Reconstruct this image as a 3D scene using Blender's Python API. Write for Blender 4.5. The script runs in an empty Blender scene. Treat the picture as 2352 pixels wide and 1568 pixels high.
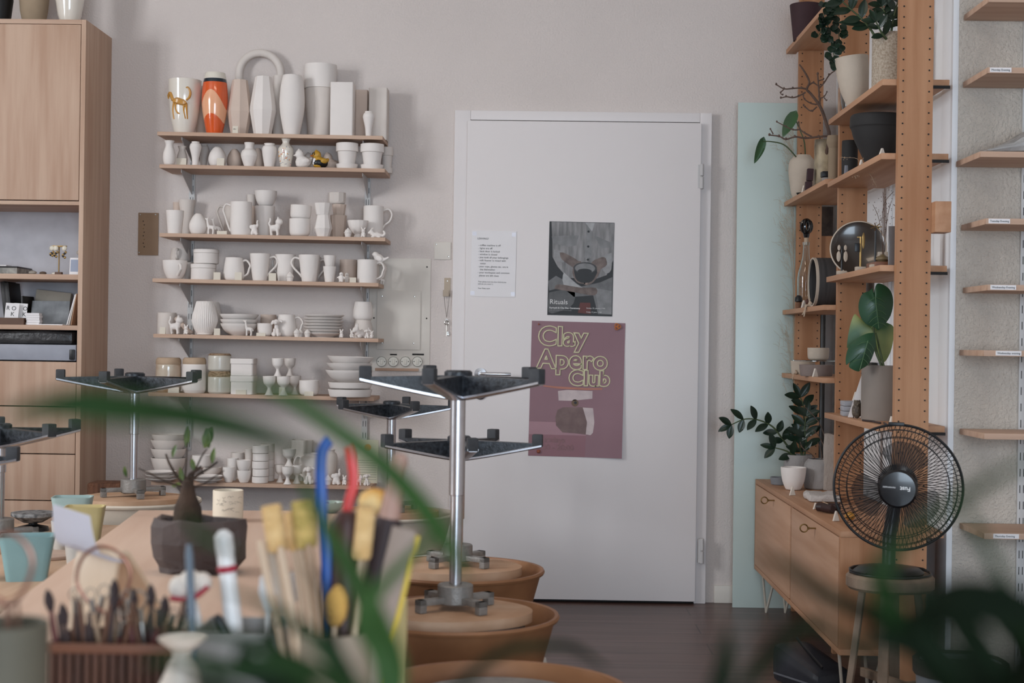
import bpy, bmesh, math, random
from mathutils import Vector, Matrix, Euler, noise
random.seed(7)
PI = math.pi
SC = bpy.context.scene
COL = SC.collection

# ---------------------------------------------------------------- camera
FPX = 3424.0
CAM = Vector((0, 0, 1.10))
YAW, PITCH, ROLL = math.radians(0.87), math.radians(-0.05), math.radians(0.80)
Fw = Vector((-math.sin(YAW) * math.cos(PITCH), math.cos(YAW) * math.cos(PITCH), -math.sin(PITCH)))
R0 = Vector((math.cos(YAW), math.sin(YAW), 0))
U0 = R0.cross(Fw)
Rt = R0 * math.cos(ROLL) + U0 * math.sin(ROLL)
Up = U0 * math.cos(ROLL) - R0 * math.sin(ROLL)
cd = bpy.data.cameras.new('camera')
cam = bpy.data.objects.new('camera', cd)
COL.objects.link(cam)
M3 = Matrix((Rt, Up, -Fw)).transposed()
cam.matrix_world = Matrix.Translation(CAM) @ M3.to_4x4()
cd.sensor_width = 36
cd.lens = FPX / 2352 * 36
cd.clip_start = 0.05
cd.dof.use_dof = True
cd.dof.focus_distance = 5.3
cd.dof.aperture_fstop = 4.6
cd.dof.aperture_blades = 7
SC.camera = cam

# ---------------------------------------------------------------- light and exposure
SC.view_settings.view_transform = 'Standard'
SC.view_settings.look = 'None'
SC.view_settings.exposure = 0.0
SC.view_settings.gamma = 1.0
W = bpy.data.worlds.new('world')
SC.world = W
W.use_nodes = True
bg = W.node_tree.nodes['Background']
bg.inputs[0].default_value = (0.60, 0.74, 1.0, 1)
bg.inputs[1].default_value = 0.28

def area(name, loc, target, sx, sy, power, color):
    l = bpy.data.lights.new(name, 'AREA')
    l.shape = 'RECTANGLE'; l.size = sx; l.size_y = sy; l.energy = power; l.color = color
    o = bpy.data.objects.new(name, l); COL.objects.link(o)
    o.location = loc
    o.rotation_euler = (Vector(target) - Vector(loc)).to_track_quat('-Z', 'Y').to_euler()
    return o
LWX, RWX, BWY = -4.0, 2.6, -2.6            # left wall, right wall, wall behind the camera
CEIL = 3.3
WIN = [(1.95, 2.45), (2.75, 3.25)]          # two casement windows in the left wall (y ranges)
WZ = (1.15, 2.75)
for k, (a_, b_) in enumerate(WIN):          # daylight through each window
    area('window_light', (LWX - 0.06, (a_ + b_) / 2, (WZ[0] + WZ[1]) / 2), (0.0, (a_ + b_) / 2 + 1.6, 1.15), b_ - a_, WZ[1] - WZ[0], 80, (0.90, 0.95, 1.0))
# shop window behind the camera
area('shop_window_light', (0.6, BWY - 0.05, 1.35), (0.0, 6.0, 1.0), 2.4, 1.9, 182, (0.70, 0.85, 1.0))
# weak warm fill light just below the ceiling, no fixture modelled
area('warm_fill_light', (-0.6, 3.2, CEIL - 0.12), (-0.6, 3.2, 0), 1.2, 0.3, 10, (1.0, 0.80, 0.62))

# ---------------------------------------------------------------- helpers
def ray(u, v):
    return Fw + Rt * ((u - 1176) / FPX) + Up * ((784 - v) / FPX)
def P(u, v, Y):
    d = ray(u, v); return CAM + d * (Y / d.y)
def PZ(u, v, z):
    d = ray(u, v); return CAM + d * ((z - CAM.z) / d.z)
def PX(u, v, x):
    d = ray(u, v); return CAM + d * (x / d.x)
def lin(c):
    c /= 255.0
    return c / 12.92 if c <= 0.04045 else ((c + 0.055) / 1.055) ** 2.4
def C(r, g, b): return (lin(r), lin(g), lin(b), 1)

MATS = {}
def mat(name, rgb, rough=0.6, metal=0.0, var=0.06, scale=12.0, bump=0.0, bscale=60.0, rgb2=None, coat=0.0, trans=0.0, spec=0.5, stretch=None, ior=1.45, detail=3):
    if name in MATS: return MATS[name]
    m = bpy.data.materials.new(name); m.use_nodes = True
    nt = m.node_tree; b = nt.nodes['Principled BSDF']
    b.inputs['Roughness'].default_value = rough
    b.inputs['Metallic'].default_value = metal
    b.inputs['Coat Weight'].default_value = coat
    b.inputs['Coat Roughness'].default_value = 0.06
    b.inputs['Transmission Weight'].default_value = trans
    b.inputs['IOR'].default_value = ior
    b.inputs['Specular IOR Level'].default_value = spec
    tc = nt.nodes.new('ShaderNodeTexCoord'); mp = nt.nodes.new('ShaderNodeMapping')
    nt.links.new(tc.outputs['Object'], mp.inputs['Vector'])
    if stretch: mp.inputs['Scale'].default_value = stretch
    n = nt.nodes.new('ShaderNodeTexNoise'); n.inputs['Scale'].default_value = scale; n.inputs['Detail'].default_value = detail
    nt.links.new(mp.outputs['Vector'], n.inputs['Vector'])
    cr = nt.nodes.new('ShaderNodeValToRGB')
    c1 = C(*rgb); c2 = C(*rgb2) if rgb2 else tuple([x * (1 - 2 * var) for x in c1[:3]]) + (1,)
    cr.color_ramp.elements[0].position = 0.35; cr.color_ramp.elements[1].position = 0.65
    cr.color_ramp.elements[0].color = c1; cr.color_ramp.elements[1].color = c2
    nt.links.new(n.outputs['Fac'], cr.inputs['Fac']); nt.links.new(cr.outputs['Color'], b.inputs['Base Color'])
    if bump:
        n2 = nt.nodes.new('ShaderNodeTexNoise'); n2.inputs['Scale'].default_value = bscale; n2.inputs['Detail'].default_value = 4
        nt.links.new(tc.outputs['Object'], n2.inputs['Vector'])
        bp = nt.nodes.new('ShaderNodeBump'); bp.inputs['Strength'].default_value = bump; bp.inputs['Distance'].default_value = 0.01
        nt.links.new(n2.outputs['Fac'], bp.inputs['Height']); nt.links.new(bp.outputs['Normal'], b.inputs['Normal'])
    MATS[name] = m
    return m
def woodmat(name, rgb, rgb2, axis='Z', fine=24.0, rough=0.55, bump=0.02):
    st = {'X': (0.07, 1, 1), 'Y': (1, 0.07, 1), 'Z': (1, 1, 0.07)}[axis]
    return mat(name, rgb, rough, rgb2=rgb2, scale=fine, stretch=st, bump=bump, bscale=90, detail=5, spec=0.3)

# --- materials
m_wall = mat('painted_plaster', (219, 208, 202), 0.9, var=0.015, scale=3, bump=0.35, bscale=130, spec=0.2)
m_side = mat('white_side_wall', (244, 244, 245), 0.8, var=0.01, scale=3, spec=0.2)
m_rough = mat('rough_plaster', (212, 202, 190), 0.95, var=0.03, scale=30, bump=1.0, bscale=95, spec=0.15)
m_door = mat('white_lacquer', (228, 221, 219), 0.45, var=0.01, scale=2, spec=0.4)
m_cream = mat('cream_paint', (222, 214, 204), 0.6, var=0.02)
m_ceil = mat('ceiling_paint', (228, 224, 218), 0.9, var=0.01)
m_birch = woodmat('birch_veneer_upright', (202, 172, 150), (184, 150, 127), 'Z', 22)
m_birchx = woodmat('birch_veneer_level', (202, 172, 150), (184, 150, 128), 'X', 26)
m_birchy = woodmat('birch_veneer_deep', (204, 174, 148), (186, 152, 126), 'Y', 26)
m_maple = woodmat('maple_upright', (182, 136, 102), (164, 116, 82), 'Z', 24)
m_mapley = woodmat('maple_shelf', (192, 148, 116), (174, 128, 96), 'Y', 24)
m_ply = woodmat('ply_edge', (206, 178, 150), (160, 124, 96), 'X', 40)
m_tablew = woodmat('table_birch', (214, 186, 166), (200, 168, 147), 'Y', 14, 0.45)
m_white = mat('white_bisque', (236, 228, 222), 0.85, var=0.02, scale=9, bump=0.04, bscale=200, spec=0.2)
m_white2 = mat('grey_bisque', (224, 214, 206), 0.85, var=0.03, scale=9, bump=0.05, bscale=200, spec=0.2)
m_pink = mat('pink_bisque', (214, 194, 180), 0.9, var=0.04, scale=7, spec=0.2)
m_glazew = mat('white_glaze', (232, 224, 212), 0.12, var=0.02, coat=0.7)
m_gr = mat('bracket_grey', (196, 192, 190), 0.5, var=0.02)
m_dark = mat('dark_hole', (28, 25, 24), 0.7)
m_chrome = mat('chrome', (206, 206, 210), 0.27, 1.0, var=0.06, scale=30)
m_alu = mat('cast_aluminium', (146, 142, 137), 0.5, 0.45, var=0.10, scale=40, bump=0.15, bscale=120)
m_black = mat('black_plastic', (26, 27, 29), 0.4, var=0.1)
m_speck = mat('plaster_specked_black', (24, 26, 30), 0.38, rgb2=(58, 62, 68), scale=90, bump=0.1, bscale=200, detail=8)
m_rubber = mat('grey_rubber', (62, 63, 66), 0.75, var=0.1, scale=60)
m_tub = mat('clay_stained_plastic', (186, 138, 96), 0.55, var=0.10, scale=6, rgb2=(150, 105, 70))
m_card = mat('card_paper', (222, 212, 196), 0.85, var=0.02)
m_paper = mat('white_paper', (236, 232, 232), 0.8, var=0.01)
m_ink = mat('dark_ink', (52, 48, 46), 0.8, var=0.02)
m_brass = mat('brass', (150, 122, 78), 0.42, 1.0)
m_steel = mat('key_steel', (190, 188, 182), 0.25, 1.0)
m_green = mat('dark_green_leaf', (44, 66, 42), 0.42, var=0.2, scale=25, rgb2=(32, 52, 36))
m_grey = mat('grey_stoneware', (150, 144, 140), 0.85, var=0.06, scale=14, bump=0.2, bscale=60)
m_soil = mat('soil', (52, 40, 32), 0.95, bump=0.6, bscale=120)

def link(o, parent=None):
    COL.objects.link(o)
    if parent is not None: o.parent = parent
    return o
def tagd(o, label, cat, group=None, kind=None):
    if label: o['label'] = label
    if cat: o['category'] = cat
    if group: o['group'] = group
    if kind: o['kind'] = kind
    return o
def thing(name, label, cat, loc=(0, 0, 0), rz=0.0, group=None):
    o = bpy.data.objects.new(name, None); o.empty_display_size = 0.02
    link(o); o.location = loc; o.rotation_euler = (0, 0, rz)
    return tagd(o, label, cat, group)
def obj(name, bm, m, parent=None, loc=(0, 0, 0), rot=(0, 0, 0), smooth=True, angle=35):
    if isinstance(bm, bmesh.types.BMesh):
        bmesh.ops.recalc_face_normals(bm, faces=bm.faces[:])
        me = bpy.data.meshes.new(name); bm.to_mesh(me); bm.free()
    else:
        me = bm
    if smooth:
        for p in me.polygons: p.use_smooth = True
        try: me.set_sharp_from_angle(angle=math.radians(angle))
        except Exception: pass
    if not me.materials:
        for mm in (m if isinstance(m, (list, tuple)) else [m]): me.materials.append(mm)
    o = bpy.data.objects.new(name, me); link(o, parent)
    o.location = loc; o.rotation_euler = rot
    return o
def single(name, label, cat, bm, m, loc=(0, 0, 0), rot=(0, 0, 0), group=None, **k):
    return tagd(obj(name, bm, m, None, loc, rot, **k), label, cat, group)
def struct(name, bm, m, **k):
    o = obj(name, bm, m, **k); o['kind'] = 'structure'; return o
def part(name, bm, m, parent, loc=(0, 0, 0), rot=(0, 0, 0), label=None, **k):
    o = obj(name, bm, m, parent, loc, rot, **k)
    if label: o['label'] = label
    return o
def B(): return bmesh.new()
def box(bm, x0, x1, y0, y1, z0, z1, bev=0.0, M=None):
    vs = [bm.verts.new((x, y, z)) for x in (x0, x1) for y in (y0, y1) for z in (z0, z1)]
    f = [(0, 1, 3, 2), (4, 6, 7, 5), (0, 4, 5, 1), (2, 3, 7, 6), (0, 2, 6, 4), (1, 5, 7, 3)]
    fs = [bm.faces.new([vs[i] for i in q]) for q in f]
    if M is not None:
        for v in vs: v.co = M @ v.co
    if bev:
        es = list({e for fc in fs for e in fc.edges})
        bmesh.ops.bevel(bm, geom=es, offset=bev, segments=2, affect='EDGES', profile=0.6)
    return bm
def bx(*a, **k): return box(B(), *a, **k)
def cr(pts, n):
    """Catmull-Rom resampling of a list of tuples"""
    out = []; L = len(pts); pts = [Vector(p) for p in pts]
    for i in range(L - 1):
        p0 = pts[max(i - 1, 0)]; p1 = pts[i]; p2 = pts[i + 1]; p3 = pts[min(i + 2, L - 1)]
        for k in range(n):
            t = k / n
            out.append(0.5 * ((2 * p1) + (p2 - p0) * t + (2 * p0 - 5 * p1 + 4 * p2 - p3) * t * t + (3 * p1 - p0 - 3 * p2 + p3) * t ** 3))
    out.append(pts[-1].copy())
    return out
def lathe(prof, seg=40, bm=None, mod=None, M=None):
    """surface of revolution; prof = [(r, z)]"""
    bm = bm or B(); rings = []
    for (r, z) in prof:
        if r < 1e-6:
            rings.append([bm.verts.new((0, 0, z))])
        else:
            ring = []
            for i in range(seg):
                a = 2 * PI * i / seg
                rr = r * (mod(a, z) if mod else 1)
                ring.append(bm.verts.new((rr * math.cos(a), rr * math.sin(a), z)))
            rings.append(ring)
    for a, b in zip(rings, rings[1:]):
        if len(a) == 1 and len(b) == 1: continue
        for i in range(seg):
            j = (i + 1) % seg
            if len(a) == 1: bm.faces.new((a[0], b[i], b[j]))
            elif len(b) == 1: bm.faces.new((a[i], a[j], b[0]))
            else: bm.faces.new((a[i], a[j], b[j], b[i]))
    if M is not None:
        for ring in rings:
            for v in ring: v.co = M @ v.co
    return bm
def tube(pts, rad, seg=10, bm=None, cap=True, smooth=0, closed=False, flat=1.0):
    """swept tube; rad = number or list"""
    bm = bm or B()
    if not isinstance(rad, (list, tuple)): rad = [rad] * len(pts)
    if smooth:
        q = cr([tuple(p) + (r,) for p, r in zip(pts, rad)], smooth)
        pts = [Vector(x[:3]) for x in q]; rad = [max(x[3], 1e-5) for x in q]
    else: pts = [Vector(p) for p in pts]
    n = len(pts); rings = []; ref = None
    for i, p in enumerate(pts):
        if closed: t = pts[(i + 1) % n] - pts[i - 1]
        else: t = pts[min(i + 1, n - 1)] - pts[max(i - 1, 0)]
        if t.length < 1e-9: t = Vector((0, 0, 1))
        t.normalize()
        if ref is None:
            ref = Vector((0, 1, 0)) if abs(t.y) < 0.9 else Vector((1, 0, 0))
        s = t.cross(ref)
        if s.length < 1e-6: s = t.orthogonal()
        s.normalize(); ref = s.cross(t).normalized()
        rings.append([bm.verts.new(p + s * (rad[i] * math.cos(2 * PI * k / seg)) + ref * (rad[i] * flat * math.sin(2 * PI * k / seg))) for k in range(seg)])
    m = n if closed else n - 1
    for i in range(m):
        a, b = rings[i], rings[(i + 1) % n]
        for k in range(seg):
            l = (k + 1) % seg
            bm.faces.new((a[k], a[l], b[l], b[k]))
    if cap and not closed:
        bm.faces.new(rings[0][::-1]); bm.faces.new(rings[-1])
    return bm
def cyl(r, z0, z1, seg=24, r1=None, bev=0.0, bm=None, M=None):
    r1 = r if r1 is None else r1
    p = [(0, z0), (r - bev, z0), (r, z0 + bev), (r1, z1 - bev), (r1 - bev, z1), (0, z1)] if bev else [(0, z0), (r, z0), (r1, z1), (0, z1)]
    return lathe(p, seg, bm, None, M)
def prism(outline, z0, z1, bev=0.0, bm=None, M=None):
    bm = bm or B()
    a = [bm.verts.new((x, y, z0)) for x, y in outline]; b = [bm.verts.new((x, y, z1)) for x, y in outline]
    n = len(a); fs = [bm.faces.new(a[::-1]), bm.faces.new(b)]
    for i in range(n):
        j = (i + 1) % n; fs.append(bm.faces.new((a[i], a[j], b[j], b[i])))
    if M is not None:
        for v in a + b: v.co = M @ v.co
    if bev:
        es = list(set(fs[0].edges) | set(fs[1].edges))
        bmesh.ops.bevel(bm, geom=es, offset=bev, segments=2, affect='EDGES')
    return bm
def ball(c, r, bm=None, sub=2, M=None, sq=None):
    bm = bm or B()
    rr = r if isinstance(r, (tuple, list)) else (r, r, r)
    T = Matrix.Translation(c) @ (M.to_4x4() if M is not None else Matrix.Identity(4)) @ Matrix.Diagonal((rr[0], rr[1], rr[2], 1))
    bmesh.ops.create_icosphere(bm, subdivisions=sub, radius=1, matrix=T)
    return bm
def rounded(w, h, r, n=5):
    o = []
    for cx, cy, a0 in ((w / 2 - r, h / 2 - r, 0), (-w / 2 + r, h / 2 - r, 90), (-w / 2 + r, -h / 2 + r, 180), (w / 2 - r, -h / 2 + r, 270)):
        for i in range(n + 1):
            a = math.radians(a0 + 90 * i / n); o.append((cx + r * math.cos(a), cy + r * math.sin(a)))
    return o
def text(body, size, m, parent, loc, rot=(PI / 2, 0, 0), align='LEFT', name='lettering', outline=0.0, bold=0.0, ext=0.0002, line=1.0, spacing=1.0):
    cu = bpy.data.curves.new(name, 'FONT'); cu.body = body; cu.size = size; cu.align_x = align
    cu.space_line = line; cu.space_character = spacing; cu.resolution_u = 4
    cu.offset = bold
    if outline:
        cu.fill_mode = 'NONE'; cu.bevel_depth = outline; cu.bevel_resolution = 1
    else: cu.extrude = ext
    o = bpy.data.objects.new(name, cu); COL.objects.link(o)
    dg = bpy.context.evaluated_depsgraph_get(); dg.update()
    me = bpy.data.meshes.new_from_object(o.evaluated_get(dg))
    bpy.data.objects.remove(o); bpy.data.curves.remove(cu)
    return obj(name, me, m, parent, loc, rot, smooth=False)
def blobmesh(name, prims, voxel=0.03, m=None, smooth_it=4):
    """one continuous body from overlapping balls ('e', c, r[, yrot]) and limbs ('t', pts, rads)"""
    bm = B()
    for p in prims:
        if p[0] == 'e':
            ball(p[1], tuple(x_ * 1.10 for x_ in (p[2] if isinstance(p[2], (tuple, list)) else (p[2],) * 3)), bm, 2, Matrix.Rotation(p[3], 3, 'Y') if len(p) > 3 else None)
        else:
            tube(p[1], [x_ * 1.22 for x_ in p[2]], 8, bm, True, 3)
    bmesh.ops.recalc_face_normals(bm, faces=bm.faces[:])
    me = bpy.data.meshes.new(name + '_src'); bm.to_mesh(me); bm.free()
    o = bpy.data.objects.new(name, me); COL.objects.link(o)
    r = o.modifiers.new('r', 'REMESH'); r.mode = 'VOXEL'; r.voxel_size = voxel; r.use_smooth_shade = True
    s = o.modifiers.new('s', 'SMOOTH'); s.factor = 0.5; s.iterations = smooth_it
    dg = bpy.context.evaluated_depsgraph_get(); dg.update()
    out = bpy.data.meshes.new_from_object(o.evaluated_get(dg))
    bpy.data.objects.remove(o)
    out.materials.clear()
    zs = [v.co.z for v in out.vertices]; z0, z1 = min(zs), max(zs)
    for v in out.vertices: v.co = Vector((v.co.x, v.co.y, v.co.z - z0)) / (z1 - z0)   # unit height, foot at 0
    for mm in (m if isinstance(m, (list, tuple)) else [m]): out.materials.append(mm)
    for p in out.polygons: p.use_smooth = True
    return out

# ---------------------------------------------------------------- room shell
WY = 6.40
xs = 1.276                                   # white side wall behind the tall shelf unit
PY = 4.60                                    # face of the rough plaster pier
bm = B(); box(bm, LWX - 0.15, RWX, BWY - 0.15, WY + 0.15, -0.1, 0)
fl = mat('floor_laminate', (104, 82, 75), 0.33, scale=5, rgb2=(80, 60, 54), stretch=(0.35, 6, 1), detail=6, spec=0.35)
nt = fl.node_tree
br = nt.nodes.new('ShaderNodeTexBrick'); br.inputs['Scale'].default_value = 1.0
br.inputs['Brick Width'].default_value = 1.3; br.inputs['Row Height'].default_value = 0.19; br.inputs['Mortar Size'].default_value = 0.003
br.inputs['Color1'].default_value = (0.9, 0.9, 0.9, 1); br.inputs['Color2'].default_value = (1.15, 1.1, 1.08, 1); br.inputs['Mortar'].default_value = (0.4, 0.4, 0.4, 1)
tcn = nt.nodes.new('ShaderNodeTexCoord'); nt.links.new(tcn.outputs['Object'], br.inputs['Vector'])
mx = nt.nodes.new('ShaderNodeMix'); mx.data_type = 'RGBA'; mx.blend_type = 'MULTIPLY'; mx.inputs[0].default_value = 1
pb = nt.nodes['Principled BSDF']; src = pb.inputs['Base Color'].links[0].from_socket
nt.links.new(src, mx.inputs[6]); nt.links.new(br.outputs['Color'], mx.inputs[7]); nt.links.new(mx.outputs[2], pb.inputs['Base Color'])
struct('floor', bm, fl, smooth=False)
struct('ceiling', bx(LWX - 0.15, RWX, BWY - 0.15, WY + 0.15, CEIL, CEIL + 0.1), m_ceil, smooth=False)
struct('wall_back', bx(LWX - 0.15, RWX, WY, WY + 0.15, 0, CEIL), m_wall, smooth=False)
# left wall with two window openings
bm = B()
ys = [BWY - 0.15, WIN[0][0], WIN[0][1], WIN[1][0], WIN[1][1], WY]
for i in range(5):
    if i in (1, 3):
        box(bm, LWX - 0.15, LWX, ys[i], ys[i + 1], 0, WZ[0]); box(bm, LWX - 0.15, LWX, ys[i], ys[i + 1], WZ[1], CEIL)
    else: box(bm, LWX - 0.15, LWX, ys[i], ys[i + 1], 0, CEIL)
struct('wall_left', bm, m_wall, smooth=False)
for k, (a_, b_) in enumerate(WIN):
    bm = B(); x0, x1 = LWX - 0.05, LWX - 0.01
    box(bm, x0, x1, a_, a_ + 0.05, *WZ); box(bm, x0, x1, b_ - 0.05, b_, *WZ)
    box(bm, x0, x1, a_, b_, WZ[0], WZ[0] + 0.05); box(bm, x0, x1, a_, b_, WZ[1] - 0.05, WZ[1])
    box(bm, x0, x1, (a_ + b_) / 2 - 0.03, (a_ + b_) / 2 + 0.03, *WZ)
    struct('window_%d' % (k + 1), bm, m_door, smooth=False)
bm = B()                                      # wall behind the camera with the shop window opening
box(bm, LWX, -0.6, BWY - 0.15, BWY, 0, CEIL); box(bm, 1.8, RWX, BWY - 0.15, BWY, 0, CEIL)
box(bm, -0.6, 1.8, BWY - 0.15, BWY, 0, 0.4); box(bm, -0.6, 1.8, BWY - 0.15, BWY, 2.3, CEIL)
struct('wall_behind', bm, m_wall, smooth=False)
struct('wall_right', bx(xs, xs + 0.03, PY + 0.12, WY, 0, CEIL), m_side, smooth=False)
struct('trim_1', bx(xs - 0.004, xs + 0.016, PY - 0.001, PY + 0.12, 0, CEIL, 0.006), m_side)     # white rounded edge of the pier
struct('wall_pier', bx(xs + 0.015, RWX, PY, PY + 0.12, 0, CEIL), m_rough, smooth=False)
struct('wall_far_right', bx(RWX - 0.1, RWX, BWY, PY, 0, CEIL), m_wall, smooth=False)
for k in range(3):                            # soft vertical mouldings of the side wall
    y_ = 4.86 + k * 0.5
    struct('trim_%d' % (k + 2), bx(xs - 0.012, xs, y_, y_ + 0.09, 0, CEIL, 0.004), m_side)
struct('baseboard_back', bx(P(1640, 1300, WY).x, xs, WY - 0.012, WY, 0, 0.075, 0.003), m_cream)
struct('baseboard_left', bx(LWX, P(1030, 1300, WY).x, WY - 0.012, WY, 0, 0.075, 0.003), m_cream)
# ---------------------------------------------------------------- door and what hangs on it
dl, dr = P(1068, 800, WY).x, P(1601, 800, WY).x
fl_, fr_ = P(1038, 800, WY).x, P(1626, 800, WY).x
dt, ft = P(1340, 284, WY).z, P(1340, 259, WY).z
bm = B()
box(bm, fl_, dl + 0.012, WY - 0.035, WY + 0.001, 0, ft, 0.003)
box(bm, dr - 0.004, fr_, WY - 0.035, WY + 0.001, 0, ft, 0.003)
box(bm, dl + 0.012, dr - 0.004, WY - 0.035, WY + 0.001, dt + 0.006, ft, 0.003)
struct('trim_5', bm, m_door)
DY = WY - 0.062                               # front of the door leaf
door = struct('door_1', bx(dl, dr, DY, WY - 0.036, 0.012, dt, 0.004), m_door)
struct('trim_6', bx(dl, dr, WY - 0.02, WY, 0, 0.012), m_dark, smooth=False)
for k, vz in enumerate((405, 1265)):
    c = P(1612, vz, DY); h = part('hinge', B(), m_gr, door); bm = B()
    cyl(0.0085, c.z - 0.053, c.z - 0.002, 16, bev=0.002, bm=bm); cyl(0.0085, c.z + 0.002, c.z + 0.053, 16, bev=0.002, bm=bm)
    box(bm, -0.016, 0, 0.002, 0.012, c.z - 0.05, c.z + 0.05)
    for v in bm.verts: v.co += Vector((c.x, DY - 0.004, 0))
    bm.to_mesh(h.data); bm.free()
RX = Matrix.Rotation(PI / 2, 4, 'X')
hc = P(1103, 858, DY)
hd = part('door_handle', lathe([(0, 0), (0.024, 0), (0.025, 0.006), (0.010, 0.009), (0.009, 0.045), (0, 0.046)], 28), m_chrome, door, hc, (PI / 2, 0, 0))
part('lever', tube([(0, 0, 0.042), (0.02, 0, 0.046), (0.10, 0, 0.044), (0.13, 0, 0.040)], 0.0075, 12, smooth=4), m_chrome, hd)
lc = P(1103, 904, DY)
part('lock_rosette', lathe([(0, 0), (0.024, 0), (0.025, 0.006), (0.02, 0.009), (0, 0.009)], 28), m_chrome, door, lc, (PI / 2, 0, 0))

def sheet(name, label, cat, u0, u1, v0, v1, Y, m, rz=0.0, curl=0.0, group=None):
    """a sheet hanging flat on a frontal surface; local origin at its lower left corner, X right, Z up, Y in"""
    a, b = P(u0, v1, Y), P(u1, v0, Y); w, h = b.x - a.x, b.z - a.z
    t = thing(name, label, cat, (a.x, Y - 0.0022, a.z), 0, group); t.rotation_euler = (0, rz, 0)
    bm = B(); nx, nz = 10, 12; g = []
    for j in range(nz + 1):
        for i in range(nx + 1):
            x, z = i / nx, j / nz
            d = -curl * max(0, x - 0.55) ** 2 * 5 * max(0, 0.8 - z) if curl else 0
            g.append(bm.verts.new((x * w, d, z * h)))
    for j in range(nz):
        for i in range(nx):
            k = j * (nx + 1) + i
            bm.faces.new((g[k], g[k + 1], g[k + nx + 2], g[k + nx + 1]))
    r = bmesh.ops.extrude_face_region(bm, geom=bm.faces[:])
    for v in [e for e in r['geom'] if isinstance(e, bmesh.types.BMVert)]: v.co.y += 0.0006
    part('sheet', bm, m, t)
    return t, w, h
def flat(name, pts, m, parent, w, h, lvl=1, label=None, sm=0):
    """a printed shape on a sheet; pts in fractions of it"""
    q = [(x * w, y * h) for x, y in pts]
    if sm: q = [(p.x, p.y) for p in cr(q + [q[0]], sm)[:-1]]
    bm = B(); vs = [bm.verts.new((x, -0.0003 * lvl, z)) for x, z in q]
    f = bm.faces.new(vs); f.normal_update(); bmesh.ops.triangulate(bm, faces=[f])
    return part(name, bm, m, parent, smooth=False, label=label)
t, w, h = sheet('notice', 'white paper notice headed LEAVING? taped to the door', 'notice', 1080, 1185, 530, 680, DY, m_paper, 0.012)
ls = h / 15.8
text('LEAVING?', ls * 0.62, m_ink, t, (w * 0.13, -0.0004, h * 0.865))
text('- coffee machine is off\n- lights are off\n- back door is locked\n- window is closed\n- you took all your belongings\n- milk foamer is rinsed with\n   water\n- your cups, glasses etc. are in\n   the dishwasher\n- your workspace and common\n  places are left clean', ls * 0.60, m_ink, t, (w * 0.155, -0.0004, h * 0.765), line=1.21)
text('Then please lock the door behind you\nand see you soon! :)\n\nYour Roka team', ls * 0.44, m_ink, t, (w * 0.165, -0.0004, h * 0.215), line=1.2)
tape = mat('clear_tape', (226, 224, 232), 0.25, var=0.01)
for cx, cz in ((0.06, 0.95), (0.94, 0.95), (0.05, 0.05), (0.95, 0.05)):
    flat('tape', [(cx - .045, cz - .03), (cx + .045, cz - .03), (cx + .045, cz + .03), (cx - .045, cz + .03)], tape, t, w, h, 1)

# --- poster: hands holding a tea bowl
g = {k: mat('print_grey_%d' % k, (k, k - 1, k - 1), 0.5, var=0.10, scale=26, rgb2=(int(k * .86), int(k * .85), int(k * .85))) for k in (34, 62, 92, 112, 132, 150, 172)}
m_fold = mat('print_linen', (150, 147, 146), 0.5, rgb2=(104, 102, 102), scale=16, stretch=(3, 1, 0.5), detail=6)
m_skin = mat('print_skin', (120, 104, 97), 0.5, rgb2=(86, 72, 66), scale=30)
t, w, h = sheet('poster', 'grey photograph poster of a seated person cupping a bowl on the door', 'poster', 1257, 1409, 510, 723, DY, g[34], 0.010)
F = lambda n, pts, m, l=1, sm=0: flat(n, pts, m, t, w, h, l, None, sm)
F('printed_shirt', [(.03, .995), (.995, .995), (.995, .60), (.90, .44), (.75, .40), (.30, .40), (.14, .52), (.06, .62), (.05, .80)], m_fold, 1)
F('printed_placket', [(.58, .995), (.66, .995), (.66, .62), (.55, .62), (.57, .8)], g[132], 2)
F('printed_collar', [(.55, .995), (.70, .995), (.66, .90)], g[172], 3)
F('printed_pocket', [(.04, .84), (.46, .86), (.42, .75), (.30, .73), (.06, .77)], g[132], 2)
F('printed_pocket', [(.70, .86), (.98, .78), (.98, .74), (.80, .72)], g[132], 2)
F('printed_trousers', [(0, .36), (.12, .42), (.45, .30), (.80, .36), (.99, .42), (.99, .02), (.78, .02), (.70, .22), (.40, .20), (.22, .30), (.02, .26)], g[112], 2)
F('printed_trousers', [(.02, .24), (.38, .28), (.40, .13), (.22, .05), (.02, .03)], g[92], 2, 3)
F('printed_trousers', [(.72, .30), (.99, .27), (.99, .02), (.80, .03)], g[132], 3)
F('printed_cloth', [(.24, .46), (.44, .34), (.62, .27), (.56, .29), (.40, .27), (.28, .28), (.22, .38)], g[172], 3, 2)
F('printed_ankle', [(.10, .28), (.40, .25), (.72, .22), (.74, .30), (.50, .30), (.16, .33)], m_skin, 4, 3)
F('printed_sleeve', [(.08, .70), (.20, .68), (.26, .60), (.20, .56), (.09, .60)], g[150], 4, 3)
F('printed_sleeve', [(.97, .68), (.84, .64), (.80, .56), (.88, .46), (.97, .50)], g[150], 4, 3)
F('printed_arm', [(.17, .67), (.26, .66), (.48, .57), (.46, .48), (.36, .52), (.20, .60)], m_skin, 5, 3)
F('printed_arm', [(.88, .62), (.82, .63), (.66, .57), (.70, .46), (.80, .50), (.90, .55)], m_skin, 5, 3)
F('printed_hand', [(.40, .56), (.50, .58), (.52, .46), (.62, .38), (.58, .34), (.44, .36), (.37, .46)], m_skin, 6, 3)
F('printed_hand', [(.70, .58), (.80, .52), (.76, .42), (.66, .34), (.56, .33), (.58, .40), (.70, .48)], m_skin, 6, 3)
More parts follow.
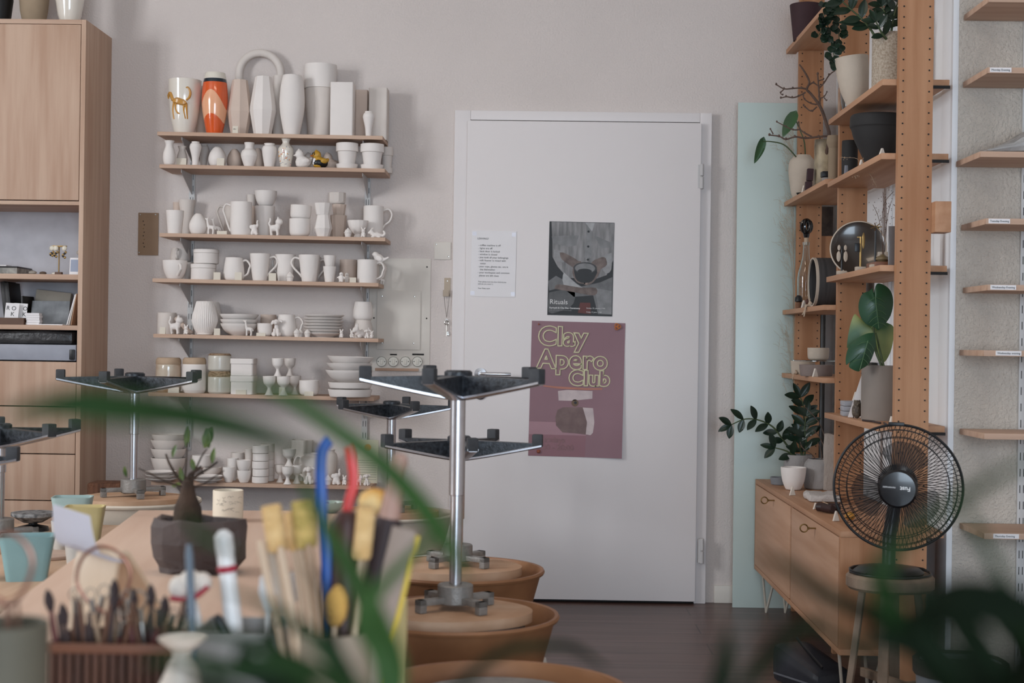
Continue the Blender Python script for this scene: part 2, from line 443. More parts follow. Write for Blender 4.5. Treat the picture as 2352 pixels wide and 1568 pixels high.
for k in range(4): F('printed_finger', [(.57 + .035 * k, .34 + .022 * k), (.60 + .035 * k, .335 + .022 * k), (.66 + .03 * k, .42 + .02 * k), (.63 + .03 * k, .43 + .02 * k)], mat('print_skin_light', (150, 128, 118), 0.5), 7, 2)
F('printed_bowl', [(.385, .52), (.74, .52), (.71, .40), (.63, .355), (.50, .355), (.42, .40)], g[34], 8, 2)
ell = lambda cx, cz, rx, rz, n=24: [(cx + rx * math.cos(2 * PI * i / n), cz + rz * math.sin(2 * PI * i / n)) for i in range(n)]
F('printed_bowl_rim', ell(.565, .51, .18, .062), g[62], 9)
F('printed_bowl_inside', ell(.565, .507, .155, .052), g[132], 10)
F('printed_bowl_bottom', ell(.56, .475, .11, .028), g[34], 11)
for bz in (.90, .74, .60): F('printed_button', ell(.605, bz, .018, .012, 12), g[34], 9)
F('printed_red_corner', [(.47, .03), (.67, .02), (.66, .14), (.50, .14)], mat('print_dark_red', (98, 44, 36), 0.5), 5)
m_lw = mat('print_white', (225, 222, 220), 0.5, var=0.01)
text('Rituals', w * 0.105, m_lw, t, (w * .03, -0.0036, h * .118))
text('Karinyki & Cha Dao Ceremony', w * 0.037, m_lw, t, (w * .03, -0.0036, h * .070), bold=0.0002)
text('with tea master and sound artist', w * 0.026, g[150], t, (w * .03, -0.0036, h * .048))
text('Sunday, 22. January 17:00', w * 0.028, m_lw, t, (w * .60, -0.0036, h * .076))
text('Friday, 2. June, 17:00', w * 0.028, m_lw, t, (w * .60, -0.0036, h * .034))

# --- poster: clay stack
m_mauve = mat('print_mauve', (146, 112, 119), 0.55, rgb2=(136, 102, 109), scale=2.0)
m_mauve2 = mat('print_mauve_light', (168, 130, 137), 0.55, var=0.02)
m_mauve3 = mat('print_mauve_deep', (146, 104, 111), 0.55, var=0.02)
m_cream2 = mat('print_cream', (212, 206, 170), 0.6, var=0.02)
t, w, h = sheet('poster', 'mauve poster lettered Clay Apero Club with a stack of clay, pinned to the door', 'poster', 1213, 1432, 739, 1046, DY, m_mauve, 0.014, 0.02)
F('printed_horizon', [(0, .16), (.93, .16), (.93, .25), (0, .255)], m_mauve2, 1)
F('printed_foreground', [(0, .002), (.90, .002), (.93, .16), (0, .16)], m_mauve3, 1)
tw = w / 0.22
for s, sz, x, z in (('Clay', .275, .075, .825), ('Apero', .275, .075, .655), ('Club', .215, .415, .535)):
    text(s, w * sz, m_cream2, t, (w * x, -0.0016, h * z), outline=0.0016 * tw, bold=w * 0.010, spacing=1.06)
m_cl1 = mat('print_clay_shade', (128, 106, 102), 0.6, rgb2=(112, 90, 88), scale=20)
m_cl2 = mat('print_clay_light', (206, 190, 188), 0.6, rgb2=(188, 172, 172), scale=20)
F('printed_clay_block', [(.30, .345), (.36, .365), (.54, .37), (.68, .365), (.71, .20), (.66, .165), (.50, .175), (.36, .18), (.29, .23), (.28, .29)], m_cl1, 3)
F('printed_clay_face', [(.57, .368), (.68, .365), (.71, .20), (.66, .165), (.61, .17), (.62, .26)], m_cl2, 4)
F('printed_clay_bead', ell(.485, .40, .038, .026, 20), mat('print_bead', (110, 84, 58), 0.5), 4)
F('printed_bead_hole', ell(.49, .402, .016, .011, 14), g[34], 5)
F('printed_clay_bar', [(.30, .485), (.40, .495), (.67, .492), (.67, .435), (.45, .415), (.31, .415)], m_cl2, 4)
F('printed_stick', [(.14, .525), (.30, .518), (.60, .512), (.97, .52), (.97, .508), (.60, .498), (.30, .502), (.14, .515)], mat('print_terracotta', (182, 122, 104), 0.6), 5)
text('Thursdays\n17:30 - 20:00', w * 0.082, mat('print_cream_faint', (172, 140, 136), 0.6), t, (w * .05, -0.0016, h * .105), line=1.0, outline=0.0004)
m_pin = mat('pin_terracotta', (150, 84, 62), 0.5)
for (x, z, r, mm) in ((.075, .975, .004, m_pin), (.90, .035, .004, m_ink), (.11, .035, .0085, m_pin)):
    part('pin', ball((w * x, -0.005, h * z), (r, r * .9, r)), mm, t)
bm = B()
for k in range(3):
    a = k * 2.1; tube([(math.cos(q) * .0075 + math.cos(a) * .006, -.006, math.sin(q) * .0075 + math.sin(a) * .006) for q in [i * PI / 6 for i in range(12)]], .0024, 8, bm, closed=True)
pz = thing('pretzel_pin', 'orange pretzel shaped pin at the top right corner of the mauve poster', 'pin', P(1418, 750, DY - 0.004))
part('pin_body', bm, mat('baked_orange', (190, 112, 58), 0.45), pz)
part('pin_shaft', cyl(.0012, 0, .004, 8), m_steel, pz, (0, 0, 0), (-PI / 2, 0, 0))

# ---------------------------------------------------------------- fittings on the back wall
def wallbox(u0, u1, v0, v1, d, m, name, parent, bev=0.002, off=0.0, org=(0, 0, 0), label=None):
    a, b = P(u0, v1, WY), P(u1, v0, WY)
    bm = bx(a.x, b.x, WY - d - off, WY - off, a.z, b.z, bev)
    for v in bm.verts: v.co -= Vector(org)
    return part(name, bm, m, parent, label=label)
def screw(u, v, parent, org, d=0.001, r=0.0035, m=None):
    c = P(u, v, WY) - Vector(org)
    part('screw', lathe([(0, 0), (r, 0), (r * .8, .0015), (0, .002)], 12), m or m_steel, parent, (c.x, c.y - d, c.z), (PI / 2, 0, 0))
o_ = P(316, 587, WY); t = thing('wall_plaque', 'brown drilled board screwed to the wall left of the pottery shelves', 'plaque', o_)
m_plq = mat('brown_board', (150, 122, 96), 0.6, var=0.05)
wallbox(317, 365, 489, 586, 0.006, m_plq, 'board', t, org=o_)
for k in range(8):
    q = P(330 + (k % 2) * 2, 508 + k * 8.4, WY) - o_
    part('peg', ball((q.x, -0.006, q.z), .0028, sub=1), m_brass if k % 3 == 2 else m_dark, t)
for uu, vv in ((323, 493), (358, 493), (320, 580)): screw(uu, vv, t, o_, .006)
o_ = P(860, 850, WY); t = thing('electrical_panel', 'cream electrical panel plate with access cover and four round switches', 'electrical panel', o_)
wallbox(846, 990, 594, 852, 0.004, m_cream, 'base_plate', t, org=o_)
wallbox(865, 967, 668, 802, 0.006, m_cream, 'access_cover', t, org=o_, off=0.0045)
for uu, vv in ((878, 680), (952, 681), (878, 787), (950, 788)): screw(uu, vv, t, o_, .0105)
for uu, vv in ((981, 613), (980, 731), (859, 730)): screw(uu, vv, t, o_, .004, m=m_ink)
m_sw = mat('switch_cream', (226, 220, 208), 0.35, var=0.01)
for k, uu in enumerate((877, 904, 931.5, 959)):
    q = P(uu, 830, WY) - o_
    s = part('switch', lathe([(0, 0), (.0225, 0), (.0225, .006), (.020, .009), (0, .009)], 28), m_sw, t, (q.x, -0.004, q.z), (PI / 2, 0, 0))
    part('ring_gap', lathe([(.0215, .0090), (.0215, .0098), (.0203, .0098), (.0203, .0090)], 28), m_ink, s)
    part('rocker', bx(-.0055, .0055, -.012, .012, .008, .015, .002), m_sw, s, (0, 0, 0), (0.12, 0, 0))
    for dx in (-.014, .014): part('screw', cyl(.0022, .008, .0102, 10), m_ink, s, (dx, 0, 0))
wallbox(896, 912, 812.5, 815.5, .001, m_dark, 'label_strip', t, .0002, .0042, o_); wallbox(947, 974, 812, 815.5, .001, m_dark, 'label_strip', t, .0002, .0042, o_)
wallbox(862, 962, 846, 851, .008, m_birchx, 'wood_strip', t, org=o_, off=.0045, label='wooden strip under the switches')
o_ = P(1016, 596, WY); t = thing('wall_plate', 'small square cover plate beside the door frame', 'cover plate', o_)
wallbox(997, 1036, 556, 596, .005, m_cream, 'plate', t, .003, org=o_)
screw(1002, 561, t, o_, .005); screw(1030, 589, t, o_, .005)
o_ = P(1026, 680, WY); t = thing('wall_hook', 'beige metal hook by the door frame holding the key on its cord', 'hook', o_)
m_hook = mat('hook_beige', (184, 166, 146), 0.5)
wallbox(1020, 1035, 638, 680, .003, m_hook, 'back_plate', t, .001, org=o_)
q = P(1027, 645, WY) - o_; screw(1027, 645, t, o_, .003)
q0 = P(1018, 680, WY) - o_; q1 = P(1031, 666, WY) - o_
bm = B(); box(bm, q0.x, q1.x, -.016, -.003, q0.z - .001, q0.z + .002); box(bm, q0.x, q1.x, -.018, -.0155, q0.z - .001, q1.z)
part('hook_lip', bm, m_hook, t)
o_ = P(1026, 772, WY - .010); t = thing('key', 'silver skeleton key hanging on a cord from the beige hook', 'key', o_)
L = lambda u, v, y=0: tuple(P(u, v, WY - .010) - o_ + Vector((0, y, 0)))
bm = tube([L(1019.5, 674), L(1022, 700), L(1026, 729)], .0009, 6); tube([L(1033, 674), L(1030, 700), L(1026, 729)], .0009, 6, bm)
part('cord', bm, mat('cord_grey', (120, 112, 104), 0.8), t)
c = Vector(L(1026, 741)); bm = tube([c + Vector((.0085 * math.cos(a), 0, .0085 * math.sin(a))) for a in [i * PI / 8 for i in range(16)]], .0022, 8, closed=True)
tube([c + Vector((.004 * math.cos(a), 0, .012 + .004 * math.sin(a))) for a in [i * PI / 6 for i in range(12)]], .001, 6, bm, closed=True)
tube([L(1026, 746), L(1026, 771)], .0022, 8, bm); box(bm, c.x + .001, c.x + .010, -.0012, .0012, c.z - .052, c.z - .046); box(bm, c.x + .001, c.x + .008, -.0012, .0012, c.z - .043, c.z - .039)
part('key_body', bm, m_steel, t)

# ---------------------------------------------------------------- frosted glass sheet leaning at the right
m_frost = mat('frosted_glass', (194, 208, 203), 0.30, var=0.02, scale=2, spec=0.5)
a, b = P(1681, 1388, 6.30), P(1690, 235, 6.30)
single('frosted_sheet', 'tall frosted blue green glass sheet standing behind the shelf unit', 'glass panel', bx(a.x, 1.20, 0, .010, 0, 2.13, .002), m_frost, (0, 6.285, 0), (math.radians(-0.9), 0, 0))

# ---------------------------------------------------------------- tall cabinet at the left
CY = 6.03
cx1 = P(198, 45, CY).x; cx0 = -2.55; cz = P(100, 44, CY).z
cab = thing('cabinet', 'tall birch plywood cabinet with open niches at the left edge', 'cabinet', (cx0, CY, 0))
def cz_(v): return P(90, v, CY).z
def cb(name, x0, x1, y0, y1, z0, z1, m, bev=.0015, label=None):
    return part(name, bx(x0 - cx0, x1 - cx0, y0 - CY, y1 - CY, z0, z1, bev), m, cab, label=label)
T = .019
cb('side_panel', cx1 - T, cx1, CY, WY, 0, cz, m_birch)
cb('side_panel', cx0, cx0 + T, CY, WY, 0, cz, m_birch)
cb('top_panel', cx0 + T, cx1 - T, CY, WY, cz - T, cz, m_birchx)
cb('back_panel', cx0 + T, cx1 - T, WY - .008, WY - .001, .01, cz - T, mat('cabinet_back', (205, 203, 208), .8))
cb('door', cx0 + T + .002, cx1 - T - .002, CY - .001, CY + .018, cz_(459), cz - T - .002, m_birch, .002)
shz = [cz_(470), cz_(640), cz_(757)]
cb('shelf', cx0 + T, cx1 - T, CY + .001, WY - .01, cz_(470), cz_(461), m_birchx)
cb('shelf', cx0 + T, cx1 - T, CY + .001, WY - .01, cz_(641), cz_(629), m_birchx)
cb('shelf', cx0 + T, cx1 - T, CY + .001, WY - .01, cz_(757), cz_(746), m_birchx)
cb('grey_drawer', cx0 + T + .002, cx1 - T - .004, CY - .001, CY + .30, cz_(827), cz_(791), mat('grey_laminate', (158, 160, 170), .45), label='grey fronted tray drawer')
vs = [829, 933, 1042, 1149, 1260, 1400]
for v0, v1 in zip(vs, vs[1:]):
    cb('drawer', cx0 + T + .002, cx1 - T - .002, CY - .001, CY + .018, max(cz_(v1) + .002, .02), cz_(v0) - .002, m_birch, .002)
tb = single('black_clip', 'small black clip at the right end of the grey tray drawer', 'clip', bx(0, .022, -.012, 0, 0, .042, .004), m_black, (cx1 - T - .028, CY - .001, cz_(825)))
tb = P(0, 0, 1)
m_bag = mat('dark_clay_bag', (62, 60, 60), .35, var=.25, scale=14, bump=.6, bscale=25)
bm = bx(-.42, .10, -.02, .22, 0, .055, .015); bmesh.ops.subdivide_edges(bm, edges=bm.edges[:], cuts=3, use_grid_fill=True)
for v in bm.verts: v.co += Vector((0, 0, noise.noise(v.co * 22) * .010 if v.co.z > .02 else 0))
single('clay_bag', 'dark plastic clay bag lying in the slot above the grey drawer', 'bag', bm, m_bag, (cx1 - .15, CY + .06, cz_(790)))

# things in the cabinet niches (z of the shelf tops)
zA, zB = cz_(629), cz_(746)
m_blk = mat('black_cover', (34, 30, 29), .45)
for k, (dx, dz, w_, mm) in enumerate(((0, 0, .34, mat('marbled_tray', (168, 164, 156), .5, rgb2=(120, 118, 112), scale=40)), (.01, .026, .30, m_blk), (-.03, .032, .28, m_paper))):
    single(['stone_tray', 'folder', 'brochure'][k], ['flat grey marbled tray on the upper niche shelf', 'black folder lying on the marbled tray', 'white brochure on top of the black folder'][k], ['tray', 'folder', 'brochure'][k],
           bx(-w_, 0, 0, .2, 0, (.026, .006, .005)[k], .002), mm, (P(45 - k * 4, 620, 6.1).x + dx, 6.07, zA + dz), (0, 0, .04 * k))
def earring_tree(loc, h, wd, m, label, black=False):
    t = thing('earring_stand', label, 'earring stand', loc)
    part('foot', bx(-.014, .014, -.011, .011, 0, .012, .002), mat('walnut', (96, 66, 48), .5), t)
    part('post', cyl(.0028, .012, h, 10), m, t)
    part('bar', bx(-wd, wd, -.003, .003, h, h + .006, .001), m, t)
    for k, dx in enumerate((-wd * .85, -wd * .35, wd * .75)):
        e = part('earring', ball((dx, -.008, h - .006), (.011, .005, .011)), mat('pearl', (226, 218, 200), .3), t)
        for q in range(5): part('petal', ball((dx + .006 * math.cos(q * 1.3), -.008, h - .022 - .006 * q * (.6 + .3 * k / 2)), (.006, .003, .006), sub=1), m_ink if q % 2 else m_brass, e)
    return t
earring_tree((P(135, 628, 6.1).x, 6.10, zA), .115, .032, m_brass, 'gold T shaped stand with dangling earrings on the cabinet shelf')
t = thing('picture_card', 'small standing photo card at the right of the cabinet shelf', 'card', (P(170, 628, 6.09).x, 6.09, zA)); t.rotation_euler = (-.12, 0, 0)
part('card', bx(-.020, .020, 0, .003, 0, .072, .001), m_paper, t); part('print', bx(-.016, .016, -.0006, 0, .014, .064), mat('photo_blue', (150, 158, 178), .4), t)
t = thing('earring_stand', 'thin earring stand behind the photo card, round stud on top', 'earring stand', (P(178, 628, 6.14).x, 6.16, zA))
part('foot', cyl(.012, 0, .006), m_blk, t); part('post', cyl(.002, .006, .095, 8), m_brass, t); part('earring', ball((0, -.006, .096), (.010, .004, .010)), m_glazew, t)
m_peb = mat('pebble', (176, 166, 154), .6, var=.15)
for k, (uu, r) in enumerate(((75, .017), (95, .015), (118, .013))):
    single('pebble', ['flat shell coloured pebble left on the cabinet shelf', 'brown pebble in the middle of the cabinet shelf', 'round white pebble next to the gold earring stand'][k], 'pebble', ball((0, 0, r * .45), (r, r * .8, r * .45)), [m_peb, mat('brown_pebble', (96, 78, 64), .6), m_glazew][k], (P(uu, 628, 6.08).x, 6.08 + .02 * k, zA))
# lower niche
t = thing('card_box', 'dark wooden box holding white name cards in the lower niche', 'box', (P(20, 745, 6.07).x, 6.07, zB))
bm = B(); box(bm, -.12, .07, -.025, -.021, 0, .028); box(bm, -.12, .07, .021, .025, 0, .028); box(bm, .066, .07, -.021, .021, 0, .028); box(bm, -.12, -.116, -.021, .021, 0, .028); box(bm, -.116, .066, -.021, .021, 0, .003)
part('box_body', bm, mat('walnut', (96, 66, 48), .5), t)
for k, (uu, lab) in enumerate(((27, 'front white name card printed RO KA in the dark box'), (42, 'second white name card tucked behind the front one'))):
    q = thing('name_card', lab, 'card', (P(uu, 745, 6.07).x, 6.055 + .02 * k, zB + .004)); q.rotation_euler = (-.15, .05, 0)
    part('card', bx(-.028, .028, 0, .002, 0, .085), m_paper, q)
    if k == 0: text('R O\n   K\n   A', .024, m_ink, q, (-.024, -.0006, .056), line=1.0)
    else: text('O\nK\nA', .024, m_ink, q, (.010, -.0006, .056), line=1.0)
for k in range(3):
    single('book', ['tall black book leaning at the left of the lower niche', 'black book leaning on its neighbour in the lower niche', 'thin black book upright beside the paper stacks'][k], 'book', bx(0, .018 if k < 2 else .008, 0, .14, 0, (.175, .17, .115)[k], .002), m_blk, (P((8, 17, 47)[k], 745, 6.16).x, 6.17, zB + .006), (0, (-.12, -.12, -.03)[k], 0))
for k in range(5):
    single('paper_stack', 'pad of white cards in the low stack on the lower niche shelf', 'paper pad', bx(-.027, .027, -.02, .02, 0, .0095, .001), m_paper, (P(76, 745, 6.07).x + .002 * (k % 2), 6.08, zB + k * .0098), (0, 0, .03 * (k % 3)), group='pads of cards in the low stack')
single('envelope', 'single white envelope lying in front of the grey folder', 'envelope', bx(-.05, .06, -.03, .02, 0, .004, .001), m_paper, (P(115, 745, 6.07).x, 6.07, zB))
m_felt = mat('grey_felt', (152, 154, 156), .9, var=.12, scale=30)
single('felt_folder', 'mottled grey felt folder leaning at the back of the lower niche', 'folder', bx(-.08, .08, 0, .012, 0, .105, .003), m_felt, (P(112, 745, 6.2).x, 6.20, zB + .002), (-.25, 0, 0))
single('paper_bag', 'crumpled beige paper behind the grey felt folder', 'paper', bx(-.09, .06, 0, .03, 0, .145, .006), mat('kraft_beige', (176, 166, 152), .85, bump=.6, bscale=18), (P(118, 745, 6.26).x, 6.27, zB + .002), (-.12, .1, 0))
for k in range(3):
    single('brochure', ['outer white brochure leaning against the cabinet side', 'middle beige brochure leaning against the cabinet side', 'brown brochure touching the cabinet side'][k], 'brochure', bx(0, .004, 0, .15, 0, .13, .001), [m_paper, m_cream, mat('kraft_brown', (170, 132, 104), .8)][k], (P(152 + k * 5, 745, 6.07).x, 6.07, zB + .002), (0, .26 - .05 * k, 0))
# vases on top of the cabinet
def simple_vase(name, label, prof, seg, m, loc):
    return single(name, label, 'vase', lathe([(r, z) for r, z in prof], seg), m, loc)
zt = cz
simple_vase('vase', 'black vase at the far left on the cabinet top', [(0, 0), (.05, 0), (.062, .1), (.06, .24), (.05, .25), (.045, .24), (0, .03)], 40, m_black, (P(0, 44, 6.15).x - .01, 6.15, zt))
simple_vase('vase', 'rough beige vase on the cabinet top', [(0, 0), (.044, 0), (.056, .06), (.066, .18), (.06, .26), (.055, .26), (.05, .1), (0, .02)], 40, mat('sand_stoneware', (164, 144, 120), .9, var=.1, scale=8), (P(76, 44, 6.15).x, 6.16, zt))
v_ = simple_vase('vase', 'glossy white glazed vase on the right of the cabinet top', [(0, 0), (.034, 0), (.047, .035), (.058, .10), (.06, .2), (.056, .2), (.05, .1), (0, .02)], 40, m_glazew, (P(163, 44, 6.15).x, 6.13, zt))
# ---------------------------------------------------------------- pottery shelves on the back wall
SY = WY - .24                                 # front edge of the boards
# board: (u left, u right, v of the front top edge at u = 620)
BOARDS = [(361, 879, 307), (366, 884, 382), (366, 885, 540), (350, 869, 644.5), (352, 869, 772), (340, 859, 907), (347, 852, 1111)]
TILT = -0.0075
SHZ = []
bnames = ['topmost', 'second', 'third', 'fourth', 'fifth', 'sixth', 'lowest']
hold = ['the tall vases', 'the small vases, ducks and flowerpots', 'the tumblers and tall mugs', 'the dimpled mugs', 'the ribbed vase and plate stack', 'the lidded jars', 'the stacked ramekins']
def shz(s, x):
    z0, x0 = SHZ[s]; return z0 + TILT * (x - x0)
for s, (u0, u1, v) in enumerate(BOARDS):
    p0, p1, pm = P(u0, v, SY), P(u1, v, SY), P(620, v, SY)
    SHZ.append((pm.z, pm.x))
    bm = bx(p0.x, p1.x, SY, WY - .012, -.0155, 0, .001)
    for vv in bm.verts: vv.co.z += pm.z + TILT * (vv.co.x - pm.x); 
    single('shelf_board', 'long wooden wall shelf board, %s of seven, carrying %s' % (bnames[s], hold[s]), 'shelf', bm, m_birchx, smooth=False)
m_std = mat('standard_white', (204, 202, 200), .45, var=.02)
for k, (uu, lab) in enumerate(((437, 'left'), (840, 'right'))):
    c = P(uu, 800, WY); t = thing('shelf_standard', 'white slotted steel upright carrying the %s ends of the pottery shelves' % lab, 'upright', (c.x, WY, .62))
    zt_ = SHZ[0][0] + .05 - .62
    part('rail', bx(-.0125, .0125, -.012, -.0002, 0, zt_, .002), m_std, t)
    bm = B()
    for i in range(int(zt_ / .05)):
        for dx in (-.0065, .0045): box(bm, dx, dx + .0022, -.0124, -.0118, .012 + i * .05, .036 + i * .05)
    part('slots', bm, m_dark, t, smooth=False)
    for s in range(7):
        zb = shz(s, c.x) - .0165
        bm = prism([(-.012, 0), (-.205, 0), (-.205, -.012), (-.012, -.085)], -.0012, .0012, M=Matrix.Rotation(PI / 2, 4, 'Z') @ Matrix.Rotation(PI / 2, 4, 'X'))
        br_ = single('shelf_bracket', 'grey triangular bracket under the %s shelf board at the %s upright' % (bnames[s], lab), 'bracket', bm, m_gr, (c.x, WY, zb))
        for vv in br_.data.vertices:
            co = vv.co.copy(); vv.co = Vector((co.y * 0 + co.x, co.y, co.z))
# profiles (r, z) in fractions, r max = 1
PR = {
 'cyl': [(.95, 0), (1, .03), (1, 1)],
 'tumbler': [(.74, 0), (.77, .03), (1, 1)],
 'cupvase': [(.55, 0), (.64, .06), (.84, .33), (.96, .68), (1, 1)],
 'barrel': [(.58, 0), (.66, .06), (.92, .35), (1, .56), (.92, .82), (.76, 1)],
 'facetv': [(.66, 0), (1, .42), (.98, .50), (.62, 1)],
 'facetb': [(.68, 0), (1, .38), (.70, 1)],
 'flask': [(.62, 0), (.85, .08), (1, .30), (.90, .55), (.60, .80), (.70, .93), (.82, 1)],
 'baluster': [(.50, 0), (.52, .05), (.62, .35), (.95, .70), (1, .80), (.85, .92), (.66, .95), (.68, 1)],
 'egg': [(.60, 0), (.82, .08), (1, .34), (.90, .62), (.55, .90), (.32, 1)],
 'eggtall': [(.56, 0), (.84, .12), (1, .38), (.86, .68), (.50, .93), (.30, 1)],
 'bottle': [(.54, 0), (.62, .06), (.93, .36), (1, .50), (.86, .66), (.56, .76), (.52, .88), (.62, 1)],
 'jar': [(.62, 0), (.66, .04), (.90, .45), (1, .70), (.92, .86), (.66, .93), (.74, 1)],
 'flowerv': [(.70, 0), (.72, .04), (.88, .30), (1, .55), (.95, .68), (.58, .80), (.46, .86), (.52, .94), (.66, 1)],
 'flowerpot': [(.66, 0), (.86, .64), (.87, .66), (1, .67), (1, 1)],
 'saucer': [(.80, 0), (1, .9), (1, 1)],
 'cup': [(.50, 0), (.62, .05), (.84, .35), (.96, .7), (1, 1)],
 'mug': [(.92, 0), (1, .05), (1, 1)],
 'belly': [(.80, 0), (.95, .10), (1, .32), (.92, .7), (.82, 1)],
 'dimple': [(.62, 0), (.70, .04), (.80, .3), (.93, .75), (1, 1)],
 'round': [(.62, 0), (.88, .10), (.98, .34), (1, 1)],
 'bowl': [(.48, 0), (.52, .05), (.80, .35), (.94, .7), (1, 1)],
 'bowldeep': [(.40, 0), (.44, .04), (.74, .35), (.93, .75), (1, 1)],
 'bowllow': [(.50, 0), (.54, .06), (.86, .6), (1, 1)],
 'plate': [(.60, 0), (.64, .15), (.92, .7), (1, 1)],
 'dish': [(.86, 0), (.92, .1), (1, 1)],
 'ribbed': [(.52, 0), (.60, .015), (.60, .045), (.82, .18), (1, .42), (.97, .55), (.72, .92), (.66, 1)],
 'eggcup': [(.72, 0), (.60, .05), (.36, .22), (.27, .36), (.42, .46), (.82, .60), (.96, .80), (1, 1)],
 'footbowl': [(.42, 0), (.34, .12), (.30, .22), (.55, .36), (.86, .65), (1, 1)],
 'inv': [(.98, 0), (1, .05), (.96, .5), (.84, .85), (.78, 1)],
 'box': [(.94, 0), (1, .04), (1, 1)],
 'ramekin': [(.86, 0), (.95, .04), (1, .14), (1, .90), (.97, 1)],
 'canister': [(.86, 0), (.97, .08), (1, .2), (1, .93), (.90, 1)],
}
SHARP = {'flowerpot', 'facetv', 'facetb', 'ribbed'}
def dimples(a, z): return 1 + .022 * noise.noise(Vector((math.cos(a) * 2.6, math.sin(a) * 2.6, z * 45)))
def vessel(kind, R, H, t=.0035, seg=44, mod=None, closed=False):
    pr = PR[kind]
    if kind not in SHARP: pr = [(p.x, p.y) for p in cr([(r, z) for r, z in pr], 5)]
    o = [(max(r, .01) * R, z * H) for r, z in pr]
    if closed: prof = [(0, 0)] + o + [(0, H)]
    else:
        rt = o[-1][0]; lip = [(rt - t * .2, H + t * .25), (rt - t * .8, H + t * .25)]
        t2 = min(t, rt * .35)
        inn = [(max(r - t2, .0005), max(z, t * 1.2)) for r, z in reversed(o) if z > t]
        prof = [(0, 0)] + o + lip + inn + [(0, inn[-1][1])]
    return lathe(prof, seg, None, mod)
def rad_at(kind, R, f):
    pr = PR[kind]
    for (r0, z0), (r1, z1) in zip(pr, pr[1:]):
        if z0 <= f <= z1: return R * (r0 + (r1 - r0) * (f - z0) / max(z1 - z0, 1e-6))
    return R * pr[-1][0]
def handle_bm(kind, R, H, reach, top=.86, bot=.18, r=.0048, shape=0):
    ra, rb = rad_at(kind, R, top) - .002, rad_at(kind, R, bot) - .002
    q = [(ra, 0, H * top), (ra + reach * .6, 0, H * (top + .03)), (R * .9 + reach, 0, H * (top - .18)), (R * .86 + reach * .92, 0, H * (top + bot) / 2), (rb + reach * .6, 0, H * (bot + .12)), (rb, 0, H * bot)]
    if shape: q = [(ra, 0, H * top), (ra + reach * .7, 0, H * (top + .04)), (R + reach, 0, H * (top - .12)), (R + reach * .75, 0, H * (top - .32)), (rb + reach * .25, 0, H * (bot + .10)), (rb, 0, H * bot)]
    return tube(q, [r * 1.15, r, r * .95, r * .95, r, r * 1.1], 10, smooth=4, flat=1.35)
def locate(s, u, w, row):
    """x, Y, R of a piece on shelf s"""
    Y = 6.27
    for _ in range(4):
        R = w / 2 * Y / FPX
        Y = SY + R + .006 if row == 'f' else (WY - R - .016 if row == 'b' else (SY + row if isinstance(row, float) else Y))
    return P(u, 700, Y).x, Y, R
NP = [0]
def pot(s, u, vt, w, kind, name, label, cat, row='f', m=None, vb=None, z=None, handle=None, ang=0, reach=.03, seg=44, mod=None, lid=None, group=None, shape=0, rot=None, closed=False, t=.0035, top=.86, bot=.18):
    x, Y, R = locate(s, u, w, row)
    zb = z if z is not None else (P(u, vb, Y).z if vb is not None else shz(s, x))
    H = P(u, vt, Y).z - zb
    m = m or m_white
    smooth = kind not in ('facetv', 'facetb')
    th = .012 if group else None
    if kind == 'dimple': mod = dimples
    if handle is None and lid is None:
        o = single(name, label, cat, vessel(kind, R, H, t, seg, mod, closed), m, (x, Y, zb), rot or (0, 0, math.radians(ang)), group=group, smooth=smooth)
    else:
        o = thing(name, label, cat, (x, Y, zb), math.radians(ang), group)
        if rot: o.rotation_euler = rot
        if handle is not None:
            part('body', vessel(kind, R, H, t, seg, mod), m, o)
            hb = handle_bm(kind, R, H, reach, top, bot, .0046, shape)
            part('handle', hb, m, o, rot=(0, 0, math.radians(handle - ang)))
        else:
            lid(o, R, H, m)
    o['_top'] = zb + H
    return o
def top_of(o):
    z = o['_top']; return z
def drop_props():
    for o in bpy.data.objects:
        if '_top' in o: del o['_top']

# ---- shelf 1
A = lambda *a, **k: pot(0, *a, **k)
o1 = A(417.5, 185, 76, 'cupvase', 'vase', 'wide white glazed vase painted with a yellow dog', 'vase', m=m_glazew)
m_yd = mat('ochre_paint', (206, 150, 72), .25, var=.1)
R_ = 76 / 2 * 6.2 / FPX
def onside(R, pts, rads, m, parent, seg=6, name='painted_mark', kind='cupvase', H=.2, flat=.35):
    """a painted stroke hugging the front of a vessel; pts = (x fraction -1..1, z)"""
    q = []
    for xf, z in pts:
        r = rad_at(kind, R, min(max(z / H, 0), 1)) + .0002; x = xf * r * .98
        q.append((x, -math.sqrt(max(r * r - x * x, 0)), z))
    return part(name, tube(q, rads, seg, smooth=3, flat=1), m, parent)
Hv = o1['_top'] - o1.location.z
for pts, rr in (([(-.5, .125), (-.25, .125), (.15, .118), (.30, .122)], [.008, .011, .010, .009]), ([(-.55, .128), (-.72, .155), (-.88, .150), (-.93, .138)], [.006, .007, .006, .003]),
                ([(.32, .128), (.50, .140), (.55, .160), (.42, .178), (.30, .176)], [.003, .004, .004, .003, .002]), ([(-.50, .118), (-.62, .09), (-.60, .055)], [.004, .003, .003]),
                ([(-.36, .118), (-.40, .095), (-.25, .078), (-.10, .075)], [.004, .003, .003, .002]), ([(.22, .115), (.18, .09), (.30, .056)], [.005, .003, .002]), ([(.32, .115), (.38, .085), (.45, .055)], [.005, .003, .002])):
    pts = [(a_, b_ * Hv / .215) for a_, b_ in pts]
    onside(R_, pts, [r * 1.35 for r in rr], m_yd, o1, name='painted_dog', H=Hv)
A(459, 200, 30, 'cyl', 'vase', 'taupe vase half hidden behind the dog vase and the orange vase', 'vase', row='b', m=m_pink)
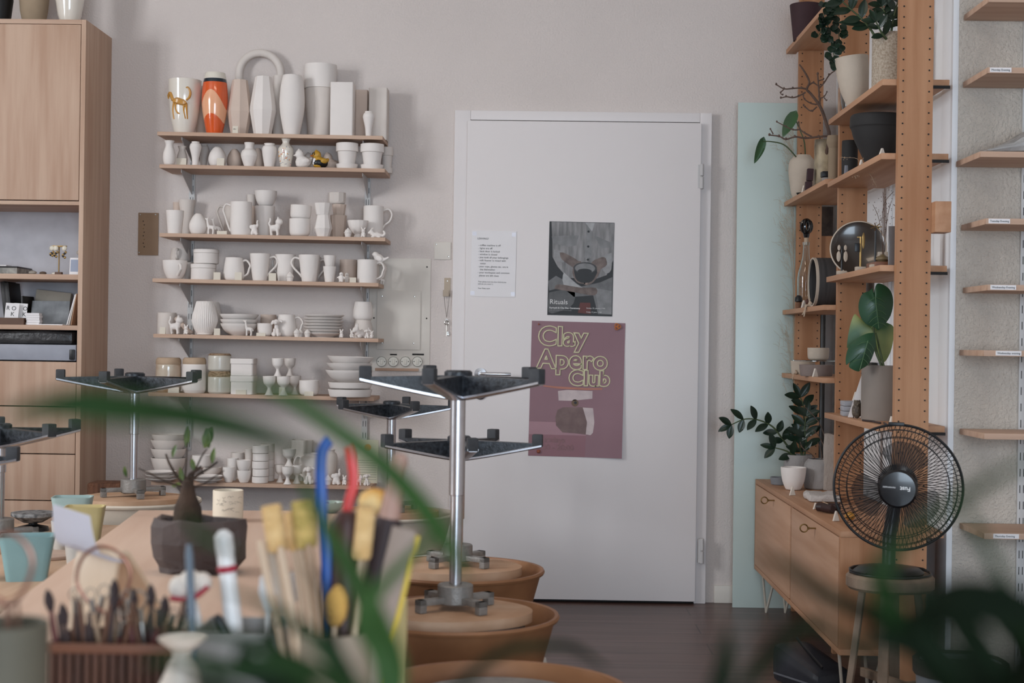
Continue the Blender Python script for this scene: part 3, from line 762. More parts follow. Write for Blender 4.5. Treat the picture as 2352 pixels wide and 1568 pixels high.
# orange vase with wavy peach band: own procedural material
mo = bpy.data.materials.new('orange_wave_glaze'); mo.use_nodes = True; nt = mo.node_tree; b_ = nt.nodes['Principled BSDF']
b_.inputs['Roughness'].default_value = .15; b_.inputs['Coat Weight'].default_value = .6
tc_ = nt.nodes.new('ShaderNodeTexCoord'); sp = nt.nodes.new('ShaderNodeSeparateXYZ'); nt.links.new(tc_.outputs['Object'], sp.inputs[0])
def mth(op, a, b2=None, c=None):
    n = nt.nodes.new('ShaderNodeMath'); n.operation = op
    for i, x in enumerate((a, b2, c)):
        if x is None: continue
        if isinstance(x, (int, float)): n.inputs[i].default_value = x
        else: nt.links.new(x, n.inputs[i])
    return n.outputs[0]
an = mth('ARCTAN2', sp.outputs[1], sp.outputs[0])
sn = mth('SINE', mth('ADD', mth('MULTIPLY', an, 2.0), 5.0))
ztop_ = mth('ADD', mth('MULTIPLY', sn, .040), .142); zbot_ = mth('ADD', mth('MULTIPLY', sn, .019), .064)
inb = mth('MULTIPLY', mth('LESS_THAN', sp.outputs[2], ztop_), mth('GREATER_THAN', sp.outputs[2], zbot_))
navy = mth('MULTIPLY', mth('GREATER_THAN', sp.outputs[2], .2155), mth('LESS_THAN', sp.outputs[2], .2305))
whit = mth('GREATER_THAN', sp.outputs[2], .2304)
def mixc(f, a, b2):
    n = nt.nodes.new('ShaderNodeMix'); n.data_type = 'RGBA'; nt.links.new(f, n.inputs[0])
    for i, x in ((6, a), (7, b2)):
        if isinstance(x, tuple): n.inputs[i].default_value = x
        else: nt.links.new(x, n.inputs[i])
    return n.outputs[2]
col = mixc(whit, mixc(navy, mixc(inb, C(222, 92, 38), C(240, 176, 136)), C(24, 38, 50)), C(228, 220, 206))
nt.links.new(col, b_.inputs['Base Color'])
A(487, 168.5, 60, 'barrel', 'vase', 'glossy orange vase with a wavy peach band and dark rim line', 'vase', m=mo)
A(544, 184.6, 57, 'facetv', 'vase', 'pinkish faceted vase right of the orange vase', 'vase', row=.075, m=m_pink, seg=8, ang=12)
A(597.5, 177, 60, 'facetv', 'vase', 'pale faceted vase with large flat sides in the middle of the top shelf', 'vase', m=m_white, seg=8, ang=8)
A(635, 175, 28, 'cyl', 'vase', 'slim plain vase just showing between the faceted vase and the smooth one', 'vase', row='b', m=m_white2)
A(664.5, 174, 58, 'barrel', 'vase', 'smooth white barrel shaped vase with a plain mouth', 'vase', m=mat('bright_bisque', (234, 226, 220), .8, var=.01))
x, Y, R = locate(0, 729, 74, 'b'); zb = shz(0, x)
H = P(729, 150, Y).z - zb; hz = P(729, 205, Y).z - zb
t = thing('planter', 'tallest pale planter with a wide collar at the back of the top shelf', 'planter', (x, Y, zb))
part('body', lathe([(0, 0), (R * .72, 0), (R * .92, H * .5), (R * .95, hz), (0, hz)], 44), m_white2, t)
part('collar', lathe([(R * .90, hz), (R, hz + .001), (R, H), (R * .93, H), (R * .92, hz + .01)], 44), m_white, t)
def slab(u0, u1, vt, dep, row, label, m, rz=0):
    x, Y, R = locate(0, (u0 + u1) / 2, u1 - u0, row); zb = shz(0, x); H = P(u0, vt, Y).z - zb
    bm = B(); w2 = R; d2 = dep / 2
    o = rounded(2 * w2, 2 * d2, .005, 3); i_ = rounded(2 * w2 - .012, 2 * d2 - .012, .003, 3)
    n = len(o); a = [bm.verts.new((x_, y_, 0)) for x_, y_ in o]; b2 = [bm.verts.new((x_, y_, H)) for x_, y_ in o]
    c2 = [bm.verts.new((x_, y_, H)) for x_, y_ in i_]; d3 = [bm.verts.new((x_, y_, .01)) for x_, y_ in i_]
    for p, q in ((a, b2), (b2, c2), (c2, d3)):
        for k in range(n): bm.faces.new((p[k], p[(k + 1) % n], q[(k + 1) % n], q[k]))
    bm.faces.new(a[::-1]); bm.faces.new(d3)
    single('block_vase', label, 'vase', bm, m, (x, Y, zb), (0, 0, rz))
slab(755, 807, 192, .085, .052, 'large white rectangular block vase at the front of the top shelf', m_white)
slab(811, 839, 208, .05, .17, 'narrow block vase between the two larger block vases', m_pink)
slab(843, 885, 205, .09, .165, 'beige block vase at the right end of the top shelf', m_white2)
A(841, 256.5, 27, 'baluster', 'vase', 'little white baluster vase in front of the block vases', 'vase', row=.02)
# arch vase
x, Y, R = locate(0, 588, 40, 'b'); zb = shz(0, x); H = P(588, 109, Y).z - zb; ro = 57 * Y / FPX; rt = .0165
q = [(-ro + rt, 0, .004), (-ro + rt, 0, H * .35)] + [((ro - rt) * -math.cos(a), 0, H - ro + (ro - rt) * math.sin(a)) for a in [i * PI / 14 for i in range(15)]] + [(ro - rt, 0, H * .35), (ro - rt, 0, .004)]
single('arch_vase', 'large ring shaped pale vase arching up behind the faceted vases', 'vase', tube(q, rt, 16), m_white2, (x, WY - .02 - rt, zb - .003))
def card(s, u, v0, v1, w, label, row=.004, txt=None, group=None):
    Y = SY + row; c = P(u, 700, Y); zb = shz(s, c.x); h = P(u, v0, Y).z - zb; w2 = w / 2 * Y / FPX
    t = thing('price_card', label, 'price card', (c.x, Y, zb), 0, group)
    bm = prism([(0, 0), (.012, 0), (.004, h), (0.002, h)], -w2, w2, M=Matrix.Rotation(PI / 2, 4, 'Z') @ Matrix.Rotation(PI / 2, 4, 'X'))
    part('card', bm, m_card, t, smooth=False)
    if txt: text(txt, .006, m_ink, t, (-w2 * .7, -.0006, h * .5))
    return t
card(0, 534.5, 289, 304, 13, 'small price card in front of the pinkish faceted vase', txt='445.-')
# ---- shelf 2
A = lambda *a, **k: pot(1, *a, **k)
A(384, 323.6, 29, 'flask', 'vase', 'white flask shaped vase at the left end of the second shelf', 'vase')
A(413.5, 336, 25, 'flask', 'vase', 'small grey flask vase behind a price card near the left end', 'vase', row=.085, m=m_white2)
A(444, 326, 27, 'baluster', 'vase', 'white high shouldered vase left of the egg vases', 'vase')
A(463, 332, 24, 'baluster', 'vase', 'shaded high shouldered vase tucked behind the white one', 'vase', row='b', m=m_white2)
A(494.5, 338, 41, 'eggtall', 'vase', 'larger egg shaped vase with a price card before it', 'vase', row=.065)
A(534, 343, 35, 'eggtall', 'vase', 'pinkish egg shaped vase right of the larger egg', 'vase', row=.12, m=m_pink)
A(567.5, 328, 38, 'bottle', 'vase', 'white bottle vase with a narrow neck on the second shelf', 'vase')
A(588, 341, 30, 'eggtall', 'vase', 'egg vase mostly hidden behind the bottle vase', 'vase', row='b', m=m_pink)
A(614, 330, 34, 'jar', 'vase', 'white urn shaped vase left of the flower painted vase', 'vase')
o = A(651.5, 318.5, 35, 'flowerv', 'vase', 'small vase painted with flowers and a wavy mouth', 'vase', m=m_glazew)
Hf = o['_top'] - o.location.z; Rf = 35 / 2 * 6.2 / FPX
m_pk = mat('pink_paint', (214, 160, 150), .4); m_or = mat('orange_paint', (222, 160, 84), .4); m_bl = mat('slate_paint', (128, 124, 140), .4)
for k in range(46):
    xf, f = random.uniform(-.92, .92), random.uniform(.06, .72); r = rad_at('flowerv', Rf, f); xx = xf * r
    mm = (m_bl, m_bl, m_pk, m_or)[k % 4]
    part('painted_dot', ball((xx, -math.sqrt(r * r - xx * xx), f * Hf), (.0022, .0012, .0016) if k % 4 < 2 else (.0034, .0014, .003), sub=1), mm, o)
m_duckw = m_white
duck = blobmesh('duck', [('e', (0, 0, .30), (.40, .30, .30)), ('e', (-.06, 0, .16), (.32, .26, .17)), ('e', (-.20, 0, .70), (.22, .22, .24)), ('e', (-.24, 0, .93), (.07, .05, .08)), ('e', (-.42, 0, .63), (.12, .12, .045)), ('t', [(.25, 0, .36), (.40, 0, .46), (.48, 0, .56)], [.16, .10, .05]), ('e', (.10, -.26, .36), (.20, .08, .13)), ('e', (.10, .26, .36), (.20, .08, .13)), ('e', (-.12, 0, .5), (.17, .17, .2))], .035, m_white, 3)
def figure(me, name, s, u, vt, label, cat='figurine', row=.03, rz=0, m=None, group=None, vb=None, z=None, flip=1, w=None):
    Y = SY + row; c = P(u, 700, Y); zb = z if z is not None else shz(s, c.x); h = P(u, vt, Y).z - zb
    mm = me
    if m is not None:
        mm = me.copy(); mm.materials.clear(); mm.materials.append(m)
    o = obj(name, mm, m_white, None, (c.x, Y, zb), (0, 0, rz)); o.scale = (h * flip, h, h)
    return tagd(o, label, cat, group)
figure(duck, 'duck_figurine', 1, 692, 341.5, 'plain white duck figurine left of the painted duck', row=.04, rz=.35)
figure(duck, 'duck_figurine', 1, 713, 349, 'plain duck figurine behind, between the white duck and the painted one', row=.15, rz=.2, m=m_white2)
figure(duck, 'duck_figurine', 1, 757, 349, 'plain duck figurine behind and right of the painted duck', row=.14, rz=.2, m=m_pink)
# painted duck
Y = SY + .04; c = P(731, 700, Y); zb = shz(1, c.x); h = P(731, 343, Y).z - zb
t = thing('duck_figurine', 'yellow duck figurine painted with a black suit and round glasses', 'figurine', (c.x, Y, zb), .5)
S3 = Matrix.Diagonal((h, h, h, 1))
m_dy = mat('duck_yellow', (206, 158, 60), .3, var=.1)
me_ = duck.copy(); me_.materials.clear(); me_.materials.append(m_dy); q = obj('body', me_, m_dy, t); q.scale = (h * .98, h * .98, h * .98)
bm = ball((0, 0, .285), (.415, .315, .29), sub=3, M=None); 
bmesh.ops.transform(bm, matrix=S3, verts=bm.verts)
part('suit', bm, m_black, t)
bm = ball((-.30, 0, .33), (.13, .16, .22), sub=2); bmesh.ops.transform(bm, matrix=S3, verts=bm.verts); part('shirt', bm, m_paper, t)
bm = ball((-.425, 0, .42), (.03, .03, .04), sub=1); ball((-.43, 0, .32), (.02, .025, .06), bm, 1); bmesh.ops.transform(bm, matrix=S3, verts=bm.verts); part('tie', bm, m_black, t)
for sy in (-1, 1):
    bm = ball((.10, sy * .30, .38), (.20, .07, .14), sub=2); bmesh.ops.transform(bm, matrix=S3, verts=bm.verts); part('wing', bm, m_dy, t)
    bm = tube([(-.385 + .01 * math.cos(a), sy * .10 + .075 * math.cos(a), .74 + .075 * math.sin(a)) for a in [i * PI / 7 for i in range(14)]], .016, 6, closed=True); bmesh.ops.transform(bm, matrix=S3, verts=bm.verts); part('glasses_ring', bm, m_black, t)
    bm = ball((-.385, sy * .10, .74), (.02, .035, .04), sub=1); bmesh.ops.transform(bm, matrix=S3, verts=bm.verts); part('eye', bm, m_ink, t)
bm = ball((-.44, 0, .63), (.12, .13, .045), sub=2); bmesh.ops.transform(bm, matrix=S3, verts=bm.verts); part('bill', bm, mat('bill_orange', (196, 112, 40), .3), t)
def flowerpot(u, vt, w, label, row, m=m_white):
    x, Y, R = locate(1, u, w, row); zb = shz(1, x); H = P(u, vt, Y).z - zb
    t = thing('flowerpot', label, 'flowerpot', (x, Y, zb))
    part('saucer', lathe([(0, 0), (R * .9, 0), (R * .98, H * .19), (R * .90, H * .19), (R * .86, H * .05), (0, H * .05)], 44), m, t)
    bm = vessel('flowerpot', R, H * .95, .004)
    for v in bm.verts: v.co.z += H * .05
    part('pot', bm, m, t)
flowerpot(792.5, 330, 51, 'white clay flowerpot on a saucer, left of the pair on the second shelf', 'f')
flowerpot(850, 332, 54, 'white clay flowerpot on a saucer, right of the pair on the second shelf', 'f')
flowerpot(884, 339, 28, 'smaller shaded flowerpot at the back right corner of the second shelf', .17, m_white2)
card(1, 411.5, 363, 378, 23, 'price card in front of the small grey flask vase', .05)
card(1, 501.5, 363, 380, 17, 'price card in front of the larger egg shaped vase', .004)

# ---- shelf 3
A = lambda *a, **k: pot(2, *a, **k)
giraffe = blobmesh('giraffe', [('e', (.08, 0, .42), (.20, .10, .11)), ('t', [(-.06, 0, .45), (-.12, 0, .68), (-.14, 0, .88)], [.09, .055, .05]), ('e', (-.20, 0, .90), (.10, .05, .05), .3), ('t', [(-.10, .03, .92), (-.09, .04, 1.0)], [.022, .022]), ('t', [(-.10, -.03, .92), (-.09, -.04, 1.0)], [.022, .022]), ('t', [(-.04, .06, .4), (-.06, .06, .2), (-.06, .06, 0)], [.06, .045, .05]), ('t', [(-.04, -.06, .4), (-.06, -.06, .2), (-.06, -.06, 0)], [.06, .045, .05]), ('t', [(.20, .06, .4), (.22, .06, .2), (.20, .06, 0)], [.07, .045, .05]), ('t', [(.20, -.06, .4), (.22, -.06, .2), (.20, -.06, 0)], [.07, .045, .05]), ('t', [(.26, 0, .45), (.33, 0, .36), (.34, 0, .28)], [.03, .02, .03])], .026, m_white, 3)
cat = blobmesh('cat', [('e', (.0, 0, .40), (.26, .16, .17)), ('e', (.14, 0, .44), (.15, .15, .19)), ('e', (.24, 0, .72), (.19, .18, .17)), ('t', [(.18, 0, .5), (.24, 0, .66)], [.10, .09]), ('e', (.37, 0, .70), (.06, .08, .055)), ('t', [(.20, .09, .82), (.19, .11, 1.0)], [.07, .015]), ('t', [(.20, -.09, .82), (.19, -.11, 1.0)], [.07, .015]), ('t', [(.14, .08, .36), (.17, .08, .16), (.18, .08, 0)], [.07, .055, .06]), ('t', [(.14, -.08, .36), (.17, -.08, .16), (.18, -.08, 0)], [.07, .055, .06]), ('t', [(-.14, .08, .36), (-.17, .08, .18), (-.13, .08, 0)], [.09, .055, .06]), ('t', [(-.14, -.08, .36), (-.17, -.08, .18), (-.13, -.08, 0)], [.09, .055, .06]), ('t', [(-.20, 0, .46), (-.29, 0, .62), (-.22, 0, .78), (-.24, 0, .93)], [.05, .045, .045, .04])], .028, m_white, 3)
elephant = blobmesh('elephant', [('e', (0, 0, .30), (.20, .18, .24)), ('e', (0, 0, .56), (.17, .16, .17)), ('e', (-.16, -.10, .56), (.15, .05, .14)), ('e', (-.04, .16, .56), (.12, .05, .14)), ('t', [(.12, 0, .55), (.20, 0, .66), (.17, 0, .84), (.20, 0, 1.0)], [.08, .06, .05, .045]), ('t', [(.10, .10, .25), (.18, .10, .05)], [.09, .08]), ('t', [(.10, -.10, .25), (.18, -.10, .05)], [.09, .08]), ('t', [(-.12, .10, .25), (-.14, .12, .05)], [.09, .08]), ('t', [(-.12, -.10, .25), (-.14, -.12, .05)], [.09, .08])], .03, m_white, 3)
bunny = blobmesh('bunny', [('e', (0, 0, .26), (.22, .18, .25)), ('e', (0, -.02, .60), (.18, .17, .17)), ('t', [(-.07, 0, .70), (-.14, .02, .88), (-.18, .03, .98)], [.06, .06, .04]), ('t', [(.07, 0, .70), (.14, .02, .86), (.22, .03, .90)], [.06, .06, .04]), ('e', (-.12, -.14, .08), (.09, .13, .08)), ('e', (.12, -.14, .08), (.09, .13, .08)), ('t', [(-.14, -.08, .40), (-.10, -.18, .30)], [.06, .06]), ('t', [(.14, -.08, .40), (.10, -.18, .30)], [.06, .06]), ('e', (0, -.18, .57), (.06, .04, .05))], .03, m_white, 3)
dog = blobmesh('dog', [('e', (0, .04, .28), (.17, .17, .26)), ('e', (0, -.02, .50), (.12, .12, .16)), ('e', (0, -.06, .78), (.17, .17, .16)), ('e', (0, -.22, .73), (.10, .10, .085)), ('t', [(-.14, -.04, .86), (-.24, -.04, .76), (-.25, -.04, .64)], [.06, .06, .05]), ('t', [(.14, -.04, .86), (.27, -.04, .84), (.32, -.04, .76)], [.06, .06, .05]), ('t', [(-.09, -.12, .42), (-.10, -.15, .2), (-.10, -.17, 0)], [.07, .06, .065]), ('t', [(.09, -.12, .42), (.10, -.15, .2), (.10, -.17, 0)], [.07, .06, .065]), ('e', (-.18, 0, .12), (.10, .17, .12)), ('e', (.18, 0, .12), (.10, .17, .12)), ('t', [(.08, .18, .1), (.22, .22, .14), (.28, .2, .28)], [.05, .04, .035])], .028, m_white, 3)
lizard = blobmesh('dragon', [('e', (0, 0, .26), (.42, .24, .24)), ('e', (-.46, 0, .52), (.22, .20, .20)), ('e', (-.64, -.02, .44), (.14, .13, .11)), ('t', [(-.30, 0, .32), (-.42, 0, .46)], [.2, .17]), ('t', [(.30, 0, .26), (.60, 0, .20), (.78, 0, .42), (.62, 0, .66)], [.16, .12, .10, .07]), ('t', [(-.38, .10, .66), (-.30, .12, .98)], [.09, .03]), ('t', [(-.46, -.10, .66), (-.40, -.12, .95)], [.09, .03]), ('e', (-.30, -.2, .08), (.16, .10, .09)), ('e', (.26, -.2, .08), (.18, .10, .09)), ('t', [(.05, 0, .44), (.1, 0, .6)], [.08, .03])], .045, m_white, 2)
penguin = blobmesh('penguin', [('e', (0, 0, .36), (.25, .22, .36)), ('e', (0, -.02, .78), (.19, .18, .20)), ('e', (0, -.22, .76), (.05, .07, .04)), ('t', [(-.20, 0, .52), (-.34, -.04, .44), (-.42, -.04, .46)], [.08, .06, .04]), ('t', [(.20, 0, .52), (.34, -.04, .40), (.38, -.04, .32)], [.08, .06, .04]), ('e', (-.12, -.12, .05), (.11, .15, .06)), ('e', (.12, -.12, .05), (.11, .15, .06))], .032, m_white, 3)
bird = blobmesh('bird', [('e', (0, 0, .42), (.42, .26, .32), .5), ('e', (-.30, 0, .74), (.24, .22, .22)), ('t', [(-.48, 0, .78), (-.60, 0, .72)], [.08, .02]), ('t', [(.25, 0, .30), (.55, 0, .38), (.82, 0, .52)], [.18, .10, .07]), ('e', (.05, -.24, .44), (.30, .05, .18), .5), ('e', (.05, .24, .44), (.30, .05, .18), .5), ('e', (0, 0, .08), (.16, .12, .1))], .04, m_white, 2)
def cupcake_mesh():
    H = 1.0; pr = [(0, 0), (.27, 0), (.36, .40), (.40, .42), (.43, .50), (.36, .58), (.38, .62), (.32, .70), (.26, .74), (.26, .78), (.16, .86), (.11, .88), (.09, .97), (0, 1)]
    bm = lathe(pr, 40, None, lambda a, z: 1 + (.05 * math.cos(a * 14) if z < .41 else .035 * math.cos(a * 6 + z * 14)))
    me = bpy.data.meshes.new('cupcake'); bmesh.ops.recalc_face_normals(bm, faces=bm.faces[:]); bm.to_mesh(me); bm.free()
    for p in me.polygons: p.use_smooth = True
    me.materials.append(m_white); return me
cupcake = cupcake_mesh()
GT = None
o = A(399, 484, 41, 'tumbler', 'cup', 'plain flared cup at the left end of the third shelf', 'cup')
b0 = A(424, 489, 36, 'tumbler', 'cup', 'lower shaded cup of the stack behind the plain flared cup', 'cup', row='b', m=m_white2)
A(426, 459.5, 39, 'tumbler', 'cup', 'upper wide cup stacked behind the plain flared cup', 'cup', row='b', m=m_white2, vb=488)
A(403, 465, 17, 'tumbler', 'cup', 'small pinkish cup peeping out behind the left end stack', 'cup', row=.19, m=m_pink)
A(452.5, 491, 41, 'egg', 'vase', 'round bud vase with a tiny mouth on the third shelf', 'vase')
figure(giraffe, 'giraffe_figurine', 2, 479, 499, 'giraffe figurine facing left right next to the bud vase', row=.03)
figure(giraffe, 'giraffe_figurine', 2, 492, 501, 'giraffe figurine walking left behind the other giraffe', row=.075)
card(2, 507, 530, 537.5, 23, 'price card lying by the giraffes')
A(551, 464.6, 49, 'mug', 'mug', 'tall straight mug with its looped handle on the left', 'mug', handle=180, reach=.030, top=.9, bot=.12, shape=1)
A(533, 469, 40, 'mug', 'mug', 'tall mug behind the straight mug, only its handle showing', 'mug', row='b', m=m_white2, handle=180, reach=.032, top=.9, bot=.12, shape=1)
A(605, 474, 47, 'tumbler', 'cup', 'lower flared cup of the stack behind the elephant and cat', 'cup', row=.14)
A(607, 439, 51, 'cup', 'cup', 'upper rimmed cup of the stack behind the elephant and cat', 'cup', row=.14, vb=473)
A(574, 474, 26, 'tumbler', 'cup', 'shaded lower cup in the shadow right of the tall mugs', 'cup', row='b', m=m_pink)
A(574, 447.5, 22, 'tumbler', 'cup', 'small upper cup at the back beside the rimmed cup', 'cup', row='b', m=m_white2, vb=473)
figure(elephant, 'elephant_figurine', 2, 582, 505.5, 'elephant figurine with a raised trunk on the third shelf', row=.03)
figure(cat, 'cat_figurine', 2, 628, 498, 'cat figurine with curled tail on the third shelf', row=.03)
A(686, 503, 48, 'round', 'bowl', 'lower of two deep nested cups right of the cat', 'cup')
A(687, 472, 48, 'round', 'bowl', 'tilted upper one of two deep nested cups right of the cat', 'cup', vb=504, rot=(0, .05, 0))
A(740, 493, 41, 'facetb', 'tumbler', 'lower front faceted tumbler on the third shelf', 'tumbler', seg=10)
A(739, 467, 42, 'tumbler', 'tumbler', 'upper front faceted tumbler on the third shelf', 'tumbler', seg=10, vb=492.5)
A(775, 495, 38, 'tumbler', 'tumbler', 'bottom faceted tumbler of the taller stack behind', 'tumbler', row=.15, seg=10, m=m_pink)
A(776, 470, 33, 'tumbler', 'tumbler', 'middle faceted tumbler of the taller stack behind', 'tumbler', row=.15, seg=10, m=m_pink, vb=495)
A(771, 443, 40, 'round', 'tumbler', 'top faceted tumbler of the taller stack behind', 'tumbler', row=.15, seg=10, m=m_white2, vb=470)
A(819.5, 507, 47, 'footbowl', 'bowl', 'small scalloped bowl on a foot, right half of the third shelf', 'bowl', row=.075, mod=lambda a, z: 1 + .05 * abs(math.cos(a * 7)))
figure(cupcake, 'cupcake_figurine', 2, 797, 523, 'cupcake figurine left of the scalloped bowl', row=.022)
figure(bunny, 'rabbit_figurine', 2, 832, 521, 'rabbit figurine in front of the scalloped bowl', row=.025)
figure(lizard, 'dragon_figurine', 2, 862, 522, 'lying dragon figurine with a curled tail at the right end', row=.035)
A(855, 474, 46, 'mug', 'mug', 'mug with a long pointed handle at the right end of the third shelf', 'mug', row=.15, handle=0, reach=.036, top=.88, bot=.35, shape=1)
# ---- shelf 4
A = lambda *a, **k: pot(3, *a, **k)
A(400.5, 598.6, 56, 'cup', 'teacup', 'round teacup with its handle to the front right, left end', 'cup', handle=-55, reach=.020, top=.75, bot=.2)
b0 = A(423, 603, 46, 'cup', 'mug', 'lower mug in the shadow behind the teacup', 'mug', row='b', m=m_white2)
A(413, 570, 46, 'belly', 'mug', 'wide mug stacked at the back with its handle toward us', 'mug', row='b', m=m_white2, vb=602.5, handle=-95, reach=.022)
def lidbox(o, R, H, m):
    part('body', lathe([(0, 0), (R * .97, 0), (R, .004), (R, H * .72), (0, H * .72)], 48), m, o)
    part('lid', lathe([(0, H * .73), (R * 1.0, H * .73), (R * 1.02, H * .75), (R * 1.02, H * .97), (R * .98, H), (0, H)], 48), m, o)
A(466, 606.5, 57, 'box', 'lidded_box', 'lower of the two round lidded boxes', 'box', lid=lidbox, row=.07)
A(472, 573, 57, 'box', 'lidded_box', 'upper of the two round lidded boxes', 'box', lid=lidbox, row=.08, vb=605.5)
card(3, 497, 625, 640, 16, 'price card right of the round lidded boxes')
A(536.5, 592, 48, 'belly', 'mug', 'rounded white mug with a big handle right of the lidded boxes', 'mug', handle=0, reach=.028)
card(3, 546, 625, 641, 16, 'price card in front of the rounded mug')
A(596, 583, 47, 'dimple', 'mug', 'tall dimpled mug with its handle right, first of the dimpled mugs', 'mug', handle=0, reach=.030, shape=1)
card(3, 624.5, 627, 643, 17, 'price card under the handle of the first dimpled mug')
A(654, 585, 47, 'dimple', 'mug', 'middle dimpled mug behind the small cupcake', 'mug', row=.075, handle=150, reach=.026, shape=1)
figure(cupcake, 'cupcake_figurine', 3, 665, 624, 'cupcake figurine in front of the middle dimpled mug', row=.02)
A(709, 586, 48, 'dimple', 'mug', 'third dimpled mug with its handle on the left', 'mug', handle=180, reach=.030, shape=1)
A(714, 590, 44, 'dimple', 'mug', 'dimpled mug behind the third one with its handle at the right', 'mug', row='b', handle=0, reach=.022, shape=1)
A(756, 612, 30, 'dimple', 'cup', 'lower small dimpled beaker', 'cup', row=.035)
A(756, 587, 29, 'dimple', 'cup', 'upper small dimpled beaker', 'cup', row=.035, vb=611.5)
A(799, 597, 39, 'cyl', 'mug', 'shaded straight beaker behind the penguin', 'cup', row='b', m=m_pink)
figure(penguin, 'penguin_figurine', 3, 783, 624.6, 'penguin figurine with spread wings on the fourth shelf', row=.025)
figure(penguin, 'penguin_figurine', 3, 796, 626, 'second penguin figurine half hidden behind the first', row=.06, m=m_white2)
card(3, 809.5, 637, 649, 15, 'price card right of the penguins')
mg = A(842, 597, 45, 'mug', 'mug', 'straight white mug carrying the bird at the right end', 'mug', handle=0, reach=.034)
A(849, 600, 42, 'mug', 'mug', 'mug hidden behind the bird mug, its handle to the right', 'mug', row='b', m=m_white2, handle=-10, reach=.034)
figure(bird, 'bird_figurine', 3, 869, 577.6, 'bird figurine perched on the rim of the end mug', row=.05, rz=-.2, z=P(869, 606, SY + .05).z)
figure(giraffe, 'giraffe_figurine', 3, 876, 631, 'tiny giraffe figurine under the handles at the right end', row=.10)
# ---- shelf 5
A = lambda *a, **k: pot(4, *a, **k)
A(384, 718.5, 43, 'cyl', 'cup', 'plain straight cup at the left end behind the cat', 'cup', row='b', m=m_white2)
card(4, 374, 751, 766, 13, 'grey price card at the left end of the fifth shelf')
figure(cat, 'cat_figurine', 4, 402, 723.6, 'large cat figurine with raised tail, left on the fifth shelf', row=.04)
cater = blobmesh('caterpillar', [('e', (-.3 + .16 * k, 0, .85 - .17 * k), (.16, .15, .13)) for k in range(5)] + [('e', (.40, 0, .12), (.2, .15, .12))], .04, m_white, 2)
figure(cater, 'caterpillar_figurine', 4, 420, 727, 'beaded caterpillar figurine behind the large cat', row=.12, m=m_pink)
figure(bunny, 'rabbit_figurine', 4, 428, 744, 'small rabbit figurine left of the ribbed vase', row=.025)
rib = lambda a, z: 1 + .018 * math.cos(a * 44)
A(471, 692.4, 59, 'ribbed', 'vase', 'vertically ribbed white vase on the fifth shelf', 'vase', mod=lambda a, z: 1 + (.02 * math.cos(a * 40) if z > .008 else 0), seg=200)
A(487, 694, 46, 'ribbed', 'vase', 'ribbed vase hidden behind the front ribbed vase', 'vase', row='b', m=m_white2, mod=lambda a, z: 1 + .02 * math.cos(a * 40), seg=160)
card(4, 499, 754, 771, 14, 'price card right of the ribbed vase')
for k, (vt, vb, lab) in enumerate(((743.5, None, 'bottom'), (734, 750, 'middle'), (722, 739, 'top'))):
    A(550, vt, (86, 87, 89)[k], 'bowldeep' if k == 0 else 'bowl', 'bowl', '%s one of three nested white bowls on the fifth shelf' % lab, 'bowl', vb=vb)
figure(giraffe, 'giraffe_figurine', 4, 570, 734, 'giraffe figurine standing in front of the nested bowls', row=.012)
A(609, 742.7, 34, 'round', 'bowl', 'small white bowl with a price card before it', 'bowl', row=.055)
A(617, 723, 36, 'round', 'bowl', 'shaded deeper bowl behind the small white bowl', 'bowl', row='b', m=m_pink)
card(4, 600, 764, 772.5, 21, 'low price card in front of the small white bowl')
figure(dog, 'dog_figurine', 4, 636, 732.5, 'sitting dog figurine in front of the white mug', row=.035)
A(659, 723, 46, 'belly', 'mug', 'bulging white mug behind the sitting dog, handle right', 'mug', row=.085, handle=0, reach=.030)
figure(cupcake, 'cupcake_figurine', 4, 683, 754, 'left front cupcake figurine of the three near the plates', row=.022)
figure(cupcake, 'cupcake_figurine', 4, 691, 756, 'cupcake figurine hidden behind the left front one', row=.062)
figure(cupcake, 'cupcake_figurine', 4, 707, 755.5, 'right cupcake figurine touching the plate stack', row=.022)
x, Y, R = locate(4, 743, 92, 'f'); zb = shz(4, x); Hp = (P(743, 723, Y).z - zb)
for k in range(7):
    dz = Hp / 7.6
    lab = ['lowest', 'second', 'third', 'fourth', 'fifth', 'sixth', 'topmost'][k]
    single('plate', 'white plate, %s in the stack of seven%s' % (lab, ' from below' if 0 < k < 6 else ''), 'plate', vessel('plate', R * (.94 if k == 0 else 1 - .012 * (k % 3)), dz * 1.55, .0035), m_white, (x + (.002 * ((k * 5) % 3) - .002) + (.006 if k == 6 else 0), Y + .004, zb + k * dz), group='stack of white plates')
figure(bunny, 'rabbit_figurine', 4, 785, 755, 'rabbit figurine right of the plate stack', row=.025)
A(834, 735, 45, 'inv', 'cup', 'lower of two stacked cups at the right end of the fifth shelf', 'cup', row=.14, m=m_white2)
A(834, 693.5, 46, 'belly', 'cup', 'upper of two stacked cups at the right end of the fifth shelf', 'cup', row=.14, vb=734.5)
figure(bunny, 'rabbit_figurine', 4, 809, 755, 'rabbit figurine left of the dragon at the right end', row=.03, rz=.4)
figure(lizard, 'dragon_figurine', 4, 830, 742, 'rearing dragon figurine in the right end group', row=.055, rz=.9)
figure(dog, 'dog_figurine', 4, 844, 756, 'small dog figurine in front of the rearing dragon', row=.02)
figure(bunny, 'rabbit_figurine', 4, 855, 758, 'last rabbit figurine at the right edge of the fifth shelf', row=.06, rz=-.5)
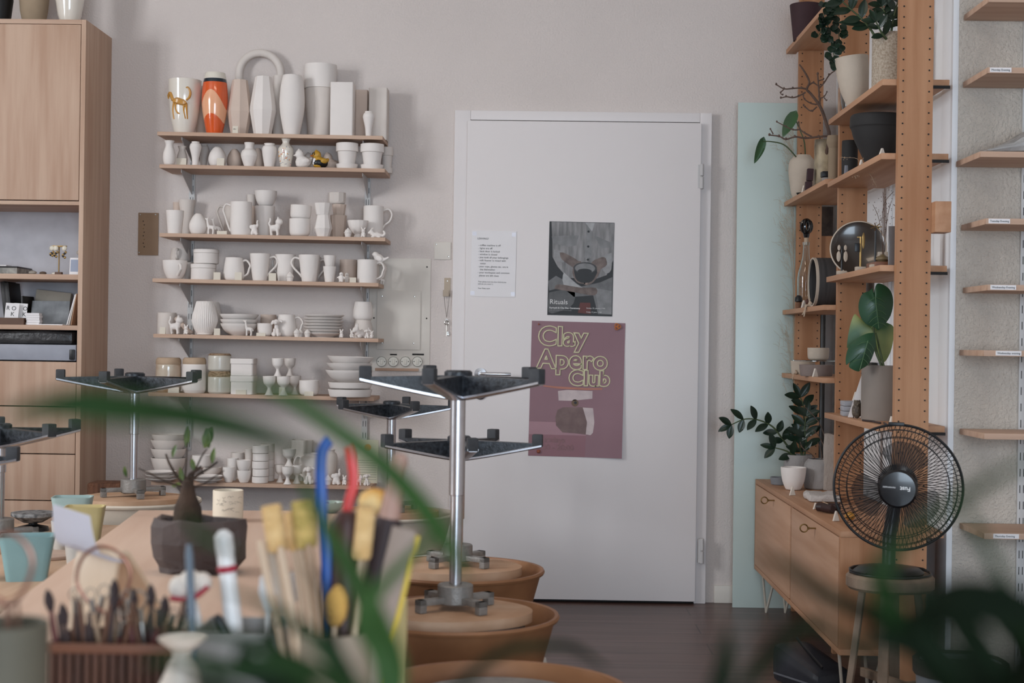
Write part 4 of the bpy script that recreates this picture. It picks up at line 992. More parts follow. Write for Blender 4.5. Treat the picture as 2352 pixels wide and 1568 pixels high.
# ---- shelf 6
A = lambda *a, **k: pot(5, *a, **k)
m_rope = mat('rope_lid', (176, 150, 122), .8, rgb2=(120, 92, 68), scale=60, stretch=(1, 1, 4), bump=.6, bscale=90)
m_cork = mat('wood_lid', (190, 164, 138), .7, var=.08, scale=20)
m_jarg = mat('jar_glaze', (206, 200, 188), .3, var=.03, coat=.3)
def lidjar(lm, lf=.20, knob=False):
    def f(o, R, H, m):
        h = H * (1 - lf)
        bm = vessel('canister', R, h, .004); part('body', bm, m, o)
        part('lid', lathe([(0, h), (R * .96, h), (R * 1.0, h + .004), (R * .98, H - .008), (R * .86, H), (0, H)], 44), lm, o)
    return f
A(389, 821, 58, 'canister', 'lidded_jar', 'glossy speckled jar with a domed lid at the left end of the sixth shelf', 'jar', row=.055, m=mat('stained_glaze', (202, 190, 172), .15, rgb2=(172, 138, 110), scale=9, coat=.6), lid=lidjar(m_cork))
A(448.5, 821, 54, 'canister', 'lidded_jar', 'plain white jar with a pale wooden lid', 'jar', m=m_white, lid=lidjar(m_cork, .19))
A(507, 852, 53, 'canister', 'lidded_jar', 'lower jar with a rope wrapped lid', 'jar', m=m_jarg, lid=lidjar(m_rope, .26))
A(506.5, 811.5, 53, 'canister', 'lidded_jar', 'upper jar with a striped cane lid', 'jar', m=m_jarg, vb=852, lid=lidjar(m_rope, .12))
def sqbox(o, R, H, m):
    part('body', prism(rounded(R * 1.9, R * 1.9, .008), 0, H * .68, .002), m, o)
    part('lid', prism(rounded(R * 2.0, R * 2.0, .009), H * .69, H, .002), m, o)
A(562.5, 862.5, 54, 'box', 'lidded_box', 'lower of the two square lidded boxes on the sixth shelf', 'box', lid=sqbox)
A(562, 823, 54, 'box', 'lidded_box', 'upper of the two square lidded boxes on the sixth shelf', 'box', lid=sqbox, vb=862)
A(621, 864, 30, 'eggcup', 'egg_cup', 'front left egg cup at the foot of the pyramid', 'egg cup', row=.01)
A(653.5, 864.5, 31, 'eggcup', 'egg_cup', 'front right egg cup at the foot of the pyramid with a price card', 'egg cup', row=.01)
A(680, 863, 27, 'eggcup', 'egg_cup', 'egg cup standing behind at the right of the pyramid', 'egg cup', row=.12, m=m_white2)
A(640, 823, 27, 'eggcup', 'egg_cup', 'top egg cup of the front pyramid', 'egg cup', row=.018, vb=863.5)
A(668, 823, 26, 'eggcup', 'egg_cup', 'top egg cup in the shadow behind the pyramid', 'egg cup', row=.11, vb=863, m=m_white2)
A(712.5, 873.5, 45, 'round', 'bowl', 'single small white bowl right of the egg cups', 'bowl')
for k, (vt, vb, lab) in enumerate(((894, None, 'lower'), (878, 891, 'upper'))):
    A(807, vt, 102, 'dish', 'dish', '%s of the two straight sided dishes at the right end of the sixth shelf' % lab, 'dish', row=.012, vb=vb)
for k, (vt, vb, w, lab) in enumerate(((850, 879, 108, 'bottom deep'), (834, 858, 106, 'middle'), (819, 845, 106, 'top tilted'))):
    A(804 + k, vt, w, 'bowldeep' if k == 0 else 'bowllow', 'bowl', '%s bowl of the three stacked on the dishes' % lab, 'bowl', row=.010, vb=vb, rot=(0, .03 * (k == 2), 0))
card(5, 401, 889, 896.5, 25, 'low price card in front of the glossy speckled jar', .003)
card(5, 556, 895, 903, 24, 'low price card in front of the square boxes', .003)
card(5, 650, 889, 906, 13, 'upright price card in front of the egg cups', .001)
card(5, 712, 899, 908, 21, 'low price card in front of the single small bowl', .001)
# ---- shelf 7
A = lambda *a, **k: pot(6, *a, **k)
for k, (vt, vb, w, lab) in enumerate(((1051, 1083, 80, 'bottom'), (1030, 1064, 81, 'second'), (1010, 1043, 81, 'third'), (997, 1029, 78, 'top'))):
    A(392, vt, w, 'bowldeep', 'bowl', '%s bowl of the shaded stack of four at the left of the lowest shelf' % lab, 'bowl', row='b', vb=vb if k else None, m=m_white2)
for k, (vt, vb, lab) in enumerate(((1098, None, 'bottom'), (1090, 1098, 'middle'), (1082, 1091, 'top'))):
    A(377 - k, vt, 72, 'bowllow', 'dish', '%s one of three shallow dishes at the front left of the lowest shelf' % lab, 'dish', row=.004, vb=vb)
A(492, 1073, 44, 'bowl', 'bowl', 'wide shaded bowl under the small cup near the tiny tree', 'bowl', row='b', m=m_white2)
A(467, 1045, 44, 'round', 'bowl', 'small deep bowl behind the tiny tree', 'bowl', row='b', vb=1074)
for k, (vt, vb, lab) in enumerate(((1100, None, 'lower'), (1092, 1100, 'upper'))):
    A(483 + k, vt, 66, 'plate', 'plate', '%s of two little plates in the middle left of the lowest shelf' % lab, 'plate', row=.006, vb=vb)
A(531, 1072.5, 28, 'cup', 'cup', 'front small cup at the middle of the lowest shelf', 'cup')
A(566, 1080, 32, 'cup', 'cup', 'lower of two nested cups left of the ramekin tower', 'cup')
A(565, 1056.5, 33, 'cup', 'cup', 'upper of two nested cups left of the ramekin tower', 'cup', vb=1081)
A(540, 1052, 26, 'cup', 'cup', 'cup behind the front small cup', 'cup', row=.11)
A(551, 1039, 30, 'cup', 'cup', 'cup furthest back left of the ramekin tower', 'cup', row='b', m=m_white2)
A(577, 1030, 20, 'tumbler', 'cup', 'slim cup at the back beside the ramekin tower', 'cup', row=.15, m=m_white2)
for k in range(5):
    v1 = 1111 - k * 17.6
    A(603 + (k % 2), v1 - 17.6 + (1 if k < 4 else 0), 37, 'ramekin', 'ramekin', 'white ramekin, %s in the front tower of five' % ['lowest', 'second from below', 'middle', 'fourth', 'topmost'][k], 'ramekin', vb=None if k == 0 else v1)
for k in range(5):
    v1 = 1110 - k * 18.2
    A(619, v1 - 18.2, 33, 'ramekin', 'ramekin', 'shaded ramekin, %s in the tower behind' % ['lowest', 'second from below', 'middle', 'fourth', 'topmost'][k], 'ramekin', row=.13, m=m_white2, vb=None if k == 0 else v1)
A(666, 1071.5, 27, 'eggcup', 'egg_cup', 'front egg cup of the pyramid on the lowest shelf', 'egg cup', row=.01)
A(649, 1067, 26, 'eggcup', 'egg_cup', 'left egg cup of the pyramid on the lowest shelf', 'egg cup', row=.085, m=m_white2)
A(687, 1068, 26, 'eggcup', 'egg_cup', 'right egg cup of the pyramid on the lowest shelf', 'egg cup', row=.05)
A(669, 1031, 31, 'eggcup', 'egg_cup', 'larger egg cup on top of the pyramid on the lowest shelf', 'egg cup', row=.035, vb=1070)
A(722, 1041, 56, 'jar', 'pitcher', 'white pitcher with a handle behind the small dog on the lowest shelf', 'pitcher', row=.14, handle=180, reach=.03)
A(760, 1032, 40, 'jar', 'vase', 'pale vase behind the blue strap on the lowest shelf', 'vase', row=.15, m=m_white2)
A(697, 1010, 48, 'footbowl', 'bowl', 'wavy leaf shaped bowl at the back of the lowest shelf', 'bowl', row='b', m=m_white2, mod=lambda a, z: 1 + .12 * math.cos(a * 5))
figure(dog, 'dog_figurine', 6, 715, 1070, 'sitting dog figurine left of the blue strap', row=.03)
figure(cupcake, 'cupcake_figurine', 6, 759, 1090, 'cupcake figurine between the blue strap and the elephant', row=.03)
figure(elephant, 'elephant_figurine', 6, 778, 1076, 'elephant figurine with trunk raised between the two straps', row=.03)
figure(bunny, 'rabbit_figurine', 6, 797, 1090, 'rabbit figurine beside the red strap', row=.03)
figure(cat, 'cat_figurine', 6, 829, 1090, 'small cat figurine right of the red strap', row=.03, rz=.4)
figure(dog, 'dog_figurine', 6, 848, 1088, 'spotted dog figurine at the right end of the lowest shelf', row=.03)
Y = SY + .13; c = P(848, 700, Y); zb = shz(6, c.x); h = P(848, 1010, Y).z - zb
t = thing('signboard', 'cream board with an orange dot standing at the right end of the lowest shelf', 'sign', (c.x, Y, zb)); t.rotation_euler = (-.12, 0, 0)
part('board', bx(-.045, .045, 0, .006, 0, h, .001), mat('cream_board', (214, 206, 184), .7), t)
part('orange_dot', cyl(.0145, 0, .001, 24), mat('orange_dot', (226, 144, 70), .6), t, (.0, -.0002, h * .82), (PI / 2, 0, 0))
bm = B()
for k in range(9): box(bm, -.04, .04, -.0006, 0, h * (.08 + .055 * k), h * (.08 + .055 * k) + .002)
part('printed_lines', bm, mat('print_sage', (150, 150, 138), .7), t, smooth=False)

# ---------------------------------------------------------------- tall open shelf unit at the right
XF, XB = 1.043, 1.246
CX0, CX1 = 1.085, 1.187
colY = [4.50, 5.37, 6.22]
cl = ['near', 'middle', 'far']
unit = thing('shelf_unit', 'tall maple shelf unit with drilled uprights along the right wall', 'shelf unit', (CX0, 4.5, 0))
def up(v): return v
for k, y in enumerate(colY):
    bm = bx(0, CX1 - CX0, y - 4.5, y - 4.5 + .028, 0, 3.1)
    for i in range(94):
        for x in (.012, .090):
            nf = len(bm.faces); cyl(.0026, 0, .0012, 8, bm=bm, M=Matrix.Translation((x, y - 4.5 - .0002, .08 + i * .032)) @ RX)
            bm.faces.ensure_lookup_table()
            for f in bm.faces[nf:]: f.material_index = 1
    part('upright', bm, [m_maple, m_dark], unit)
FZ = [P(1793, 114, 6.30).z, P(1792, 464, 6.30).z, P(1790, 712, 6.30).z, P(1787, 856, 6.30).z]
NZ = [P(1888, 10, 5.40).z, P(2012, 181, 4.535).z, P(2015, 351, 4.535).z, P(2010, 608, 4.535).z, P(2004, 976, 4.535).z]
for z in FZ: part('shelf', bx(XF - CX0, XB - CX0, 5.405 - 4.5, 6.215 - 4.5, z - .019, z, .0015), m_mapley, unit); 
for z in FZ: part('shelf', bx(XF - CX0, -.001, 6.215 - 4.5, 6.30 - 4.5, z - .019, z, .0015), m_mapley, unit)
for z in NZ: part('shelf', bx(XF - CX0, XB - CX0, 4.535 - 4.5, 5.365 - 4.5, z - .019, z, .0015), m_mapley, unit)
for z in NZ[1:]:
    part('support_rail', bx(CX1 - CX0 + .001, XB - CX0, 4.528 - 4.5, 4.534 - 4.5, z - .028, z - .019), m_dark, unit)
# sideboard: its own low cabinet hung between the uprights
SX = .931; sy0, sy1 = 4.515, 6.25
sz1 = P(1941, 1220, 4.515).z; sz0 = P(1941, 1505, 4.515).z
sb = thing('sideboard', 'low maple sideboard with two doors and keys below the shelf unit', 'sideboard', (SX, sy0, 0))
def sp_(name, x0, x1, y0, y1, z0, z1, m, **k): return part(name, bx(x0 - SX, x1 - SX, y0 - sy0, y1 - sy0, z0, z1, .0015), m, sb, **k)
sp_('top_panel', SX, 1.082, sy0, sy1, sz1 - .018, sz1, m_mapley)
sp_('top_panel', 1.0821, XB, 4.530, 5.368, sz1 - .018, sz1, m_mapley); sp_('top_panel', 1.0821, XB, 5.400, 6.218, sz1 - .018, sz1, m_mapley)
sp_('bottom_panel', SX, 1.082, sy0, sy1, sz0, sz0 + .018, m_mapley)
sp_('end_panel', SX, 1.082, sy0 + .001, sy0 + .019, sz0 + .018, sz1 - .018, m_maple)
sp_('end_panel', SX, 1.082, sy1 - .019, sy1 - .001, sz0 + .018, sz1 - .018, m_maple)
sp_('back_panel', 1.070, 1.082, sy0 + .02, sy1 - .02, sz0 + .018, sz1 - .018, m_maple)
sp_('divider', SX + .003, 1.07, 5.37, 5.388, sz0 + .018, sz1 - .018, m_maple)
m_maplef = woodmat('maple_front', (200, 160, 132), (184, 142, 112), 'Y', 18)
for k, (y0, y1, kp) in enumerate(((sy0 + .022, 5.362, (1860, 1213)), (5.396, sy1 - .022, (1765, 1149)))):
    d_ = sp_('door', SX - .001, SX + .016, y0, y1, sz0 + .021, sz1 - .021, m_maplef)
    c = PX(kp[0] + 14, kp[1], SX - .001)
    bm = tube([(-.040 + .0125 * math.cos(a), c.y - sy0, c.z + .0125 * math.sin(a)) for a in [i * PI / 10 for i in range(20)]], .0022, 8, closed=True)
    tube([(-.028, c.y - sy0, c.z), (-.001, c.y - sy0, c.z)], .0026, 8, bm); tube([(-.026, c.y - sy0, c.z), (-.022, c.y - sy0, c.z)], .0042, 8, bm)
    part('key', bm, m_brass, d_)
m_creamleg = mat('pale_metal', (206, 198, 184), .4, .2)
for (x, y) in ((SX + .04, sy1 - .1), (1.05, sy1 - .1), (SX + .04, sy0 + .1), (1.05, sy0 + .1)):
    bm = tube([(x - SX - .02, y - sy0, sz0), (x - SX, y - sy0 + .02, .002)], .005, 8); tube([(x - SX + .03, y - sy0 - .03, sz0), (x - SX, y - sy0 + .02, .002)], .005, 8, bm)
    part('hairpin_leg', bm, m_creamleg, sb)
single('metal_post', 'grey metal post standing behind the far upright by the white wall', 'post', cyl(.016, 0, 1.28, 20, bev=.002), mat('grey_metal', (112, 110, 108), .4, .6), (1.215, 6.335, 0))
single('plywood_block', 'small plywood block fixed to the right side of the near upright', 'block', bx(0, .048, 0, .07, 0, .092, .0015), m_mapley, (CX1 + .0005, 4.458, P(2134, 535, 4.5).z))

# ---- things on the unit
def rv(kind, u, vt, w, y, z, name, label, cat, m, seg=44, mod=None, rot=None, smooth=True, vb=None, t=.004):
    R = w / 2 * y / FPX; c = P(u, 700, y); zb = P(u, vb, y).z if vb else z; H = P(u, vt, y).z - zb
    o = single(name, label, cat, vessel(kind, R, H, t, seg, mod), m, (c.x, y, zb), rot or (0, 0, 0), smooth=smooth)
    return o, R, H
def wedge(u, v0, v1, w, x, label, z=None, rz=.5):
    c = PX(u, v1, x); s = c.y / FPX; h = (v1 - v0) * s; w2 = w * s / 2
    bm = prism([(-w2, 0), (w2, 0), (w2 * .15, h), (-w2 * .15, h)], -.004, .004, .0008, M=Matrix.Rotation(PI / 2, 4, 'X'))
    return single('price_wedge', label, 'price stand', bm, m_paperw, (x, c.y, z if z is not None else c.z), (0, 0, rz))
m_paperw = mat('wedge_white', (222, 212, 200), .8, var=.02)
m_plum = mat('plum_stoneware', (62, 40, 44), .75, var=.08)
m_creams = mat('cream_stoneware', (196, 182, 166), .85, var=.05, scale=10, bump=.1, bscale=90)
m_spk = mat('speckled_stoneware', (188, 176, 160), .85, rgb2=(150, 134, 116), scale=160, detail=8, bump=.1, bscale=90)
m_blkst = mat('black_stoneware', (44, 43, 43), .75, var=.12, scale=6)
m_brglz = mat('dark_glaze', (56, 50, 46), .22, rgb2=(96, 92, 88), scale=60, coat=.5)
rv('tumbler', 1841, 12, 72, 6.08, FZ[0], 'planter', 'dark plum tapered planter on the highest far shelf', 'planter', m_plum)
PR['ovoid'] = [(.62, 0), (.78, .12), (.92, .40), (1, .66), (.92, .86), (.66, .97), (.60, 1)]
PR['capped'] = [(.72, 0), (.74, .5), (.72, .72), (.78, .76), (1, .86), (1, .92), (.9, 1)]
rv('ovoid', 1838, 357, 62, 6.13, FZ[1], 'vase', 'matt cream vase holding a two leaved stem on the second far shelf', 'vase', m_creams)
m_birchbark = mat('birch_bark_glaze', (186, 170, 140), .5, rgb2=(70, 58, 48), scale=16, stretch=(1, 1, .6), detail=6)
rv('canister', 1886, 322, 40, 5.86, FZ[1], 'vase', 'birch bark patterned vase holding the bare branch', 'vase', m_birchbark)
rv('capped', 1909, 312, 30, 5.56, FZ[1], 'vase', 'beige column vase with a wide cap beside the branch vase', 'vase', mat('beige_stoneware', (150, 132, 110), .85))
c = PX(1857, 431, 1.062); t = thing('clay_sculpture', 'small dark plum block sculpture in front of the branch vase', 'sculpture', (1.062, c.y, FZ[1]))
part('base', bx(-.013, .013, -.013, .013, 0, .038, .004), m_plum, t); part('head', bx(-.011, .013, -.012, .012, .040, .088, .003), m_plum, t, rot=(0, .06, 0))
single('dish', 'small flat black dish on the front edge of the second far shelf', 'dish', vessel('bowllow', .020, .014, .002), m_black, (1.07, 6.05, FZ[1]))
wedge(1846, 424, 441, 11, 1.055, 'white price wedge beside the flat black dish', FZ[1])
t = thing('lidded_jar', 'little grey jar with a black lid tucked beside the beige column vase', 'jar', (1.10, 5.68, FZ[1]))
part('body', vessel('cyl', .018, .034, .003), m_grey, t); part('lid', bx(-.02, .02, -.02, .02, .036, .058, .004), m_black, t)
# leaves helper
def leafmesh(L, W_, curl=.15, fold=.25, kind='oval', nx=10):
    """a leaf along +X from its stem at the origin"""
    bm = B(); rows = []
    for i in range(nx + 1):
        t = i / nx
        if kind == 'oval': w = math.sin(PI * min(t * .96 + .02, 1)) ** .8
        elif kind == 'heart': w = (math.sin(PI * t ** .62) ** .75) if t > 0 else .0
        else: w = (1 - t) ** .7 * min(1, t * 6 + .25)
        x = L * t; z = -curl * L * t * t
        if kind == 'heart' and t < .12: x -= .0
        row = []
        for j in (-1, -.5, 0, .5, 1):
            yy = j * W_ / 2 * max(w, .02)
            xx = x - (L * .16 * abs(j) * (1 - t) ** 4 if kind == 'heart' else 0)
            row.append(bm.verts.new((xx, yy, z + abs(yy) * fold)))
        rows.append(row)
    for a, b in zip(rows, rows[1:]):
        for k in range(4): bm.faces.new((a[k], a[k + 1], b[k + 1], b[k]))
    return bm
def frame(d, up=(0, 0, 1)):
    """rotation taking +X to d with +Z near up"""
    x = Vector(d).normalized(); z = Vector(up); y = z.cross(x)
    if y.length < 1e-4: y = Vector((0, 1, 0)).cross(x)
    y.normalize(); z = x.cross(y)
    return Matrix((x, y, z)).transposed()
def leaf(parent, p, d, L, W_, m, up=(0, -.6, 1), kind='oval', curl=.15, fold=.25, org=None, name='leaf'):
    R3 = frame(d, up).to_4x4(); bm = leafmesh(L, W_, curl, fold, kind)
    bmesh.ops.transform(bm, matrix=Matrix.Translation(Vector(p) - (Vector(org) if org is not None else Vector((0, 0, 0)))) @ R3, verts=bm.verts)
    r = bmesh.ops.extrude_face_region(bm, geom=bm.faces[:])
    for v in [e for e in r['geom'] if isinstance(e, bmesh.types.BMVert)]: v.co += Vector((0, .0004, -.0006))
    return part(name, bm, m, parent, angle=60)
def stemp(parent, pts, r0, r1, m, org, name='stem'):
    o = Vector(org); n = len(pts)
    return part(name, tube([Vector(p) - o for p in pts], [r0 + (r1 - r0) * i / (n - 1) for i in range(n)], 8, smooth=4), m, parent)
m_stem = mat('green_stem', (70, 84, 52), .6, var=.1)
m_bark = mat('branch_bark', (104, 84, 74), .85, var=.15, scale=40, bump=.5, bscale=90)
m_leafd = mat('glossy_dark_leaf', (34, 52, 38), .30, rgb2=(26, 42, 32), scale=8, spec=.5)
m_leafm = mat('mid_green_leaf', (58, 92, 54), .38, rgb2=(40, 72, 42), scale=10)
# two-leaf stem in the cream vase
o_ = P(1838, 357, 6.13); t = thing('cut_foliage', 'two arrow shaped leaves on long stems in the matt cream vase', 'foliage', o_)
q = lambda u, v, y=6.10: P(u, v, y)
stemp(t, [q(1850, 380, 6.13), q(1848, 330), q(1838, 300), q(1825, 270)], .003, .0022, m_stem, o_)
stemp(t, [q(1845, 385, 6.13), q(1825, 356), q(1800, 332), q(1770, 325), q(1752, 325)], .003, .0022, m_stem, o_)
leaf(t, q(1825, 262), q(1800, 308) - q(1826, 260), .105, .052, m_leafm, (-.5, -1, .3), 'heart', .05, .2, o_)
leaf(t, q(1752, 322), q(1734, 374) - q(1752, 322), .10, .038, m_leafm, (.4, -1, .2), 'heart', .05, .3, o_)
# bare branch
o_ = P(1886, 322, 5.86); t = thing('dry_branch', 'bare knobbly branch spreading left from the birch bark vase', 'branch', o_)
q = lambda u, v, y=5.80: P(u, v, y)
part('main_branch', tube([q(1890, 380, 5.86) - o_, q(1905, 318) - o_, q(1897, 280) - o_, q(1884, 245) - o_, q(1862, 215) - o_, q(1853, 205) - o_, q(1859, 188) - o_, q(1848, 165) - o_, q(1836, 148) - o_], [.0075, .0072, .0065, .0058, .005, .0045, .004, .0036, .0028], 8, smooth=3), m_bark, t)
for pts, r in (([(1853, 205), (1840, 202), (1820, 203), (1801, 204), (1783, 194)], .0036), ([(1801, 204), (1793, 213), (1797, 218)], .0028), ([(1850, 212), (1833, 221), (1820, 224), (1806, 222), (1794, 225)], .0034),
               ([(1884, 245), (1882, 222), (1880, 197), (1878, 170)], .0042), ([(1881, 203), (1893, 190), (1905, 172), (1921, 160)], .0034), ([(1884, 226), (1893, 222), (1899, 212)], .0026), ([(1893, 224), (1898, 231)], .0024),
               ([(1876, 240), (1862, 237), (1848, 228), (1845, 220)], .003), ([(1876, 245), (1863, 255), (1850, 246), (1845, 242)], .003), ([(1859, 195), (1868, 190), (1879, 197)], .0034), ([(1863, 254), (1866, 256)], .0026),
               ([(1905, 312), (1880, 314), (1850, 317), (1826, 314), (1805, 320), (1790, 313), (1768, 310)], .0042), ([(1776, 308), (1770, 297)], .0028), ([(1865, 314), (1848, 305), (1837, 296), (1835, 282)], .0034), ([(1838, 297), (1822, 298), (1806, 291), (1785, 280)], .003), ([(1879, 186), (1892, 182)], .0028)):
    part('twig', tube([q(*p) - o_ for p in pts], [r * (1 - .35 * i / (len(pts) - 1)) for i in range(len(pts))], 7, smooth=3), m_bark, t)
    for p in pts[1:]:
        part('bud', ball(q(p[0] + random.uniform(-1, 1), p[1] - 1) - o_, (r * 1.25, r * 1.2, r * 1.6), sub=1), m_bark, t)
# far shelf 3
m_glass = mat('clear_glass', (236, 240, 238), .03, var=0, trans=1.0, ior=1.45)
c = P(1848, 700, 6.1)
t = thing('bottle', 'clear glass bottle with a black knotted stopper', 'bottle', (c.x, 6.08, FZ[2]))
Hb = P(1848, 556, 6.08).z - FZ[2]; rb = .0345
o1 = [(rb * .9, 0), (rb, .006), (rb, Hb * .46), (rb * .90, Hb * .55), (rb * .70, Hb * .64), (rb * .44, Hb * .78), (rb * .36, Hb * .95), (rb * .42, Hb * .96), (rb * .42, Hb)]
part('glass', lathe([(0, 0)] + o1 + [(r - .0022, max(z, .006)) for r, z in reversed(o1)] + [(0, .006)], 36), m_glass, t)
part('cork', cyl(.009, Hb - .012, Hb + .018, 14), m_cork, t)
bm = cyl(.010, Hb + .018, Hb + .034, 14, r1=.014); hz = Hb + .064
for a in range(3):
    M_ = Matrix.Translation((0, 0, hz)) @ Matrix.Rotation(a * PI / 3, 4, 'Z') @ RX
    bmesh.ops.create_uvsphere  # noqa
    pts = [M_ @ Vector((.021 * math.cos(b), .027 * math.sin(b), 0)) for b in [i * PI / 9 for i in range(18)]]
    tube(pts, .0062, 8, bm, closed=True)
part('stopper', bm, mat('black_gloss', (18, 18, 20), .12, coat=.6), t)
PR['drum'] = [(.96, 0), (1, .03), (1, 1)]
R = 57 * 5.62 / FPX; bm = vessel('drum', R, .165, .006, 56)
m_drum = mat('striped_dark_stoneware', (72, 70, 70), .7, rgb2=(52, 51, 52), scale=30, stretch=(.1, .1, 3))
t = thing('pot', 'dark striped pot lying on its side with the mouth to the left', 'pot', (1.225, 5.70, FZ[2] + R))
t.rotation_euler = (0, -PI / 2, 0)
part('body', bm, m_drum, t); part('rim', lathe([(R * .94, .160), (R * 1.0, .160), (R * 1.005, .171), (R * .94, .171), (R * .94, .160)], 56), m_creams, t)
def mushroom(x, u, v0, v1, capm, label):
    c = PX(u, v1, x); h = (v1 - v0) * c.y / FPX
    t = thing('mushroom_figurine', label, 'figurine', (x, c.y, FZ[2]))
    part('stem', lathe([(0, 0), (h * .20, 0), (h * .22, h * .3), (h * .14, h * .6), (0, h * .6)], 20), mat('brown_clay', (120, 84, 62), .8), t)
    part('cap', lathe([(0, h * .5), (h * .20, h * .48), (h * .29, h * .56), (h * .27, h * .80), (h * .15, h * .97), (0, h)], 20), capm, t)
mushroom(1.060, 1834, 680, 711, m_black, 'dark capped mushroom figurine at the front left of the third far shelf')
mushroom(1.075, 1855, 687, 708, mat('redbrown_clay', (88, 54, 44), .7), 'red brown mushroom figurine in front of the glass bottle')
wedge(1846, 694, 711, 14, 1.053, 'white price wedge between the two mushrooms', FZ[2])
wedge(1811, 703, 712, 10, 1.07, 'small beige price wedge at the far left corner of the third far shelf', FZ[2], .2)
m_figc = mat('figure_clay', (190, 168, 146), .8)
sitter = blobmesh('sitter', [('e', (.05, 0, .70), (.08, .07, .16)), ('e', (.03, 0, .93), (.06, .06, .075)), ('t', [(.06, -.05, .58), (-.14, -.06, .60), (-.20, -.06, .36), (-.24, -.06, .05)], [.05, .045, .035, .03]), ('t', [(.06, .05, .58), (-.12, .06, .62), (-.16, .06, .40), (-.26, .06, .15)], [.05, .045, .035, .03]), ('t', [(.05, -.07, .80), (.14, -.10, .68), (.05, -.08, .60)], [.032, .028, .028]), ('t', [(.05, .07, .80), (.15, .10, .70), (.06, .10, .60)], [.032, .028, .028]), ('e', (-.25, -.06, .02), (.05, .03, .025)), ('e', (-.29, .06, .12), (.05, .03, .025))], .022, m_figc, 2)
for (u, v0, v1, z, y, lab) in ((1874, 684, 727, FZ[2], 5.74, 'small clay figure sitting on the third far shelf with legs hanging down'), (1828, 857, 880, FZ[3], 6.02, 'small clay figure slumped over the edge of the fourth far shelf')):
    h = (v1 - v0) * y / FPX
    o = single('sitting_figurine', lab, 'figurine', B(), m_figc); o.data = sitter; o.scale = (h * 1.15, h * 1.15, h); o.location = (XF + .008, y, z - h * .53); o.rotation_euler = (0, 0, .15)
t = thing('picture', 'dark brown picture leaning at the back of the third far shelf', 'picture', (1.215, 6.262, FZ[2]))
part('panel', bx(-.022, .028, 0, .012, .25, .435, .001), mat('dark_picture', (62, 50, 44), .7, rgb2=(96, 84, 74), scale=18), t); part('backing', bx(-.022, .028, .012, .016, 0, .435, .001), m_maple, t)
single('plywood_board', 'plywood board standing in front of the dark picture', 'board', bx(-.025, .028, 0, .012, 0, .31, .001), m_maple, (1.21, 6.235, FZ[2]))
# far shelf 4
b1, R1, H1 = rv('dish', 1846, 829, 56, 6.06, FZ[3], 'bowl', 'pale low bowl at the back of the fourth far shelf', 'bowl', m_creams)
b2, R2, H2 = rv('dish', 1877, 838, 78, 5.72, FZ[3], 'bowl', 'grey brown low bowl at the front of the fourth far shelf', 'bowl', mat('brown_grey_stoneware', (136, 122, 116), .8, var=.08))
zt_ = FZ[3] + max(H1, H2) + .002
single('glass_plate', 'round glass plate lying across the two low bowls', 'plate', cyl(.085, 0, .004, 40, bev=.001), m_glass, (1.10, 5.86, zt_))
o, R3_, H3 = rv('round', 1881, 799, 49, 5.80, zt_ + .004, 'bowl', 'cream ringed bowl on top of the glass plate', 'bowl', m_creams)
wedge(1872, 856, 875, 15, 1.050, 'white price wedge in front of the grey brown bowl', FZ[3])
# sideboard top
zs = sz1 + .001
def onsb(u, v): return PZ(u, v, zs)
m_cgrey = mat('crackled_grey', (156, 152, 150), .85, var=.05, bump=.7, bscale=26)
def sbv(kind, u, vb, vt, w, name, label, cat, m, mod=None, dy=0):
    c = onsb(u, vb); s = (c.y) / FPX; R = w / 2 * s; y = c.y + dy
    x = P(u, 900, y).x; H = P(u, vt, y).z - zs
    return single(name, label, cat, vessel(kind, R, H, .004, 44, mod), m, (x, y, zs)), Vector((x, y, zs)), R, H
_, pD, _, _ = sbv('dish', 1795, 1112, 1096, 46, 'dish', 'shallow grey dish at the far end of the sideboard', 'dish', mat('slate_dish', (128, 130, 134), .6))
single('soap', 'small pale bar lying in the shallow grey dish', 'soap', bx(-.018, .018, -.01, .01, 0, .010, .003), m_creams, pD + Vector((.008, 0, .006)))
_, pB, _, _ = sbv('cup', 1825, 1124, 1073, 58, 'bowl', 'white wide bowl in front of the zamioculcas pot', 'bowl', m_white)
_, pZ, rZ, hZ = sbv('round', 1835, 1107, 1044, 64, 'pot', 'textured grey pot holding the arching houseplant', 'plant pot', m_cgrey, mod=lambda a, z: 1 + .03 * noise.noise(Vector((math.cos(a) * 3, math.sin(a) * 3, z * 40))), dy=.0)
PR['shoulder'] = [(.86, 0), (.96, .06), (1, .35), (.98, .75), (.86, .92), (.72, 1)]
_, pG, rG, hG = sbv('shoulder', 1884, 1122, 1054, 70, 'pot', 'large hammered grey pot with thin twigs beside the middle upright', 'pot', m_cgrey, mod=lambda a, z: 1 + .03 * noise.noise(Vector((math.cos(a) * 4, math.sin(a) * 4, z * 40))))
